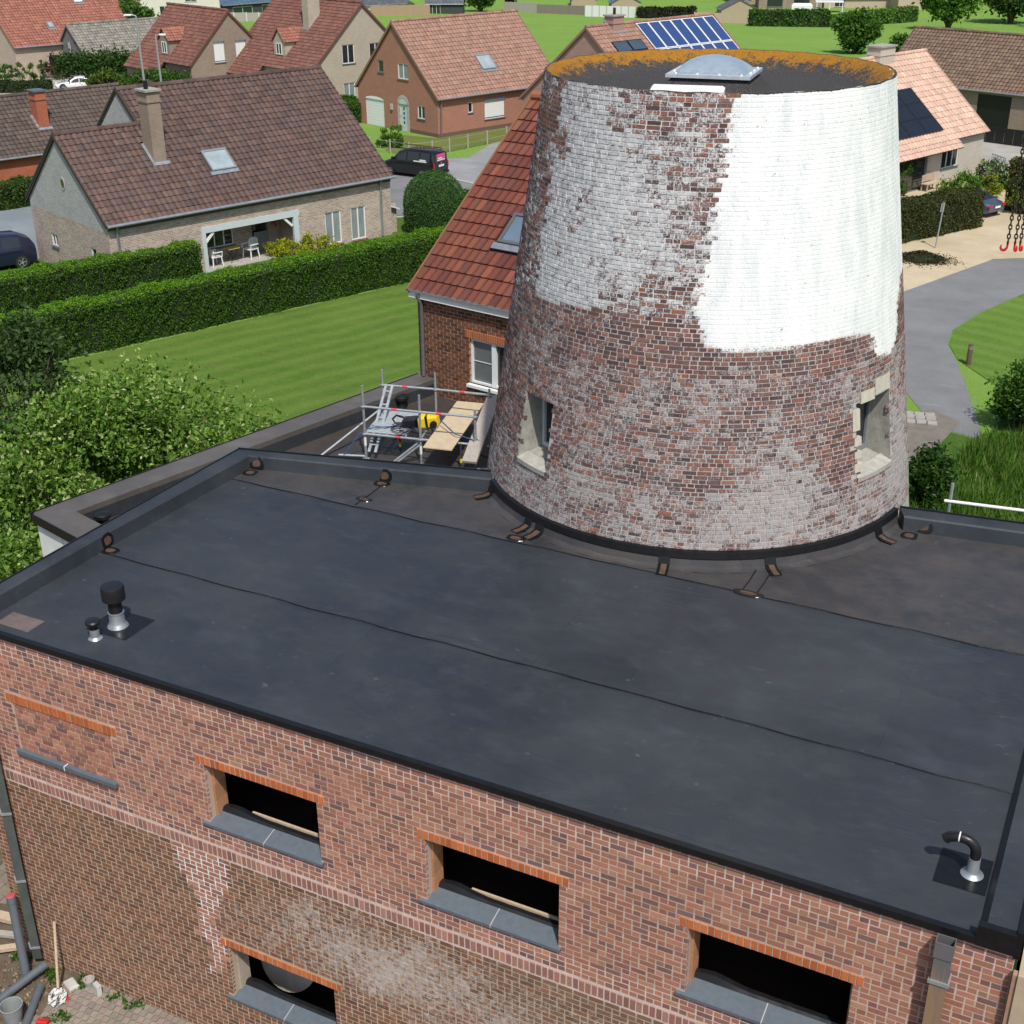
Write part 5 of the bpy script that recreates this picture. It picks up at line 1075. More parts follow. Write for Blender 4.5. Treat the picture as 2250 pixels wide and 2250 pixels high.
def window(h, O, e, n, x0, x1, z0, z1, style='win', rec=.09):
    w, d = (x1 - x0), .05; Q = O - n * rec
    if style in ('win', 'win2', 'dark', 'pale'):
        b = MB(); fw_ = .06; frame_rect(b, Q, e, n, x0, x1, z0, z1, fw_, d)
        if style in ('win', 'pale') and w > .6: b.obox(Q + e * ((x0 + x1) / 2 - .03) + Z * z0, e * .06, n * (d + .005), Z * (z1 - z0))
        if style == 'win2':
            for k in (1, 2): b.obox(Q + e * (x0 + w * k / 3 - .03) + Z * z0, e * .06, n * d, Z * (z1 - z0))
        o = b.build('window', M_white if style != 'dark' else M_greyframe, h)
        b = MB(); b.obox(Q + e * (x0 + .03) + n * .012 + Z * (z0 + .03), e * (w - .06), n * .01, Z * (z1 - z0 - .06)); b.build('pane', M_glasspale if style == 'pale' else M_glass, o)
    elif style == 'shut':
        b = MB(); k = z0 + .12
        while k < z1 - .1: b.obox(Q + e * x0 + Z * k, e * w, n * (.03 if int(k * 20) % 2 else .034), Z * min(.095, z1 - .1 - k)); k += .1
        o = b.build('roller_shutter', M_white, h); b = MB(); b.obox(Q + e * (x0 - .04) + Z * (z1 - .12), e * (w + .08), n * (rec + .05), Z * .16); b.build('shutter_box', M_greyframe, o)
        b = MB(); b.obox(Q + e * x0 + Z * z0, e * w, n * .05, Z * .05); b.build('frame', M_white, o)
        b = MB(); b.obox(Q + e * (x0 + .02) + Z * (z0 + .05), e * (w - .04), n * .02, Z * .08); b.build('pane', M_glass, o)
    elif style == 'garage':
        o = None; b = MB(); k = z0; i = 0
        while k < z1 - .01: b.obox(Q + e * x0 + Z * k, e * w, n * .04, Z * min(.19, z1 - k - .004)); k += .2; i += 1
        o = b.build('garage_door', M_white, h)
    elif style == 'door':
        b = MB(); frame_rect(b, Q, e, n, x0, x1, z0, z1, .06, .05); b.obox(Q + e * (x0 + .06) + Z * (z0 + .05), e * (w - .12), n * .03, Z * (z1 - z0 - .1)); o = b.build('door', M_palegrey, h)
        for k in range(4):
            b = MB(); b.obox(Q + e * ((x0 + x1) / 2 - .08) + n * .031 + Z * (z0 + .5 + k * .32), e * .16, n * .006, Z * .18); b.build('door_light', M_glass, o)
        MB().tube([Q + e * (x1 - .12) + n * .07 + Z * (z0 + .95), Q + e * (x1 - .12) + n * .07 + Z * (z0 + 1.1)], .015, 6).build('handle', M_galv, o)
    elif style == 'blank':
        b = MB(); b.obox(Q + e * x0 + Z * z0, e * w, n * .03, Z * (z1 - z0)); o = b.build('barn_door', M_black, h)
    if style in ('win', 'win2', 'dark', 'pale', 'shut'):
        b = MB(); b.obox(O + e * (x0 - .06) - n * (rec - .01) + Z * (z0 - .055), e * (w + .12), n * (rec + .05), Z * .055); b.build('sill', M_stone if style != 'pale' else simple('brick_sill', (.26, .12, .085), .85), o)
    return o
def house(name, label, A, r, c, L, W, ez, rz, wall, roof, tile=(.3, .36), wins=(), ap=None, nind=0, kind='pan', eo=.22, go=.12, skip=None, base=G, gut=True, back=True, tilemat=None, wall2=None, split=None):
    A = V3(A[0], A[1], 0); ap = ap or W / 2; h = thing(name, A + r * L / 2 + c * W / 2 + Z * base, label, 'house')
    f_ = [w for w in wins if w[0] == 'f']; g_ = [w for w in wins if w[0] == 'g']
    b = MB(); sf_ = (rz - ez) / ap; sb = (rz - ez) / (W - ap)
    tg_ = lambda x: ez + (x * sf_ if x <= ap else (W - x) * sb)
    wall_face(b, A, r, -c, L, base - .3, ez - .02, [w[1:5] for w in f_], .12); wall_face(b, A + c * W, r, c, L, base - .3, ez - .02, [], .12)
    wall_face(b, A, c, -r, W, base - .3, tg_, [w[1:5] for w in g_], .12, None, None, (ap,)); wall_face(b, A + r * L, c, r, W, base - .3, tg_, [], .12, None, None, (ap,))
    b.build('wall', MW[wall], h)
    for w in f_: window(h, A, r, -c, *w[1:])
    for w in g_: window(h, A, c, -r, *w[1:])
    mt = M_tile; cols = RC[roof]; O1 = A - r * go - c * eo + Z * (ez - eo * sf_ + .02)
    s1 = (c * ap + Z * (rz - ez)).normalized(); S1 = math.hypot(ap + eo, (rz - ez) + eo * sf_); O2 = A + r * (L + go) + c * (W + eo) + Z * (ez - eo * sb + .02); s2 = (-c * (W - ap) + Z * (rz - ez)).normalized(); S2 = math.hypot(W - ap + eo, (rz - ez) + eo * sb)
    n1 = r.cross(s1).normalized(); n1 = n1 if n1.z > 0 else -n1; n2 = r.cross(s2).normalized(); n2 = n2 if n2.z > 0 else -n2
    b = MB(); b.obox(O1, r * (L + 2 * go), s1 * S1, n1 * -.08); b.obox(O2, -r * (L + 2 * go), s2 * S2, n2 * -.08); rd = b.build('roof', simple('roof_deck', (.06, .045, .04), .9), h)
    tiled(rd, O1, r, s1, L + 2 * go, S1, tile[0], tile[1], .045 if kind == 'pan' else .02, kind, mt, lambda x, y: jit(random.choice(cols), .12), nind, skip)
    if back: tiled(rd, O2, -r, s2, L + 2 * go, S2, tile[0] * 2, tile[1] * 2, .045, kind, mt, lambda x, y: jit(random.choice(cols), .12), 0)
    b = MB(); k = 0
    while k < L + 2 * go - .1: b.tube([A + r * (k - go) + c * ap + Z * (rz + .05), A + r * (k - go + .36) + c * ap + Z * (rz + .065)], .12, 8, (*jit(random.choice(cols), .2), 0)); k += .34
    b.build('ridge_tiles', mt, rd)
    for O_, s_, S_, n_ in ((O1, s1, S1, n1), (O1 + r * (L + 2 * go), s1, S1, n1), (O2, s2, S2, n2), (O2 - r * (L + 2 * go), s2, S2, n2)): b = MB(); b.obox(O_ - r * .03 + n_ * -.1, r * .06, s_ * S_, n_ * .15, (*(x * .9 for x in cols[0]), 0)); b.build('verge', mt, rd)
    if gut: MB().tube([O1 - c * .05 + Z * .0, O1 - c * .05 + r * (L + 2 * go)], .06, 8).build('gutter', M_zinc, h, smooth=True)
    h['_'] = 0; del h['_']
    return h, dict(A=A, r=r, c=c, s1=s1, n1=n1, O1=O1, sf=sf_, ez=ez, rd=rd)
def on_roof(D, a, v): return D['A'] + D['r'] * a + D['c'] * v + Z * (D['ez'] + v * D['sf'])
def skylight(h, D, a, v, w, l, mat=None, lab='roof_window'):
    O_ = on_roof(D, a, v) + D['n1'] * .06; b = MB()
    for x0, x1, y0, y1 in ((0, w, 0, .07), (0, w, l - .1, l), (0, .07, .07, l - .1), (w - .07, w, .07, l - .1)): b.obox(O_ + D['r'] * x0 + D['s1'] * y0, D['r'] * (x1 - x0), D['s1'] * (y1 - y0), D['n1'] * .09)
    o = b.build(lab, M_greyframe, h); b = MB(); b.obox(O_ + D['r'] * .05 + D['s1'] * .05, D['r'] * (w - .1), D['s1'] * (l - .12), D['n1'] * .06); b.build('pane', mat or M_glasssky, o)
    b = MB(); b.obox(O_ - D['r'] * .12 - D['s1'] * .2 + D['n1'] * -.02, D['r'] * (w + .24), D['s1'] * .2, D['n1'] * .05); b.build('flashing_apron', M_zinc, o)
def chimney(h, D, a, v, w, l, top, mat, flash=True, capmat=None):
    p = on_roof(D, a, v); z0 = p.z - l * D['sf'] - .3; b = MB(); b.obox(V3(p.x, p.y, z0), D['r'] * w, D['c'] * l, Z * (top - z0)); b.obox(V3(p.x, p.y, top - .45) - D['r'] * .04 - D['c'] * .04, D['r'] * (w + .08), D['c'] * (l + .08), Z * .09)
    o = b.build('chimney', mat, h); b = MB(); b.obox(V3(p.x, p.y, top) - D['r'] * .08 - D['c'] * .08, D['r'] * (w + .16), D['c'] * (l + .16), Z * .09); b.build('chimney_cap', capmat or M_conc, o)
    if flash:
        b = MB(); b.obox(p + D['n1'] * .05 - D['r'] * .12 - D['s1'] * .16, D['r'] * (w + .24), D['s1'] * .18, D['n1'] * .04); b.obox(p + D['n1'] * .05 - D['r'] * .12, D['r'] * .12, D['s1'] * (l * 1.35), D['n1'] * .04); b.build('lead_flashing', M_zinc, o)
    return o
UV_ = (UD, VD)
# ---- H1: nearest village house with the loggia
def h1skip(x, y): return x < 3.9 and y > 5.05
h1w = [('f', 11.06, 12.0, -.88, .69, 'pale'), ('f', 12.58, 13.46, -.9, .69, 'pale'), ('g', 5.21, 5.83, .0, .58, 'win'), ('g', 1.39, 1.89, .1, .63, 'win')]
LOGG = (4.45, 9.55, G - .3, 1.02)
h1 = thing('garden_house', (-38, 50, G), 'pinkish grey brick house with brown pantile roof and white-framed porch behind the hedge', 'house')
A1 = V3(-40.07, 41.41, 0); D1 = dict(A=A1, r=UD, c=VD, sf=.826, ez=2.0); EZ1 = 2.0
b = MB(); wall_face(b, A1, UD, -VD, 15.05, G - .3, 1.98, [w[1:5] for w in h1w if w[0] == 'f'] + [LOGG], .12)
wall_face(b, A1, VD, -UD, 7.6, G - .3, lambda x: min(1.95, EZ1 + min(x, 7.6 - x) * .826), [w[1:5] for w in h1w if w[0] == 'g'], .12, None, None, (3.8,))
wall_face(b, A1 + UD * 15.05, VD, UD, 10.84, G - .3, lambda x: EZ1 + min(x, 10.84 - x) * .826, [], .12, None, None, (5.42,)); wall_face(b, A1 + VD * 10.84 + UD * 3.9, UD, VD, 11.15, G - .3, 2, [], .12); wall_face(b, A1 + VD * 7.6, UD, VD, 3.9, G - .3, 2, [], .12)
wall_face(b, A1 + UD * LOGG[0] + VD * 1.7, UD, -VD, LOGG[1] - LOGG[0], G - .3, 1.2, [(1.05, 2.55, -.42, .72), (3.55, 4.45, G, .95)], .1)
for x in (LOGG[0], LOGG[1]): b.obox(A1 + UD * x + VD * .1 + Z * (G - .3), UD * .05, VD * 1.6, Z * 2.4)
h1wall = b.build('wall', MW['h1'], h1)
b = MB(); wall_face(b, A1 - UD * .004, VD, -UD, 7.6, 1.55, lambda x: EZ1 + min(x, 7.6 - x) * .826, [], .0, None, None, (3.8,)); wall_face(b, A1 + UD * 3.9, VD, -UD, 10.84, 1.9, lambda x: EZ1 + min(x, 10.84 - x) * .826, [], 0, None, None, (5.42,)); b.build('gable_upper_wall', MW['h1g'], h1)
MB().lathe([(0, 0), (.17, 0), (.17, .02), (.23, .02), (.23, 0)], A1 + VD * 3.75 - UD * .01 + Z * 3.1, 20, ax=(VD, Z * 1.25, -UD)).build('oval_window_surround', M_lightstone, h1)
MB().lathe([(0, .012), (.17, .012)], A1 + VD * 3.75 - UD * .012 + Z * 3.1, 20, ax=(VD, Z * 1.25, -UD)).build('oval_window_pane', M_glass, h1)
b = MB(); b.obox(A1 + UD * LOGG[0] + VD * .1 + Z * 1.03, UD * 5.1, VD * 1.7, Z * .06); b.build('porch_ceiling', M_white, h1)
b = MB(); b.obox(A1 + UD * LOGG[0] + VD * .02 + Z * (G - .02), UD * 5.1, VD * 1.68, Z * .06); b.build('porch_floor', M_path, h1)
for w in h1w: window(h1, A1, UD if w[0] == 'f' else VD, -VD if w[0] == 'f' else -UD, *w[1:])
window(h1, A1 + UD * LOGG[0] + VD * 1.7, UD, -VD, 1.05, 2.55, -.42, .72, 'win2'); window(h1, A1 + UD * LOGG[0] + VD * 1.7, UD, -VD, 3.55, 4.45, G, .95, 'dark')
b = MB(); b.obox(A1 + UD * (LOGG[0] + 3.6) + VD * 1.62 + Z * (G + .05), UD * .8, -VD * .02, Z * .85); b.obox(A1 + UD * (LOGG[0] + 3.6) + VD * 1.62 + Z * (G + .9), UD * .8, -VD * .03, Z * .07); b.build('door_panel', M_greyframe, h1)
b = MB(); b.obox(A1 + UD * (LOGG[0] - .05) - VD * .04 + Z * .80, UD * 5.2, VD * .14, Z * .28); b.obox(A1 + UD * (LOGG[0] - .05) - VD * .04 + Z * G, UD * .2, VD * .14, Z * 1.8); b.obox(A1 + UD * (LOGG[1] - .28) - VD * .04 + Z * G, UD * .28, VD * .14, Z * 1.8)
b.build('porch_frame', M_palegrey, h1)
for (x, s) in ((LOGG[0] + .12, 1), (LOGG[1] - .3, -1)):
    b = MB(); b.obox(A1 + UD * x + VD * .0 + Z * .42, UD * (.42 * s) + Z * .4, VD * .08, UD * (.07 * s) - Z * .08); b.build('porch_brace', M_white, h1)
s1 = (VD + Z * .826).normalized(); n1 = UD.cross(s1).normalized(); n1 = n1 if n1.z > 0 else -n1; D1.update(s1=s1, n1=n1)
O1 = A1 - UD * .1 - VD * .2 + Z * (2.0 - .165 + .03); S1 = 5.62 / math.cos(math.atan(.826))
b = MB(); b.obox(O1, UD * 4.0, s1 * (4.0 / math.cos(math.atan(.826))), n1 * -.1); b.obox(O1 + UD * 4.0, UD * 11.25, s1 * S1, n1 * -.1)
for (u0, u1, v0, vr) in ((-.1, 3.9, 7.8, 3.8), (3.9, 15.15, 11.04, 5.42)):
    p = A1 + UD * u0 + VD * v0 + Z * (2.0 - .165); b.obox(p, UD * (u1 - u0), A1 + UD * u0 + VD * vr + Z * (2 + vr * .826) - p, V3(0, 0, -.1))
rd1 = b.build('roof', simple('roof_deck', (.06, .045, .04), .9), h1)
def h1sk(x, y):
    v = y * math.cos(math.atan(.826)) - .2
    return (x < 4.0 and v > 3.86) or (5.95 < x < 7.35 and 1.25 < v < 2.25) or (3.55 < x < 4.4 and 2.0 < v < 3.1)
tiled(rd1, O1, UD, s1, 15.25, S1, .272, .345, .055, 'pan', M_tile, lambda x, y: jit(random.choice(RC['brown']), .12) if x > 4 or y > 5 else tuple(q * 1.12 for q in jit(random.choice(RC['brown']), .12)), 300, h1sk)
b = MB()
for (u0, u1, v, z_) in ((-.1, 3.9, 3.8, 2 + 3.8 * .826), (3.85, 15.15, 5.42, 2 + 5.42 * .826)):
    k = u0
    while k < u1 - .1: b.tube([A1 + UD * k + VD * v + Z * (z_ + .04), A1 + UD * (k + .36) + VD * v + Z * (z_ + .055)], .13, 8, (*jit(random.choice(RC['brown']), .25), 0)); k += .34
b.build('ridge_tiles', M_tile, rd1)
VC = (.05, .035, .03, 0)
for q_ in ((O1 - UD * .04 - n1 * .1, s1 * (4.0 / math.cos(math.atan(.826))), n1 * .14), (A1 + UD * 3.82 + VD * 3.6 + Z * (2 + 3.6 * .826 - .05), VD * 1.85 + Z * 1.53, n1 * .16), (A1 + UD * 3.82 + VD * 5.42 + Z * (2 + 5.42 * .826), VD * 5.4 - Z * 4.46, V3(0, 0, .14)), (A1 - UD * .12 + VD * 3.8 + Z * (2 + 3.8 * .826), VD * 4.0 - Z * 3.3, V3(0, 0, .14))):
    b = MB(); b.obox(q_[0], UD * .07, q_[1], q_[2], VC); b.build('verge', M_tile, rd1)
MB().tube([O1 - VD * .06, O1 - VD * .06 + UD * 15.3], .07, 8).build('gutter', M_zinc, h1, smooth=True)
b = MB(); b.obox(A1 - VD * .06 + Z * 1.64, UD * 15.05, VD * .06, Z * .22); b.build('eaves_band', simple('dark_band', (.10, .075, .06), .9, 0, .3, 14), h1)  # dark brown strip along the wall just below the gutter
for u in (.38, 14.4): MB().tube([A1 + UD * u - VD * .2 + Z * 1.85, A1 + UD * u - VD * .08 + Z * 1.6, A1 + UD * u - VD * .08 + Z * (G + .05)], .055, 8).build('downpipe', M_zinc, h1, smooth=True)
skylight(h1, D1, 6.0, 1.32, 1.28, 1.2); chimney(h1, D1, 3.6, 2.05, .62, .85, 6.75, MW['brown'])
p = on_roof(D1, 3.8, 2.4); MB().tube([V3(p.x, p.y, 6.8), V3(p.x, p.y, 7.2)], .1, 10).build('flue', M_black, h1)
b = MB(); b.obox(A1 + UD * 15.1 + VD * .3 + Z * (G - .1), UD * .5, VD * .25, Z * 1.5); gp = b.build('garden_wall', MW['h1'], h1); b = MB(); b.obox(A1 + UD * 15.08 + VD * .1 + Z * .35, UD * .6 - Z * .22, VD * .5, Z * .07); b.build('wall_capping', M_offwhite, gp)
# ---- H7 orange house
h7w = [('g', 5.95, 6.56, 2.80, 3.62, 'dark'), ('g', 3.12, 4.30, 2.55, 3.62, 'pale'), ('g', 6.08, 8.27, G, .86, 'garage'), ('g', 3.37, 4.29, G, .86, 'door'), ('g', 1.42, 2.23, .06, .96, 'win'), ('f', 2.76, 3.2, .37, 1.09, 'win'), ('f', 4.3, 6.2, -.25, 1.15, 'shut')]
h7, D7 = house('orange_brick_house', 'orange brick house with salmon tiled roof, garage door and arched front door', (-46.39, 80.7), UD, VD, 11.6, 9.13, 1.75, 6.25, 'orange', 'salmon', (.3, .36), h7w, 4.69)
skylight(h7, D7, 5.2, 1.2, 1.35, 1.3)
b = MB()
for t_ in range(11):
    an_ = R(180 * t_ / 10); b.obox(V3(-46.39, 80.7, 0) + VD * (3.83 + .55 * math.cos(an_) - .08) - UD * .03 + Z * (.86 + .5 * math.sin(an_) - .1), VD * .17, UD * .04, Z * .2)
for s in (3.2, 4.32):
    for k in range(9): b.obox(V3(-46.39, 80.7, 0) + VD * (s - .03 * (k % 2)) - UD * .03 + Z * (G + .21 * k), VD * (.15 + .03 * (k % 2)), UD * .04, Z * .2)
b.build('door_surround', M_lightstone, h7); b = MB(); b.lathe([(0, 0), (.46, 0)], V3(-46.39, 80.7, 0) + VD * 3.83 - UD * .012 + Z * .86, 20, t0=0, t1=math.pi, ax=(VD, Z, -UD)); b.build('door_fanlight', M_palegrey, h7)
b = MB(); b.lathe([(0, 0), (1.09, 0)], V3(-46.39, 80.7, 0) + VD * 7.17 - UD * .01 + Z * .855, 20, t0=0, t1=math.pi, ax=(VD, Z * .2, -UD)); b.build('garage_arch_panel', M_white, h7)
MB().tube([V3(-46.39, 80.7, 1.6) - VD * .1 + UD * .25, V3(-46.39, 80.7, G) - VD * .08 + UD * .2], .06, 8).build('downpipe', simple('dull_zinc', (.16, .16, .18), .5, .3), h7)
b = MB(); b.obox(V3(-46.39, 80.7, 0) + VD * 5.0 - UD * .1 + Z * .35, VD * .25, UD * .08, Z * .4); b.build('wall_lantern', M_lightstone, h7)
b = MB(); b.obox(V3(-46.39, 80.7, 0) - VD * .02 - UD * .02 + Z * (G - .1), UD * 11.64, VD * .03, Z * .35); b.obox(V3(-46.39, 80.7, 0) - UD * .025 + Z * (G - .1), VD * 3.1, UD * .02, Z * .35); b.build('plinth', simple('brown_plinth', (.14, .09, .07), .9), h7)
# ---- H6, H5
h6, D6 = house('chimney_house', 'beige brick house with steep red-brown roof, tall chimney and small dormer', (-59.94, 85.47), VD, UD, 11.5, 9.7, 2.25, 6.72, 'beige', 'redbr', (.26, .3), [('g', 2.85, 4.0, 2.47, 3.86, 'win'), ('g', 5.45, 6.6, 2.47, 3.8, 'win'), ('g', 2.82, 3.9, -.45, 1.05, 'pale')], 4.84, gut=False)
def catslide(h, D, a0, a1, v, wall, roof):
    b = MB(); p = on_roof(D, a0, v - .2); s_ = D['s1']; S_ = (.3 - v) / (D['c'].dot(D['s1'])); b.obox(p, D['r'] * (a1 - a0), s_ * S_, D['n1'] * -.1); o = b.build('lower_roof', simple('roof_deck', (.06, .045, .04), .9), h)
    tiled(o, p + D['n1'] * .01, D['r'], s_, a1 - a0, S_, .28, .32, .04, 'pan', M_tile, lambda x, y: jit(random.choice(RC[roof]), .12))
    b = MB(); z_ = on_roof(D, a0, v).z - .05; b.obox(D['A'] + D['r'] * (a0 + .1) + D['c'] * v + Z * (G - .2), D['r'] * (a1 - a0 - .2), D['c'] * (-v), Z * (z_ - G + .2)); b.build('lower_wall', MW[wall], h)
catslide(h6, D6, 6.5, 10.6, -.85, 'beige', 'redbr'); chimney(h6, D6, 4.0, 2.7, .8, 1.1, 8.6, MW['beige'])
def dormer(h, D, a, v, w, hw, wall, roof, depth=None):
    p = on_roof(D, a, v); zt = p.z + hw; pk = zt + w * .55; sf_ = D['sf']; dl = (pk - p.z) / sf_; b = MB()
    O_ = p - Z * .1; f = [O_, O_ + D['r'] * w, O_ + D['r'] * w + Z * (hw + .1), O_ + D['r'] * w / 2 + Z * (pk - O_.z), O_ + Z * (hw + .1)]
    b.poly(f); back = D['c'] * ((zt - p.z) / sf_)
    for s_ in (0, w): q = O_ + D['r'] * s_; b.poly([q, q + Z * (hw + .1), q + back + Z * (hw + .1)])
    o = b.build('dormer', MW[wall], h); b = MB(); e0 = [O_ + Z * (hw + .05) - D['r'] * .12 - D['c'] * .12, O_ + D['r'] * (w + .12) + Z * (hw + .05) - D['c'] * .12]; pk0 = O_ + D['r'] * w / 2 + Z * (pk - O_.z + .06) - D['c'] * .12; rb = D['c'] * (dl + .1); eb = D['c'] * ((zt - p.z) / sf_ + .2)
    for e_ in e0:
        k = (pk0 - e_); tiled(o, e_, D['c'], k.normalized(), (rb.length + eb.length) / 2, k.length, .25, .27, .03, 'pan', M_tile, lambda x, y: jit(random.choice(RC[roof]), .1)); b.poly([e_, pk0, pk0 + rb, e_ + eb], (*RC[roof][0], 0))
    b.build('dormer_roof', M_tile, o); window(o, O_, D['r'], -D['c'], w * .25, w * .75, .25, hw - .05, 'win', -.02)
dormer(h6, D6, 4.4, .6, 1.55, 1.15, 'beige', 'red')
h5, D5 = house('shuttered_house', 'brown brick house with dormer and two closed white shutters in its gable', (-71.35, 85.28), VD, UD, 9.1, 7.4, 2.25, 5.9, 'brown', 'redbr', (.28, .33), [('g', 2.2, 3.15, 2.1, 3.78, 'shut'), ('g', 4.2, 5.15, 2.15, 3.75, 'shut')], 3.68, gut=False)
catslide(h5, D5, 3.9, 9.6, -.7, 'brown', 'redbr'); dormer(h5, D5, 3.6, .25, 1.5, 1.2, 'brown', 'red')
# ---- H4, H3, H2
h4, D4 = house('grey_roof_house', 'low house with mottled grey tile roof and grey boarded gable', (-89.26, 92.98), UD, VD, 9.3, 7.1, .6, 3.57, 'greyw', 'grey', (.3, .33), [('g', 3.4, 4.0, 1.2, 2.2, 'win')], 3.55)
h3, D3 = house('red_roof_house', 'long house with large red tiled roof in the far left corner', (-95.75, 90.62), UD, VD, 12.0, 14, 2.0, 7.56, 'tan', 'red', (.3, .34), [('f', 3.0, 4.3, -.6, .9, 'win')], 7)
skylight(h3, D3, 4.15, 1.4, .55, .75); skylight(h3, D3, 8.0, 3.7, .9, .9, M_white)
b = MB(); b.obox(on_roof(D3, 5.2, -.1) + D3['n1'] * .05, UD * .1, D3['s1'] * 8.9, D3['n1'] * .06, (.3, .11, .07, 0)); b.build('verge', M_tile, D3['rd'])
h2, D2 = house('brown_roof_house', 'orange-red brick house with mossy dark brown roof at the left edge', (-61.5, 45.7), UD, VD, 17, 6.9, 1.35, 3.95, 'redor', 'dkbrown', (.27, .32), [('f', 10.2, 11.2, -1.0, .3, 'dark')], 3.45)
chimney(h2, D2, 11.1, 1.3, .62, .8, 4.35, MW['redor'], True, M_stone)
hr, Dr = house('orange_roof_shed', 'corner of a small building with orange tiled roof at the left frame edge', (-70.4, 49.5), UD, VD, 9.0, 6, 1.2, 3.2, 'tan', 'red', (.3, .36), [], 3)
# ---- H8 with solar panels
h8, D8 = house('solar_house', 'house with red-brown roof and large blue solar panels behind the tower top', (-29.9, 79.2), UD, VD, 12.4, 12.2, 1.7, 6.53, 'pink', 'salmon', (.3, .36), [], 6.1)
tsol = NT('solar_cells'); sp_ = tsol.pos(); sb_ = tsol.n('TexBrick', offset=0.0); s_ = tsol.sep(sp_); cb_ = tsol.n('CombineXYZ'); tsol.set(cb_.inputs[0], tsol.math('ADD', tsol.math('MULTIPLY', s_[0], UD.x), tsol.math('MULTIPLY', s_[1], UD.y))); tsol.set(cb_.inputs[1], tsol.math('MULTIPLY', s_[2], 1.6)); tsol.set(sb_.inputs['Vector'], cb_.outputs[0])
tsol.set(sb_.inputs['Color1'], (.02, .05, .16)); tsol.set(sb_.inputs['Color2'], (.026, .06, .19)); tsol.set(sb_.inputs['Mortar'], (.06, .10, .22)); sb_.inputs['Scale'].default_value = 1; sb_.inputs['Brick Width'].default_value = .16; sb_.inputs['Row Height'].default_value = .16; sb_.inputs['Mortar Size'].default_value = .008
M_solar = tsol.fin(sb_.outputs[0], .18, 0, .7); M_solarblack = simple('solar_black', (.012, .015, .022), .22, 0, .2)
def panels(h, D, a0, v0, w, l, nx, ny, mat, frame, gap=.04, up=.1):
    for i in range(nx):
        for j in range(ny):
            p = on_roof(D, a0 + i * (w + gap), v0) + D['s1'] * (j * (l + gap)) + D['n1'] * up; b = MB()
            for x0, x1, y0, y1 in ((0, w, 0, .05), (0, w, l - .05, l), (0, .05, .05, l - .05), (w - .05, w, .05, l - .05)): b.obox(p + D['r'] * x0 + D['s1'] * y0, D['r'] * (x1 - x0), D['s1'] * (y1 - y0), D['n1'] * .05)
            o = b.build('solar_panel', frame, h); b = MB(); b.obox(p + D['r'] * .05 + D['s1'] * .05, D['r'] * (w - .1), D['s1'] * (l - .1), D['n1'] * .042); b.build('solar_cells', mat, o)
panels(h8, D8, 4.35, 1.15, 1.09, 1.85, 7, 2, M_solar, M_white, .035); panels(h8, D8, 4.35, 4.12, 1.09, 2.35, 7, 1, M_solar, M_white, .035); panels(h8, D8, .95, 4.2, 1.35, .9, 2, 1, m_glass('thermal_panel', (.05, .075, .10), .12), M_black, .06)
chimney(h8, D8, 1.9, 5.6, 1.0, .8, 7.1, MW['pink'], True); p = on_roof(D8, 2.4, 6); MB().tube([V3(p.x, p.y, 7.15), V3(p.x, p.y, 7.6)], .1, 8).build('flue', M_black, h8)
# ---- H9, H10
h9, D9 = house('pale_roof_house', 'pale brick house with light salmon roof and black solar panels right of the tower', (-15.0, 72.2), UD, VD, 12.0, 9.3, 1.7, 5.63, 'pale', 'pale', (.34, .40), [('f', 7.5, 9.3, -.12, .98, 'win2'), ('f', 2.4, 5.9, G, .9, 'dark')], 4.65, gut=False)
catslide(h9, D9, -.1, 8.6, -.5, 'pale', 'pale')
bpy.data.objects.remove([o for o in h9.children if o.name.startswith('lower_wall')][0])
panels(h9, D9, 2.6, .3, 1.68, 1.05, 3, 3, M_solarblack, M_black, .02); chimney(h9, D9, 6.6, 4.2, 1.5, .9, 6.25, MW['pale'], False)
b = MB(); b.obox(D9['A'] + UD * 2.3 - VD * .04 + Z * G, UD * .12, VD * .08, Z * 2.0); b.obox(D9['A'] + UD * 5.85 - VD * .04 + Z * G, UD * .14, VD * .08, Z * 2.0); b.build('sliding_door_frame', M_greyframe, h9)
h10, D10 = house('barn', 'low barn with long weathered brown tiled roof and black doors at upper right', (-8.2, 97.8), VD, UD, 13.6, 7.4, 1.8, 5.0, 'brown', 'barn', (.28, .32), [('f', 3.3, 5.85, G, 1.42, 'blank'), ('f', 7.2, 7.9, .6, 1.2, 'dark')], 3.7)
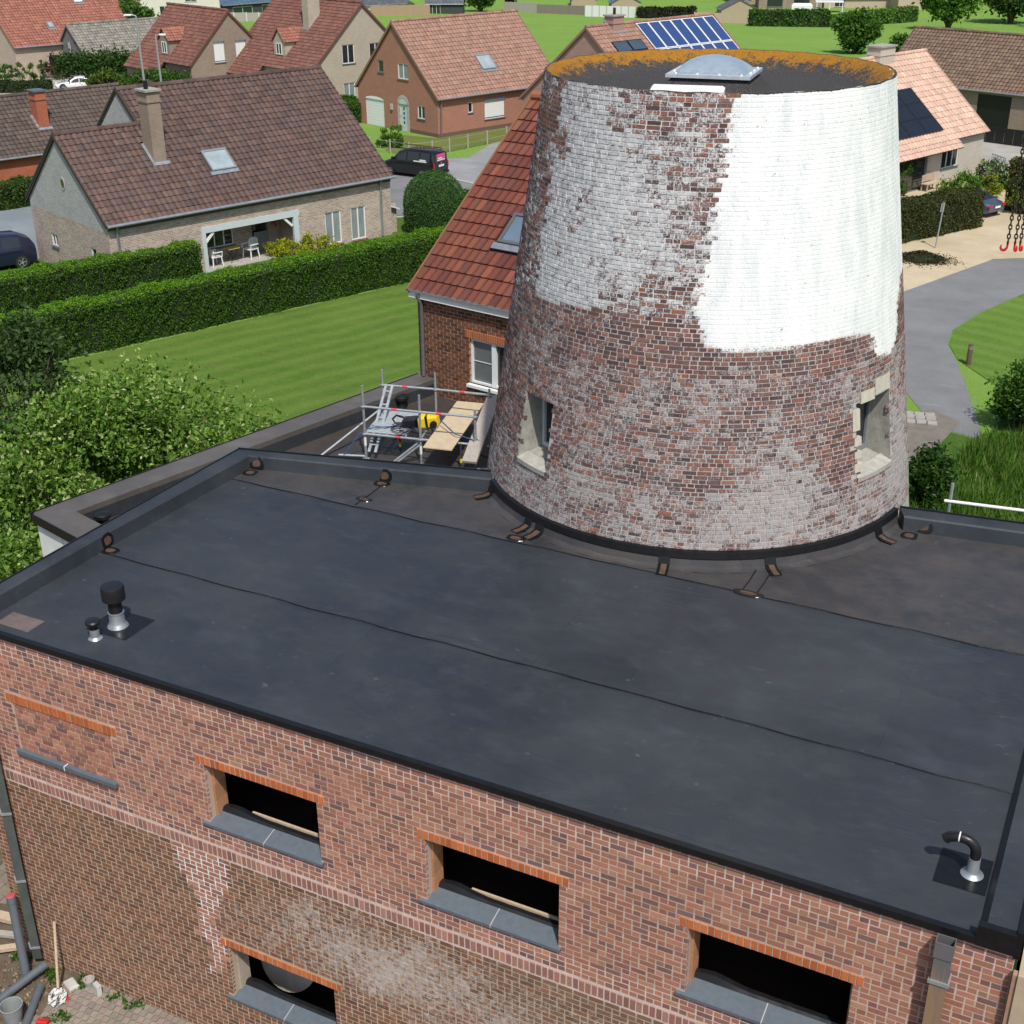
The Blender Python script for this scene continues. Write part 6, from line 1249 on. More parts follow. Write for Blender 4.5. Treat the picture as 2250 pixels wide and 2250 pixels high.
# ================================================================ vehicles
def car(name, label, loc, ang, st, W, paint, glass, wheels, wr, cat='car', extra=None):
    """st: stations (x, z_sill, z_belt, z_roof, half width at belt, half width at roof) from nose to tail"""
    t = thing(name, loc, label, cat); O_ = Vector(loc); fx = V3(math.cos(ang), math.sin(ang), 0); fy = V3(-fx.y, fx.x, 0)
    P = lambda x, y, z: O_ + fx * x + fy * y + Z * z
    def sec(s):
        x, z0, zb, zr, wb, wr_ = s
        return [(x, -wb * .93, z0), (x, -wb, z0 + (zb - z0) * .35), (x, -wb, z0 + (zb - z0) * .8), (x, -wb * .97, zb), (x, -wr_, zr - (zr - zb) * .08), (x, -wr_ * .86, zr), (x, 0, zr + .015), (x, wr_ * .86, zr), (x, wr_, zr - (zr - zb) * .08), (x, wb * .97, zb), (x, wb, z0 + (zb - z0) * .8), (x, wb, z0 + (zb - z0) * .35), (x, wb * .93, z0)]
    b = MB(); S = [sec(s) for s in st]; n = len(S[0]); vs = [P(*q) for s in S for q in s]
    fs = [(i * n + j, i * n + j + 1, (i + 1) * n + j + 1, (i + 1) * n + j) for i in range(len(S) - 1) for j in range(n - 1)] + [(i * n + n - 1, i * n, (i + 1) * n, (i + 1) * n + n - 1) for i in range(len(S) - 1)]
    fs += [tuple(range(n)), tuple(range((len(S) - 1) * n + n - 1, (len(S) - 1) * n - 1, -1))]
    b.add(vs, fs); body = b.build('body', paint, t, smooth=True)
    def ip(x):
        for p, q in zip(st[:-1], st[1:]):
            if p[0] <= x <= q[0]: k = (x - p[0]) / (q[0] - p[0] + 1e-9); return [a + (c - a) * k for a, c in zip(p, q)]
        return list(st[-1])
    for (xa, xb) in glass['side']:
        for sg in (-1, 1):
            b = MB(); q = []
            for x, k in ((xa, .1), (xb, .1), (xb, .86), (xa, .86)):
                x_, z0, zb, zr, wb, wr_ = ip(x); q.append(P(x, sg * (wb * .97 + (wr_ - wb * .97) * k + .012), zb + (zr - zb) * k))
            b.quad(*q); b.build('side_window', M_carglass, t)
    for (xa, xb) in glass['slope']:
        b = MB(); (x_, z0, zb, zr, wb, wra) = ip(xa); za = zr; (x_, z0, zb, zr, wb, wrb) = ip(xb)
        d = .02; b.quad(P(xa, -wra * .84, za + d), P(xb, -wrb * .84, zr + d), P(xb, wrb * .84, zr + d), P(xa, wra * .84, za + d)); b.build('windscreen', M_carglass, t)
    for x in wheels:
        for sg in (-1, 1):
            w = MB(); c = P(x, sg * (W / 2 - .14), wr); ax = (fx, Z, fy * sg); w.lathe([(wr * .55, 0), (wr, .0), (wr, .15), (wr * .68, .16)], c, 18, ax=ax); wo = w.build('wheel', M_rubber, t, smooth=True)
            w = MB(); w.lathe([(0, .13), (wr * .2, .15), (wr * .24, .12)], c, 12, ax=ax)
            for k in range(5):
                an_ = R(72 * k); dd = fx * math.cos(an_) + Z * math.sin(an_); pe = fx * -math.sin(an_) + Z * math.cos(an_); w.obox(c + dd * (wr * .18) - pe * (wr * .08) + fy * sg * .12, dd * (wr * .5), pe * (wr * .16), fy * sg * .03)
            w.lathe([(wr * .62, .1), (wr * .62, .155), (wr * .7, .155)], c, 18, ax=ax); w.build('rim', M_alu, wo)
            w = MB(); w.lathe([(0, .0), (wr * 1.18, .0)], P(x, sg * (W / 2 - .005), wr), 18, ax=ax); w.build('wheel_arch', M_black, t)
    if extra: extra(t, P)
    return t
def carpaint(name, c, metal=.3):
    t = NT(name); n = t.noise(t.pos(), 2, 2, .5); t.b.inputs['Coat Weight'].default_value = .8; t.b.inputs['Coat Roughness'].default_value = .06
    return t.fin(t.mix(n, tuple(x * .85 for x in c), tuple(x * 1.15 for x in c)), .35, metal, .5)
def rbox(t, P, nm, x0, x1, y0, y1, z0, z1, mat):
    b = MB(); p = [P(x, y, z) for z in (z0, z1) for x, y in ((x0, y0), (x1, y0), (x1, y1), (x0, y1))]; b.add(p, [(3, 2, 1, 0), (4, 5, 6, 7), (0, 1, 5, 4), (1, 2, 6, 5), (2, 3, 7, 6), (3, 0, 4, 7)]); return b.build(nm, mat, t)
M_tail = simple('tail_lamp', (.45, .01, .015), .25); M_pink = simple('pink_print', (.52, .10, .24), .5, 0, .6, 40)
def van_x(t, P):
    for s in (-1, 1):
        rbox(t, P, 'tail_light', 4.02, 4.06, s * .70 - .05, s * .70 + .05, .62, .95, M_tail); rbox(t, P, 'roof_rail', .95, 3.7, s * .62 - .02, s * .62 + .02, 1.63, 1.67, M_black); rbox(t, P, 'mirror', 1.0, 1.1, s * .83 - .06, s * .83 + .06, 1.0, 1.14, M_black)
        rbox(t, P, 'side_lettering', 2.6, 3.55, s * .80 - .004, s * .80 + .004, .99, 1.05, M_white); rbox(t, P, 'side_lettering', 3.05, 3.5, s * .80 - .004, s * .80 + .004, 1.07, 1.14, M_white)
    rbox(t, P, 'number_plate', 4.06, 4.08, -.26, .26, .72, .83, M_white); rbox(t, P, 'rear_window', 4.0, 4.03, -.62, .62, 1.02, 1.48, M_carglass); o = rbox(t, P, 'window_poster', 4.035, 4.045, -.42, .42, 1.04, 1.46, M_pink)
    rbox(t, P, 'poster_print', 4.046, 4.05, -.36, .36, 1.08, 1.13, M_white); rbox(t, P, 'poster_print', 4.046, 4.05, -.3, .1, 1.18, 1.24, M_white); rbox(t, P, 'poster_print', 4.046, 4.05, -.3, .3, 1.33, 1.4, M_pink); rbox(t, P, 'bumper', 3.96, 4.12, -.72, .72, .28, .42, M_black); rbox(t, P, 'badge', 4.05, 4.07, -.05, .05, .88, .97, M_alu)
vs_ = [(0, .3, .5, .62, .62, .5), (.12, .24, .6, .74, .74, .62), (.55, .22, .78, .88, .79, .66), (.95, .22, .9, 1.02, .8, .68), (1.5, .22, .95, 1.52, .8, .66), (1.9, .22, .96, 1.61, .8, .66), (3.2, .22, .97, 1.62, .8, .66), (3.75, .22, .97, 1.60, .8, .65), (3.95, .24, .96, 1.52, .78, .62), (4.03, .3, .9, 1.0, .75, .66)]
car('delivery_van', 'black van with pink poster in its rear window, parked on the street', (-43.35, 69.05, G), R(-6), vs_, 1.6, carpaint('black_paint', (.008, .008, .011)), dict(side=[(1.35, 2.05), (2.15, 3.0), (3.1, 3.75)], slope=[(1.0, 1.48)]), (.8, 3.2), .29, 'van', van_x)
def car_x(t, P):
    for s in (-1, 1):
        rbox(t, P, 'tail_light', 3.55, 3.63, s * .58 - .13, s * .58 + .13, .56, .68, M_tail); rbox(t, P, 'head_light', .0, .1, s * .55 - .12, s * .55 + .12, .45, .56, M_white); rbox(t, P, 'mirror', 1.15, 1.27, s * .80 - .06, s * .80 + .06, .72, .82, M_black); rbox(t, P, 'door_handle', 2.0, 2.14, s * .775 - .012, s * .775 + .012, .62, .65, M_alu)
    rbox(t, P, 'number_plate', 3.64, 3.66, -.22, .22, .5, .6, M_white)
sed = [(0, .28, .42, .5, .55, .45), (.12, .2, .5, .58, .70, .58), (.5, .2, .58, .66, .75, .62), (1.05, .2, .64, .74, .76, .62), (1.65, .2, .68, 1.13, .76, .56), (2.1, .2, .69, 1.17, .76, .56), (2.5, .2, .69, 1.13, .76, .56), (3.05, .2, .68, .82, .75, .6), (3.45, .22, .64, .76, .72, .58), (3.6, .3, .55, .66, .64, .54)]
hat = [(0, .3, .5, .58, .55, .45), (.1, .22, .58, .66, .74, .6), (.5, .22, .72, .8, .8, .66), (.95, .22, .82, .95, .81, .66), (1.6, .22, .88, 1.38, .81, .62), (2.2, .22, .9, 1.46, .81, .62), (3.0, .22, .92, 1.42, .81, .62), (3.5, .24, .9, 1.22, .79, .6), (3.68, .3, .8, .95, .74, .6)]
car('family_car', 'dark blue car with alloy wheels parked beside the gable of the garden house', (-48.75, 40.35, G), R(62), [(s[0], s[1], s[2], s[3] * 1.06, s[4], s[5]) for s in hat], 1.62, carpaint('dark_blue_paint', (.012, .016, .045)), dict(side=[(1.35, 2.1), (2.2, 3.0)], slope=[(.98, 1.58)]), (.72, 2.95), .3, 'car', car_x)
car('parked_car', 'blue-grey saloon car half hidden behind the clipped hedge at right', (-11.35, 73.8, G), R(-27), sed, 1.52, carpaint('blue_grey_paint', (.075, .10, .16), .5), dict(side=[(1.35, 2.0), (2.05, 2.7)], slope=[(1.08, 1.6), (2.55, 3.02)]), (.65, 2.95), .27, 'car', car_x)
car('parked_car', 'white coupe under the trained trees behind the brown roof', (-88.3, 87.5, G + .0), R(42), [(s[0], s[1], s[2] * .9, s[3] * .92, s[4], s[5]) for s in sed], 1.52, carpaint('white_car_paint', (.7, .71, .72), 0), dict(side=[(1.35, 2.0), (2.05, 2.8)], slope=[(1.08, 1.6), (2.5, 3.0)]), (.65, 2.95), .27, 'car', car_x)

# ================================================================ hedges, trees and garden things
TOPC = [(.11, .235, .016), (.14, .28, .02), (.085, .19, .014)]  # sunlit hedge tops put into the colour: lighter leaves than on the sides
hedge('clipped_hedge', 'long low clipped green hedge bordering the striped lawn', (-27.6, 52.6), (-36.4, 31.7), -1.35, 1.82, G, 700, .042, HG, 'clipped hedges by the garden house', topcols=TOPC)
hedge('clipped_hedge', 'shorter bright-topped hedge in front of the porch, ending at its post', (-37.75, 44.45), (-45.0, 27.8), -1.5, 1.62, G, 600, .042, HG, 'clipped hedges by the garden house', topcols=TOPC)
# dome-shaped clipped tree
tt = thing('topiary_tree', (-33.0, 56.8, G), 'large dome-shaped clipped evergreen beside the house corner', 'topiary'); n = 15000
ph = rng.uniform(0, 2 * np.pi, n); zz = rng.uniform(0, 1, n) ** .9; rr_ = 1.52 * np.clip(1 - np.maximum(0, (zz - .42) / .58) ** 2.3, 0, 1) ** .5 * (.94 + .06 * np.minimum(1, zz * 4)); nv = np.stack([np.cos(ph), np.sin(ph), np.clip((zz - .5) * 2, -.1, 1)], 1)
cr_ = np.array([-33.0, 56.8]); p = np.stack([cr_[0] + rr_ * np.cos(ph), cr_[1] + rr_ * np.sin(ph), G + .1 + zz * 2.9], 1) + nv * rng.normal(0, .035, n)[:, None]
leaf_cloud('crown', p, .05, pal(n, [(.046, .12, .024), (.064, .155, .03), (.09, .19, .04), (.034, .09, .02)], .3), tt, nrm=nv, flat=.7, asp=.35)
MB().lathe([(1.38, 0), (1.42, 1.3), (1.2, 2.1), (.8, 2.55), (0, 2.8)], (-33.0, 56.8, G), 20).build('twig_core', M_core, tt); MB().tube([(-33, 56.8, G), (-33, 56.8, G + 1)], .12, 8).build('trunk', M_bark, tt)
bush('shrub', 'leafy shrub between dome-shaped tree and red tiled roof', 'shrub', (-32.4, 60.0, -.2), (1.1, 1.1, .85), 2600, .08, [(.06, .13, .02), (.09, .18, .03), (.04, .09, .014)])
# big flowering bush at left and the darker shrub behind it
EB = [(.09, .18, .024), (.13, .235, .034), (.18, .29, .055), (.065, .14, .018)]
eb = thing('elder_bush', (-19.6, 19.6, G), 'big leafy bush with pale flower buds beside the low roof at left', 'bush')
ps, es = [], []
for (c, r_, n_) in (((-19.4, 19.4, 2.3), (2.7, 2.9, 2.9), 17000), ((-17.4, 20.6, 2.5), (1.7, 2.2, 1.9), 8000), ((-20.8, 17.4, 2.2), (2.2, 2.2, 2.7), 9000), ((-18.2, 17.0, 1.3), (1.6, 1.8, 2.2), 6000), ((-20.2, 21.4, 2.6), (2.0, 1.8, 2.3), 6000)):
    p, e = clumps(c, r_, 90, .6, int(n_ * 1.35)); ps.append(p); es.append(e)
p = np.concatenate(ps)
kk = (p - np.array(P0)) @ np.array(nl); p = p[(kk < .12) & (p[:, 2] > G)]
leaf_cloud('crown', p, .075, pal(len(p), EB, .3), eb)
q = p[(p[:, 2] > 2.2)]; q = q[rng.integers(0, len(q), 9000)] + rng.normal(0, .06, (9000, 3)) + np.array([0, 0, .12]); leaf_cloud('flower_buds', q, .05, pal(len(q), [(.34, .42, .14), (.42, .47, .22), (.27, .36, .10)], .2), eb)
b = MB()
for j in range(9): an_ = j * .7; b.tube([(-19.5 + .2 * math.cos(an_), 19.4 + .2 * math.sin(an_), G), (-19.5 + 1.1 * math.cos(an_), 19.4 + 1.1 * math.sin(an_), 1.6), (-19.5 + 2.1 * math.cos(an_ + .3), 19.4 + 2.1 * math.sin(an_ + .3), 4.1)], [.12, .07, .015], 6)
b.build('branches', M_bark, eb)
bush('shrub', 'dark green shrub between the big bush and the near hedge', 'shrub', (-27.9, 24.7, 1.7), (2.0, 2.0, 2.7), 8500, .09, [(.045, .085, .026), (.06, .115, .03), (.08, .125, .045), (.035, .065, .02)])
bush('shrub', 'low plants with white umbels under the big bush', 'shrub', (-17.8, 14.9, .9), (1.5, 1.1, 1.9), 6000, .09, [(.035, .085, .014), (.05, .11, .018), (.028, .066, .012)])
for i, (x, y, z_) in enumerate(((-17.2, 14.6, 2.75), (-17.45, 14.75, 2.95))):
    p, e = clumps((x, y, z_), (.12, .12, .03), 6, .05, 160); t = thing('flower_umbel', (x, y, z_ - .3), 'white flower umbel above the plants at left, ' + ('the lower one' if i == 0 else 'the upper one'), 'flower'); leaf_cloud('petals', p, .02, pal(len(p), [(.7, .72, .62)], .1), t); MB().tube([(x, y, z_ - .6), (x, y, z_)], .01, 5).build('stem', M_leaf, t)
# porch furniture
def plastic_chair(loc, ang, label):
    t = thing('garden_chair', loc, label, 'chair', 'white plastic chairs in the porch'); t.rotation_euler = (0, 0, ang); t.scale = (1.2, 1.2, 1.15)
    b = MB(); b.box(-.22, .22, -.22, .22, .36, .40); b.build('seat', M_white, t, local=True)
    b = MB(); N = 8; vs = []
    for i in range(N + 1): an_ = R(-75 + 150 * i / N); vs += [(.24 * math.sin(an_), .06 + .18 * math.cos(an_), .40), (.27 * math.sin(an_), .1 + .2 * math.cos(an_), .62 + .18 * math.cos(an_))]
    b.add(vs, [(2 * i, 2 * i + 2, 2 * i + 3, 2 * i + 1) for i in range(N)]); b.build('backrest', M_white, t, local=True)
    for s in (-1, 1):
        b = MB(); b.box(s * .25 - .03, s * .25 + .03, -.22, .18, .56, .59); b.build('armrest', M_white, t, local=True)
        for f in (-1, 1): b = MB(); b.tube([(s * .2, f * .18, .38), (s * .24, f * .22, 0)], .025, 6); b.build('leg', M_white, t, local=True)
        b = MB(); b.tube([(s * .24, -.2, .38), (s * .25, -.2, .57)], .02, 6); b.build('arm_support', M_white, t, local=True)
q = A1 + UD * 5.35 + VD * .75; plastic_chair((q.x, q.y, G + .04), R(160), 'white plastic chair at the left end of the porch')
q = A1 + UD * 7.35 + VD * .85; plastic_chair((q.x, q.y, G + .04), R(-10), 'white plastic chair right of the small porch table')
q = A1 + UD * 6.35 + VD * .85; t = thing('folding_table', (q.x, q.y, G + .04), 'small yellowish folding table between two white chairs', 'table')
b = MB(); b.cbox(q + Z * (G + .66), UD, VD, Z, .6, .5, .03); b.build('tabletop', simple('yellow_wood', (.5, .4, .1), .6), t)
for s in (-1, 1):
    for d_ in (-1, 1): MB().tube([q + UD * (s * .22) + VD * (d_ * .18) + Z * (G + .66), q - UD * (s * .2) + VD * (d_ * .18) + Z * (G + .04)], .014, 5).build('leg', M_black, t)
q = A1 + UD * 8.6 + VD * .4; p, e = clumps((q.x, q.y, .52), (.22, .22, .16), 10, .09, 420); t = thing('hanging_basket', (q.x, q.y, .3), 'hanging basket of pink flowers under the porch beam', 'flower basket'); leaf_cloud('flowers', p, .035, pal(len(p), [(.5, .06, .13), (.6, .12, .2), (.05, .11, .02)], .2), t); MB().tube([q + Z * .55, q + Z * 1.02], .008, 5).build('hanger', M_chain, t)
for i, (a, v, n_, lb) in enumerate(((8.5, -.5, 1500, 'yellow-flowering shrub in front of the porch door'), (10.2, -.5, 1100, 'yellow-flowering shrub right of the porch post'))):
    q = A1 + UD * a + VD * v; bush('yellow_shrub', lb, 'shrub', (q.x, q.y, -.55), (1.25, .75, .55), n_ * 3, .05, [(.42, .40, .02), (.33, .35, .02), (.12, .19, .02)], 'yellow shrubs by the porch')
# fence in front of the orange house
fp = [(-48.1, 74.6), (-46.3, 74.2), (-44.6, 73.75), (-43.6, 75.0), (-43.05, 76.3), (-42.6, 78.0), (-42.15, 79.9), (-41.7, 81.9)]
fn = thing('post_fence', (-44.5, 75, G), 'low post and wire fence along the orange house lawn', 'fence')
for x, y in fp: MB().tube([(x, y, G), (x, y, G + .92)], .05, 7).build('post', M_wood2, fn)
for z_ in (.35, .8): MB().tube([(x, y, G + z_) for x, y in fp], .014, 5).build('rail', M_galv, fn)
sheet('orange_house_lawn', [[(-47.2, 75.0), (-44.6, 73.9), (-43.1, 76.3), (-41.5, 82.4), (-40.9, 89), (-42.6, 90.4), (-46.4, 80.4), (-49.5, 80.6)]], G + .018, m_grass('dry_lawn', (.12, .15, .035), (.15, .17, .045), (.1, .14, .03)))
bush('shrub', 'low dark shrub by the fence in front of the orange house', 'shrub', (-47.6, 76.4, -.75), (1.5, .9, .5), 2200, .07, HG)
bush('shrub', 'rounded green shrub beside the orange house path', 'shrub', (-49.4, 79.6, -.7), (1.2, .9, .5), 1800, .07, EB)
hedge('clipped_hedge', 'small square hedge between beige and orange houses', (-55.6, 83.0), (-58.2, 86.0), -1.4, 1.4, G, 170, .09, HG)
# row behind the brown roof
for i, (x, y) in enumerate(((-92.6, 86.9), (-91.7, 87.3), (-90.8, 87.8), (-89.9, 88.2), (-89.0, 88.6))):
    bush('conifer_shrub', ('leftmost', 'second', 'middle', 'fourth', 'rightmost')[i] + ' of the rounded conifers in the row at far left', 'conifer', (x - 1.8, y, -.0), (.55, .55, 1.35), 1300, .08, [(.06, .15, .02), (.085, .19, .026), (.045, .11, .016)], 'conifers in a row')
hedge('clipped_hedge', 'dark hedge below the row of rounded conifers', (-87.4, 85.9), (-92.4, 83.4), -1.0, .95, G, 150, .09, [(.03, .055, .016), (.05, .07, .022)])
bush('shrub', 'dark red leaved shrub against the tan wall of the red roofed house', 'shrub', (-93.2, 92.6, .3), (1.5, 1.2, .9), 1500, .1, [(.06, .02, .02), (.09, .03, .03), (.04, .03, .02)])
tr = thing('trained_trees', (-90, 93.0, G), 'row of flat trained trees with one joined green crown above the white car', 'trees')
for k in range(5): a_ = V3(-89.3, 89.6, 0) + V3(.6, 1.45, 0) * k; MB().tube([a_ + Z * G, a_ + Z * (G + 1.6)], [.06, .045], 6).build('trunk', M_conc, tr)
p = np.array([[-89.4, 89.3, .75]]) + rng.uniform(size=(6500, 1)) * np.array([[2.6, 6.6, -.2]]) + rng.normal(size=(6500, 3)) * np.array([.4, .4, .5]); leaf_cloud('crown', p, .13, pal(len(p), [(.035, .085, .016), (.055, .125, .022), (.025, .06, .012)], .3), tr)
bush('shrub', 'green and yellow shrubbery right of the trained trees', 'shrub', (-79.5, 84.5, .55), (2.2, 1.6, 1.1), 4200, .12, [(.07, .13, .02), (.14, .18, .03), (.04, .085, .014)])
bush('shrub', 'dense green shrubs along the lamp posts behind the main ridge', 'shrub', (-73.2, 83.6, .75), (4.0, 1.5, 1.25), 6500, .12, [(.05, .11, .018), (.07, .15, .024), (.035, .08, .014)])
hedge('clipped_hedge', 'hedge beside the dark blue car at the left edge', (-55.8, 52.9), (-59.5, 44.0), -1.4, 1.35, G, 220, .08, [(.045, .09, .015), (.07, .12, .02)])
hc = thing('brick_pier', (-66.5, 86.0, G), 'small brick chimney block with slab top behind the brown ridge', 'chimney'); b = MB(); b.obox(V3(-66.2, 83.6, G), UD * .7, VD * 1.1, Z * 2.35); b.build('stack', MW['brown'], hc); b = MB(); b.obox(V3(-66.1, 83.5, G + 2.35), UD * .9, VD * 1.3, Z * .1); b.build('cap', M_conc, hc)
for i, (x, y, h_, dx_, lb) in enumerate(((-64.6, 72.2, 8.0, -.7, 'taller of two street lamps behind the chimney, arm to the left'), (-65.9, 75.4, 6.42, .6, 'shorter of two street lamps behind the chimney, arm to the right'))):
    t = thing('street_lamp', (x, y, G), lb, 'street lamp', 'street lamps'); MB().tube([(x, y, G), (x - .05, y, G + h_)], [.1, .06], 8).build('pole', M_galv, t); MB().tube([(x - .05, y, G + h_), (x - .05 + dx_ * .4, y + dx_ * .2, G + h_ + .06)], .04, 6).build('arm', M_galv, t); b = MB(); b.bevbox(V3(x - .05 + dx_ * .35, y + dx_ * .17, G + h_), V3(dx_ * .7, dx_ * .35, 0), V3(-.1, .2, 0), Z * .1, .02); b.build('lamp_head', M_white, t)
# ---------------------------------------------------------------- right side garden
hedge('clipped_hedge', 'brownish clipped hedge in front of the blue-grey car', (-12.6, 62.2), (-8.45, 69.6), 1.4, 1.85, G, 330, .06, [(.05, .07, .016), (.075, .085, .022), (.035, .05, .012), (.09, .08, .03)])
lpz = thing('leaf_pile', (-9.9, 61.9, G), 'heap of dry dark leaves on the gravel verge at the hedge end', 'leaf pile'); p = np.stack([rng.normal(-9.95, .62, 2600), rng.normal(61.9, .5, 2600), np.zeros(2600)], 1); d_ = np.hypot((p[:, 0] + 9.95) / 1.2, (p[:, 1] - 61.9) / 1.0); p[:, 2] = G + np.maximum(0, .42 * (1 - d_)) * rng.uniform(.6, 1, 2600) + .02; leaf_cloud('leaves', p, .06, pal(2600, [(.05, .045, .02), (.075, .06, .03), (.035, .04, .015)], .3), lpz); MB().lathe([(.9, 0), (.6, .2), (0, .36)], (-9.95, 61.9, G), 14).build('heap', M_core, lpz)
sp = thing('sign_post', (-9.76, 64.29, G), 'slanting galvanised sign post with small plate in front of the hedge', 'sign post'); MB().tube([(-9.76, 64.29, G), (-9.62, 64.2, G + 2.15)], .035, 8).build('post', M_galv, sp); b = MB(); b.obox(V3(-9.75, 64.14, G + 1.75), V3(.12, .22, .0), V3(.02, -.01, 0), V3(.02, 0, .42)); b.build('sign_plate', M_galv, sp)
bn = thing('garden_bench', (-12.75, 77.6, G), 'light wooden bench against the wall of the pale roofed house', 'bench'); q = V3(-12.95, 77.0, G)
b = MB(); b.obox(q + Z * .4, UD * 1.3, VD * -.0 + V3(.4, -.15, 0), Z * .04); b.build('seat', M_wood, bn)
b = MB()
for k in range(3): b.obox(q + Z * (.52 + .13 * k) - VD * .02, UD * 1.3, VD * -.03, Z * .1)
b.build('backrest', M_wood, bn)
for u in (.05, 1.2):
    for v in (0, .36): b = MB(); b.obox(q + UD * u - VD * v, UD * .06, -VD * .06, Z * (.4 if v else .85)); b.build('leg', M_wood, bn)
bush('climbing_plant', 'narrow climbing plant on the wall left of the bench', 'plant', (-13.6, 75.3, .1), (.4, .4, 1.1), 1400, .07, [(.07, .16, .02), (.10, .2, .03), (.05, .11, .016)])
bush('shrub', 'bright green shrub in front of the white window at right', 'shrub', (-10.5, 75.4, -.2), (1.3, 1.2, .85), 3600, .07, [(.08, .17, .02), (.12, .22, .03), (.05, .12, .016)])
bush('shrub', 'yellow-green shrub right of the bright green one', 'shrub', (-9.2, 76.8, -.3), (.7, .7, .75), 1800, .07, [(.22, .27, .02), (.28, .3, .03), (.12, .18, .02)])
bush('shrub', 'dark shrub with white flowers near the house corner', 'shrub', (-9.5, 80.2, -.2), (1.2, 1.2, .9), 2400, .08, [(.04, .08, .015), (.06, .11, .02), (.4, .42, .36)])
hedge('clipped_hedge', 'olive-brown cut hedge block near the green gate', (-8.6, 79.4), (-6.4, 85.0), -1.3, 1.75, G, 170, .08, [(.12, .12, .025), (.16, .14, .04), (.08, .09, .02)])
hedge('clipped_hedge', 'tall dark hedge block behind the blue-grey car', (-8.0, 74.0), (-6.2, 78.9), -1.2, 1.6, G, 200, .08, [(.07, .10, .02), (.1, .12, .03), (.045, .07, .014)])
bush('shrub', 'yellow flowering shrub beside the dark hedge block', 'shrub', (-7.2, 73.6, -.35), (.8, .8, .7), 1700, .07, [(.09, .16, .02), (.2, .22, .03), (.05, .1, .015)])
bush('garden_tree', 'small leafy tree at the right edge above the olive hedge', 'tree', (-5.6, 88.4, 1.5), (1.7, 1.7, 1.6), 4200, .11, [(.07, .15, .022), (.1, .2, .03), (.045, .1, .016)], trunk=-.2)
gtg = thing('wire_gate', (-9.4, 82.6, G), 'green wire mesh gate between the house and the hedge', 'gate'); b = MB()
for k in range(9): b.tube([V3(-10.1 + .11 * k, 83.2 - .14 * k, G), V3(-10.1 + .11 * k, 83.2 - .14 * k, G + 1.3)], .012, 4)
for z_ in (.05, .65, 1.28): b.tube([V3(-10.1, 83.2, G + z_), V3(-9.2, 82.05, G + z_)], .02, 5)
b.build('mesh_panel', simple('green_wire', (.02, .09, .06), .5), gtg)
sheet('barn_yard', [[(-16, 97), (-9, 84), (-5, 84), (4, 92), (0, 98)]], G + .009, M_path)
b_ = thing('dark_fence', (-11.0, 94.6, G), 'dark board fence in front of the barn doors', 'fence')
for k in range(9):
    bx_ = MB(); bx_.obox(V3(-14.6, 95.6, G) + V3(.62, -.22, 0) * k, V3(.6, -.213, 0), V3(.01, .04, 0), Z * 1.05); bx_.build('board', M_black, b_)
bo_ = thing('bollard', (-5.52, 47.56, G), 'brown wooden bollard with pale rings on the lawn edge', 'bollard'); MB().lathe([(.09, 0), (.09, .76), (.075, .79), (0, .79)], (-5.52, 47.56, G), 12).build('post', simple('brown_post', (.10, .065, .05), .8), bo_, smooth=True)
for z_ in (.62, .69): MB().lathe([(.092, 0), (.092, .025)], (-5.52, 47.56, G + z_), 12).build('ring', M_conc, bo_)
bush('wild_shrub', 'tall wild shrub at the right edge beside the lane', 'shrub', (-3.15, 41.9, .1), (.95, 1.0, 1.25), 5200, .07, [(.05, .12, .016), (.075, .165, .024), (.035, .085, .012)])
bush('wild_shrub', 'dark green shrub at the foot of the tower behind the right parapet', 'shrub', (-4.55, 34.4, .0), (.75, .85, 1.0), 4200, .065, [(.03, .075, .012), (.045, .10, .016), (.02, .055, .01)])
n = 16000; gx = rng.uniform(-5.3, 2.0, n); gy = rng.uniform(30.5, 41.0, n); keep = gx > -5.2 + .18 * (gy - 33) * (gy > 37) * .9; gx, gy = gx[keep], gy[keep]; hh = rng.uniform(.15, .62, len(gx)) * (1 + .35 * np.sin(gx * 2.1) * np.cos(gy * 1.7))
v = np.empty((len(gx), 3, 3)); an_ = rng.uniform(0, 6.28, len(gx)); w_ = .03; v[:, 0] = np.stack([gx - w_ * np.cos(an_), gy - w_ * np.sin(an_), np.full(len(gx), G)], 1); v[:, 1] = np.stack([gx + w_ * np.cos(an_), gy + w_ * np.sin(an_), np.full(len(gx), G)], 1); v[:, 2] = np.stack([gx + rng.normal(0, .16, len(gx)), gy + rng.normal(0, .16, len(gx)), G + hh], 1)
c = np.ones((len(gx), 3, 4)); c[:, :, :3] = pal(len(gx), [(.07, .16, .02), (.10, .2, .03), (.05, .12, .016), (.15, .19, .05)], .25)[:, None, :]
np_obj('tall_grass', v.reshape(-1, 3), np.arange(3 * len(gx)).reshape(-1, 3), c.reshape(-1, 4), M_leaf, kind='stuff', label='tall uncut grass and weeds right of the tower', cat='grass')
# ================================================================ far edge of the village (ground falls away gently)
def fz(y): return gz(0, y)
def fence(name, label, a, b, h, n, mat, capmat=None, th=.06, postmat=None):
    a, b = V3(*a, 0), V3(*b, 0); d = b - a; nn = V3(-d.y, d.x, 0).normalized(); t = thing(name, (a + b) / 2 + Z * fz((a.y + b.y) / 2), label, 'fence')
    for k in range(n):
        p = a + d * (k / n); q = a + d * ((k + 1) / n) - d.normalized() * .06; z_ = min(fz(p.y), fz(q.y)) - .05; bm = MB(); bm.obox(p + Z * z_, q - p, nn * th, Z * h); bm.build('panel', mat, t)
        bm = MB(); bm.obox(p - d.normalized() * .06 - nn * .03 + Z * z_, d.normalized() * .12, nn * .12, Z * (h + .08)); bm.build('post', postmat or mat, t)
def flat(x, y):                                          # plan position on the sloping far ground
    return (x, y)
FAR_S = {}
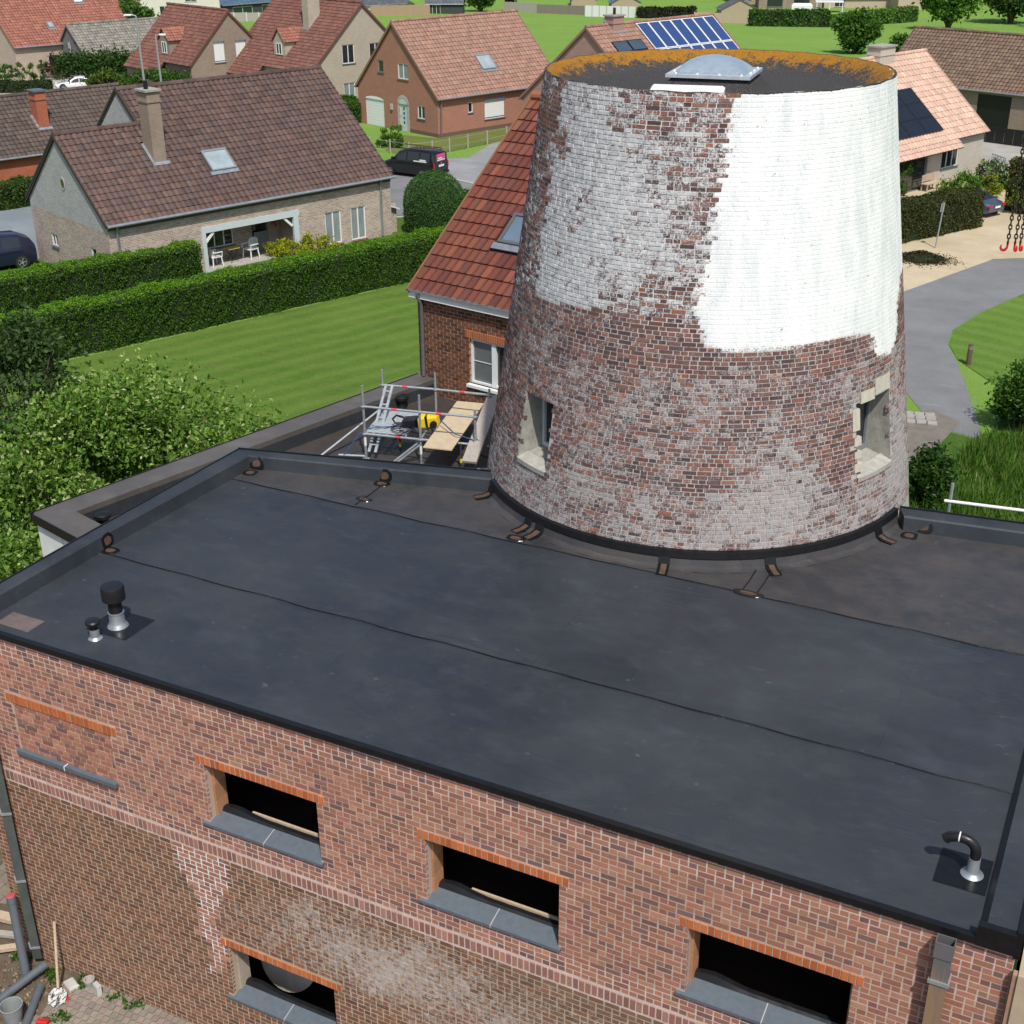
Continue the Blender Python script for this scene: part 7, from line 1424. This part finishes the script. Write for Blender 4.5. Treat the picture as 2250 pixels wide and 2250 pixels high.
M_fw = simple('fence_wood', (.36, .25, .17), .85, 0, .15); M_fg = simple('fence_grey', (.33, .31, .27), .9, 0, .12); M_fb = simple('fence_brown', (.2, .175, .15), .9, 0, .15); M_fwh = simple('fence_white', (.6, .62, .6), .7, 0, .06); M_fbe = simple('fence_beige', (.42, .34, .25), .85, 0, .12)
fence('panel_fence', 'pale concrete panel fence behind the shuttered house', (-137.5, 169.8), (-126.0, 179.5), 1.35, 8, M_fg, postmat=M_fwh)
fence('board_fence', 'light brown wooden board fence beyond the field, left of the dark shed', (-127.1, 199.5), (-121.7, 210.1), 1.7, 7, M_fw)
fence('panel_fence', 'grey panel fence behind the field, left of the brown one', (-117.0, 229.1), (-110.1, 228.7), 1.7, 5, M_fg)
fence('panel_fence', 'brown-grey panel fence next to the white panels', (-109.3, 227.2), (-99.9, 227.2), 1.55, 6, M_fb)
fence('panel_fence', 'white panel fence at the far edge of the field', (-98.0, 222.9), (-89.2, 224.7), 1.85, 7, M_fwh, postmat=M_fg)
fence('panel_fence', 'beige panel fence right of the dark hedge', (-76.6, 219.2), (-66.9, 220.6), 1.55, 6, M_fbe)
def far_house(name, label, a, b, dep, ez, rz, wall, roof, flip=False, wins=()):
    a, b = V3(*a, 0), V3(*b, 0); r = (b - a).normalized(); c = V3(-r.y, r.x, 0); L = (b - a).length; z_ = min(fz(a.y), fz(b.y), fz((a + c * dep).y)) - .1
    if flip: return house(name, label, a, c, r, dep, L, z_ + ez, z_ + rz, wall, roof, (.6, .6), [(w[0], w[1], w[2], z_ + w[3], z_ + w[4], w[5]) for w in wins], base=z_, back=False)
    return house(name, label, a, r, c, L, dep, z_ + ez, z_ + rz, wall, roof, (.6, .6), [(w[0], w[1], w[2], z_ + w[3], z_ + w[4], w[5]) for w in wins], base=z_, back=False)
MW['dark'] = simple('dark_boards', (.05, .05, .052), .9); MW['straw'] = simple('straw_boards', (.36, .29, .2), .9)
far_house('garden_shed', 'dark garden shed with white-framed door behind the field', (-124.0, 212.5), (-118.0, 215.2), 4, 1.9, 3.2, 'dark', 'slate', wins=[('f', 1.2, 2.6, .0, 1.7, 'win')])
far_house('garden_shed', 'straw-coloured garden shed with blue roof, left of two', (-113.3, 251.0), (-108.9, 253.4), 4, 1.2, 2.6, 'straw', 'blue', True)
far_house('garden_shed', 'straw-coloured garden shed with blue roof behind the white fence', (-103.2, 247.4), (-98.4, 250.2), 4, 1.2, 2.6, 'straw', 'blue', True)
far_house('garden_shed', 'small pale shed with grey roof behind the beige fence', (-80.0, 243.6), (-74.3, 247.0), 4, 1.0, 2.6, 'straw', 'slate', True)
far_house('garden_shed', 'low building with grey roof behind the wooden fence', (-140.5, 214.5), (-134.6, 225.2), 5, 1.2, 2.2, 'white', 'slate')
far_house('far_house', 'dark roofed house behind the green hedge at top right', (-77.5, 258.2), (-66.5, 262.6), 8, 2.6, 5.4, 'brown', 'slate', wins=[('f', 1.5, 4.5, .4, 2.0, 'dark'), ('f', 6.5, 9.5, .2, 2.2, 'dark')])
far_house('far_house', 'far house with red roof behind the green hedge', (-66.4, 263.8), (-54.0, 271.0), 9, 1.9, 6.2, 'tan', 'red', wins=[('f', 2, 4, .3, 1.6, 'win')])
far_house('far_house', 'far tan house at the top between hedge and tree', (-53.0, 266.0), (-45.0, 271.0), 8, 3.8, 8.0, 'tan', 'red')
far_house('far_house', 'white gabled house behind the shuttered house', (-149.5, 168.0), (-139.8, 175.5), 9, 3.2, 7.0, 'white', 'redbr', True, wins=[('g', 3, 4.6, .5, 2.2, 'win'), ('g', 7, 8.8, 2.8, 4.4, 'win')])
far_house('far_house', 'red roofed low house at top left behind the pale roofed one', (-171.0, 183.5), (-158.5, 181.5), 8, 1.7, 6.5, 'tan', 'red')
far_house('far_house', 'red roofed house beside the modern dark house', (-157.7, 192.5), (-152.6, 203.3), 8, 2.2, 6.8, 'brown', 'red')
far_house('far_house', 'modern low house with dark glazing and blue-grey roof at top left', (-146.0, 184.0), (-141.5, 199.5), 8, 2.3, 3.4, 'dark', 'blue', wins=[('f', 2, 6, .3, 1.9, 'win'), ('f', 8, 13, .3, 1.9, 'win2')])
far_house('far_house', 'brick house at the top edge above the dark hedge, left', (-99.0, 276.0), (-88.0, 279.0), 9, 3.0, 7.5, 'brown', 'slate', wins=[('f', 2, 4, .5, 2, 'win')])
far_house('far_house', 'brick house at the top edge above the dark hedge, right', (-86.0, 268.0), (-78.0, 271.0), 9, 2.6, 6.5, 'pink', 'red', wins=[('f', 2, 4, .5, 2, 'win')])
cn = thing('white_canopy', (-64.5, 253, fz(240)), 'white garden canopy and tarpaulin behind the green hedge', 'canopy')
for k in range(3): MB().tube([(-65.2 + 2.2 * k, 253.8 + .7 * k, fz(250)), (-65.2 + 2.2 * k, 253.8 + .7 * k, fz(250) + 1.8)], .09, 6).build('post', M_white, cn)
b = MB(); b.obox(V3(-65.4, 253.6, fz(250) + 1.75), V3(4.8, 1.5, 0), V3(-.9, 3, 0), Z * .18); b.build('canopy_roof', M_white, cn); b = MB(); b.bevbox(V3(-69.5, 252.4, fz(250)), V3(3.6, 1.1, 0), V3(-.6, 2, 0), Z * 1.5, .3); b.build('tarpaulin', M_white, cn)
def fhedge(label, a, b, h, th, cols, dens=26, size=.22):
    a_, b_ = a, b; zz = min(fz(a[1]), fz(b[1])); return hedge('boundary_hedge', label, a_, b_, th, h, zz - .1, dens, size, cols, wob=.2)
fhedge('dark purple-black hedge behind the field, right of the white fence', (-88.4, 223.6), (-79.3, 227.6), 1.9, 1.5, [(.03, .022, .018), (.045, .03, .022), (.03, .04, .016)])
fhedge('green boundary hedge beyond the field, left half', (-65.0, 212.8), (-54.0, 218.6), 2.6, 1.8, [(.05, .12, .018), (.07, .16, .024), (.04, .1, .015)])
fhedge('bright green boundary hedge running back to the right', (-54.0, 218.8), (-45.1, 244.0), 2.4, 1.8, [(.085, .19, .025), (.11, .23, .034), (.065, .15, .02)])
GT = [(.06, .135, .02), (.085, .175, .028), (.04, .095, .015)]
bush('leafy_tree', 'round leafy tree standing in the field right above the tower rim', 'tree', (-37.6, 166.0, -.9), (3.0, 3.0, 2.75), 5200, .24, GT, k=44, cr=.95)
bush('leafy_tree', 'small bushy tree beside the pale chimney', 'tree', (-30.8, 160.0, -2.0), (1.7, 1.7, 1.4), 1500, .22, GT, k=16, cr=.6)
bush('leafy_tree', 'broad bright green tree behind the barn roof', 'tree', (-36.6, 224.0, -1.2), (5.0, 5.0, 4.6), 6500, .34, [(.09, .19, .025), (.12, .24, .035), (.055, .12, .018)], k=50, cr=1.5)
bush('leafy_tree', 'dark tree mass at the top right corner, left one', 'tree', (-30.2, 246.0, -1.6), (5.0, 4.5, 5.2), 4200, .36, [(.035, .07, .018), (.05, .095, .024)], k=36, cr=1.6)
bush('leafy_tree', 'dark tree mass at the top right corner, right one', 'tree', (-20.5, 238.0, -1.6), (5.5, 4.5, 5.4), 4200, .36, [(.04, .08, .02), (.055, .10, .026)], k=36, cr=1.6)
bush('leafy_tree', 'green tree behind the dark shed', 'tree', (-120.0, 225.5, -2.8), (3.4, 3, 3.2), 2600, .3, GT, k=24, cr=1.1)
bush('leafy_tree', 'purple leaved tree right of the dark shed', 'tree', (-117.4, 231.0, -3.4), (1.5, 1.5, 2.4), 1200, .26, [(.05, .022, .03), (.035, .018, .022)], k=12, cr=.7)
bush('leafy_tree', 'bushy willow-like tree behind the grey roofed house', 'tree', (-143.0, 160.0, -1.6), (3.2, 2.6, 2.2), 2200, .28, [(.08, .15, .03), (.11, .19, .04), (.06, .11, .03)], k=18, cr=.9)
bush('leafy_tree', 'flowering shrub beside the dark shed', 'tree', (-125.2, 209.5, -4.4), (1.4, 1.2, 1.1), 700, .22, [(.1, .16, .04), (.2, .22, .1)], k=9, cr=.5)
for i in range(14):
    x = -175 + i * 11.5; y = 300 + 9 * math.sin(i * 2.3); bush('far_tree', 'far tree at the village edge, number ' + ('one two three four five six seven eight nine ten eleven twelve thirteen fourteen'.split()[i]) + ' from the left', 'tree', (x, y, -2.6), (6.2, 5, 4.6), 1100, .75, [(.04, .08, .02), (.055, .10, .025), (.03, .06, .016)], 'far trees along the village edge', k=14, cr=2.2)
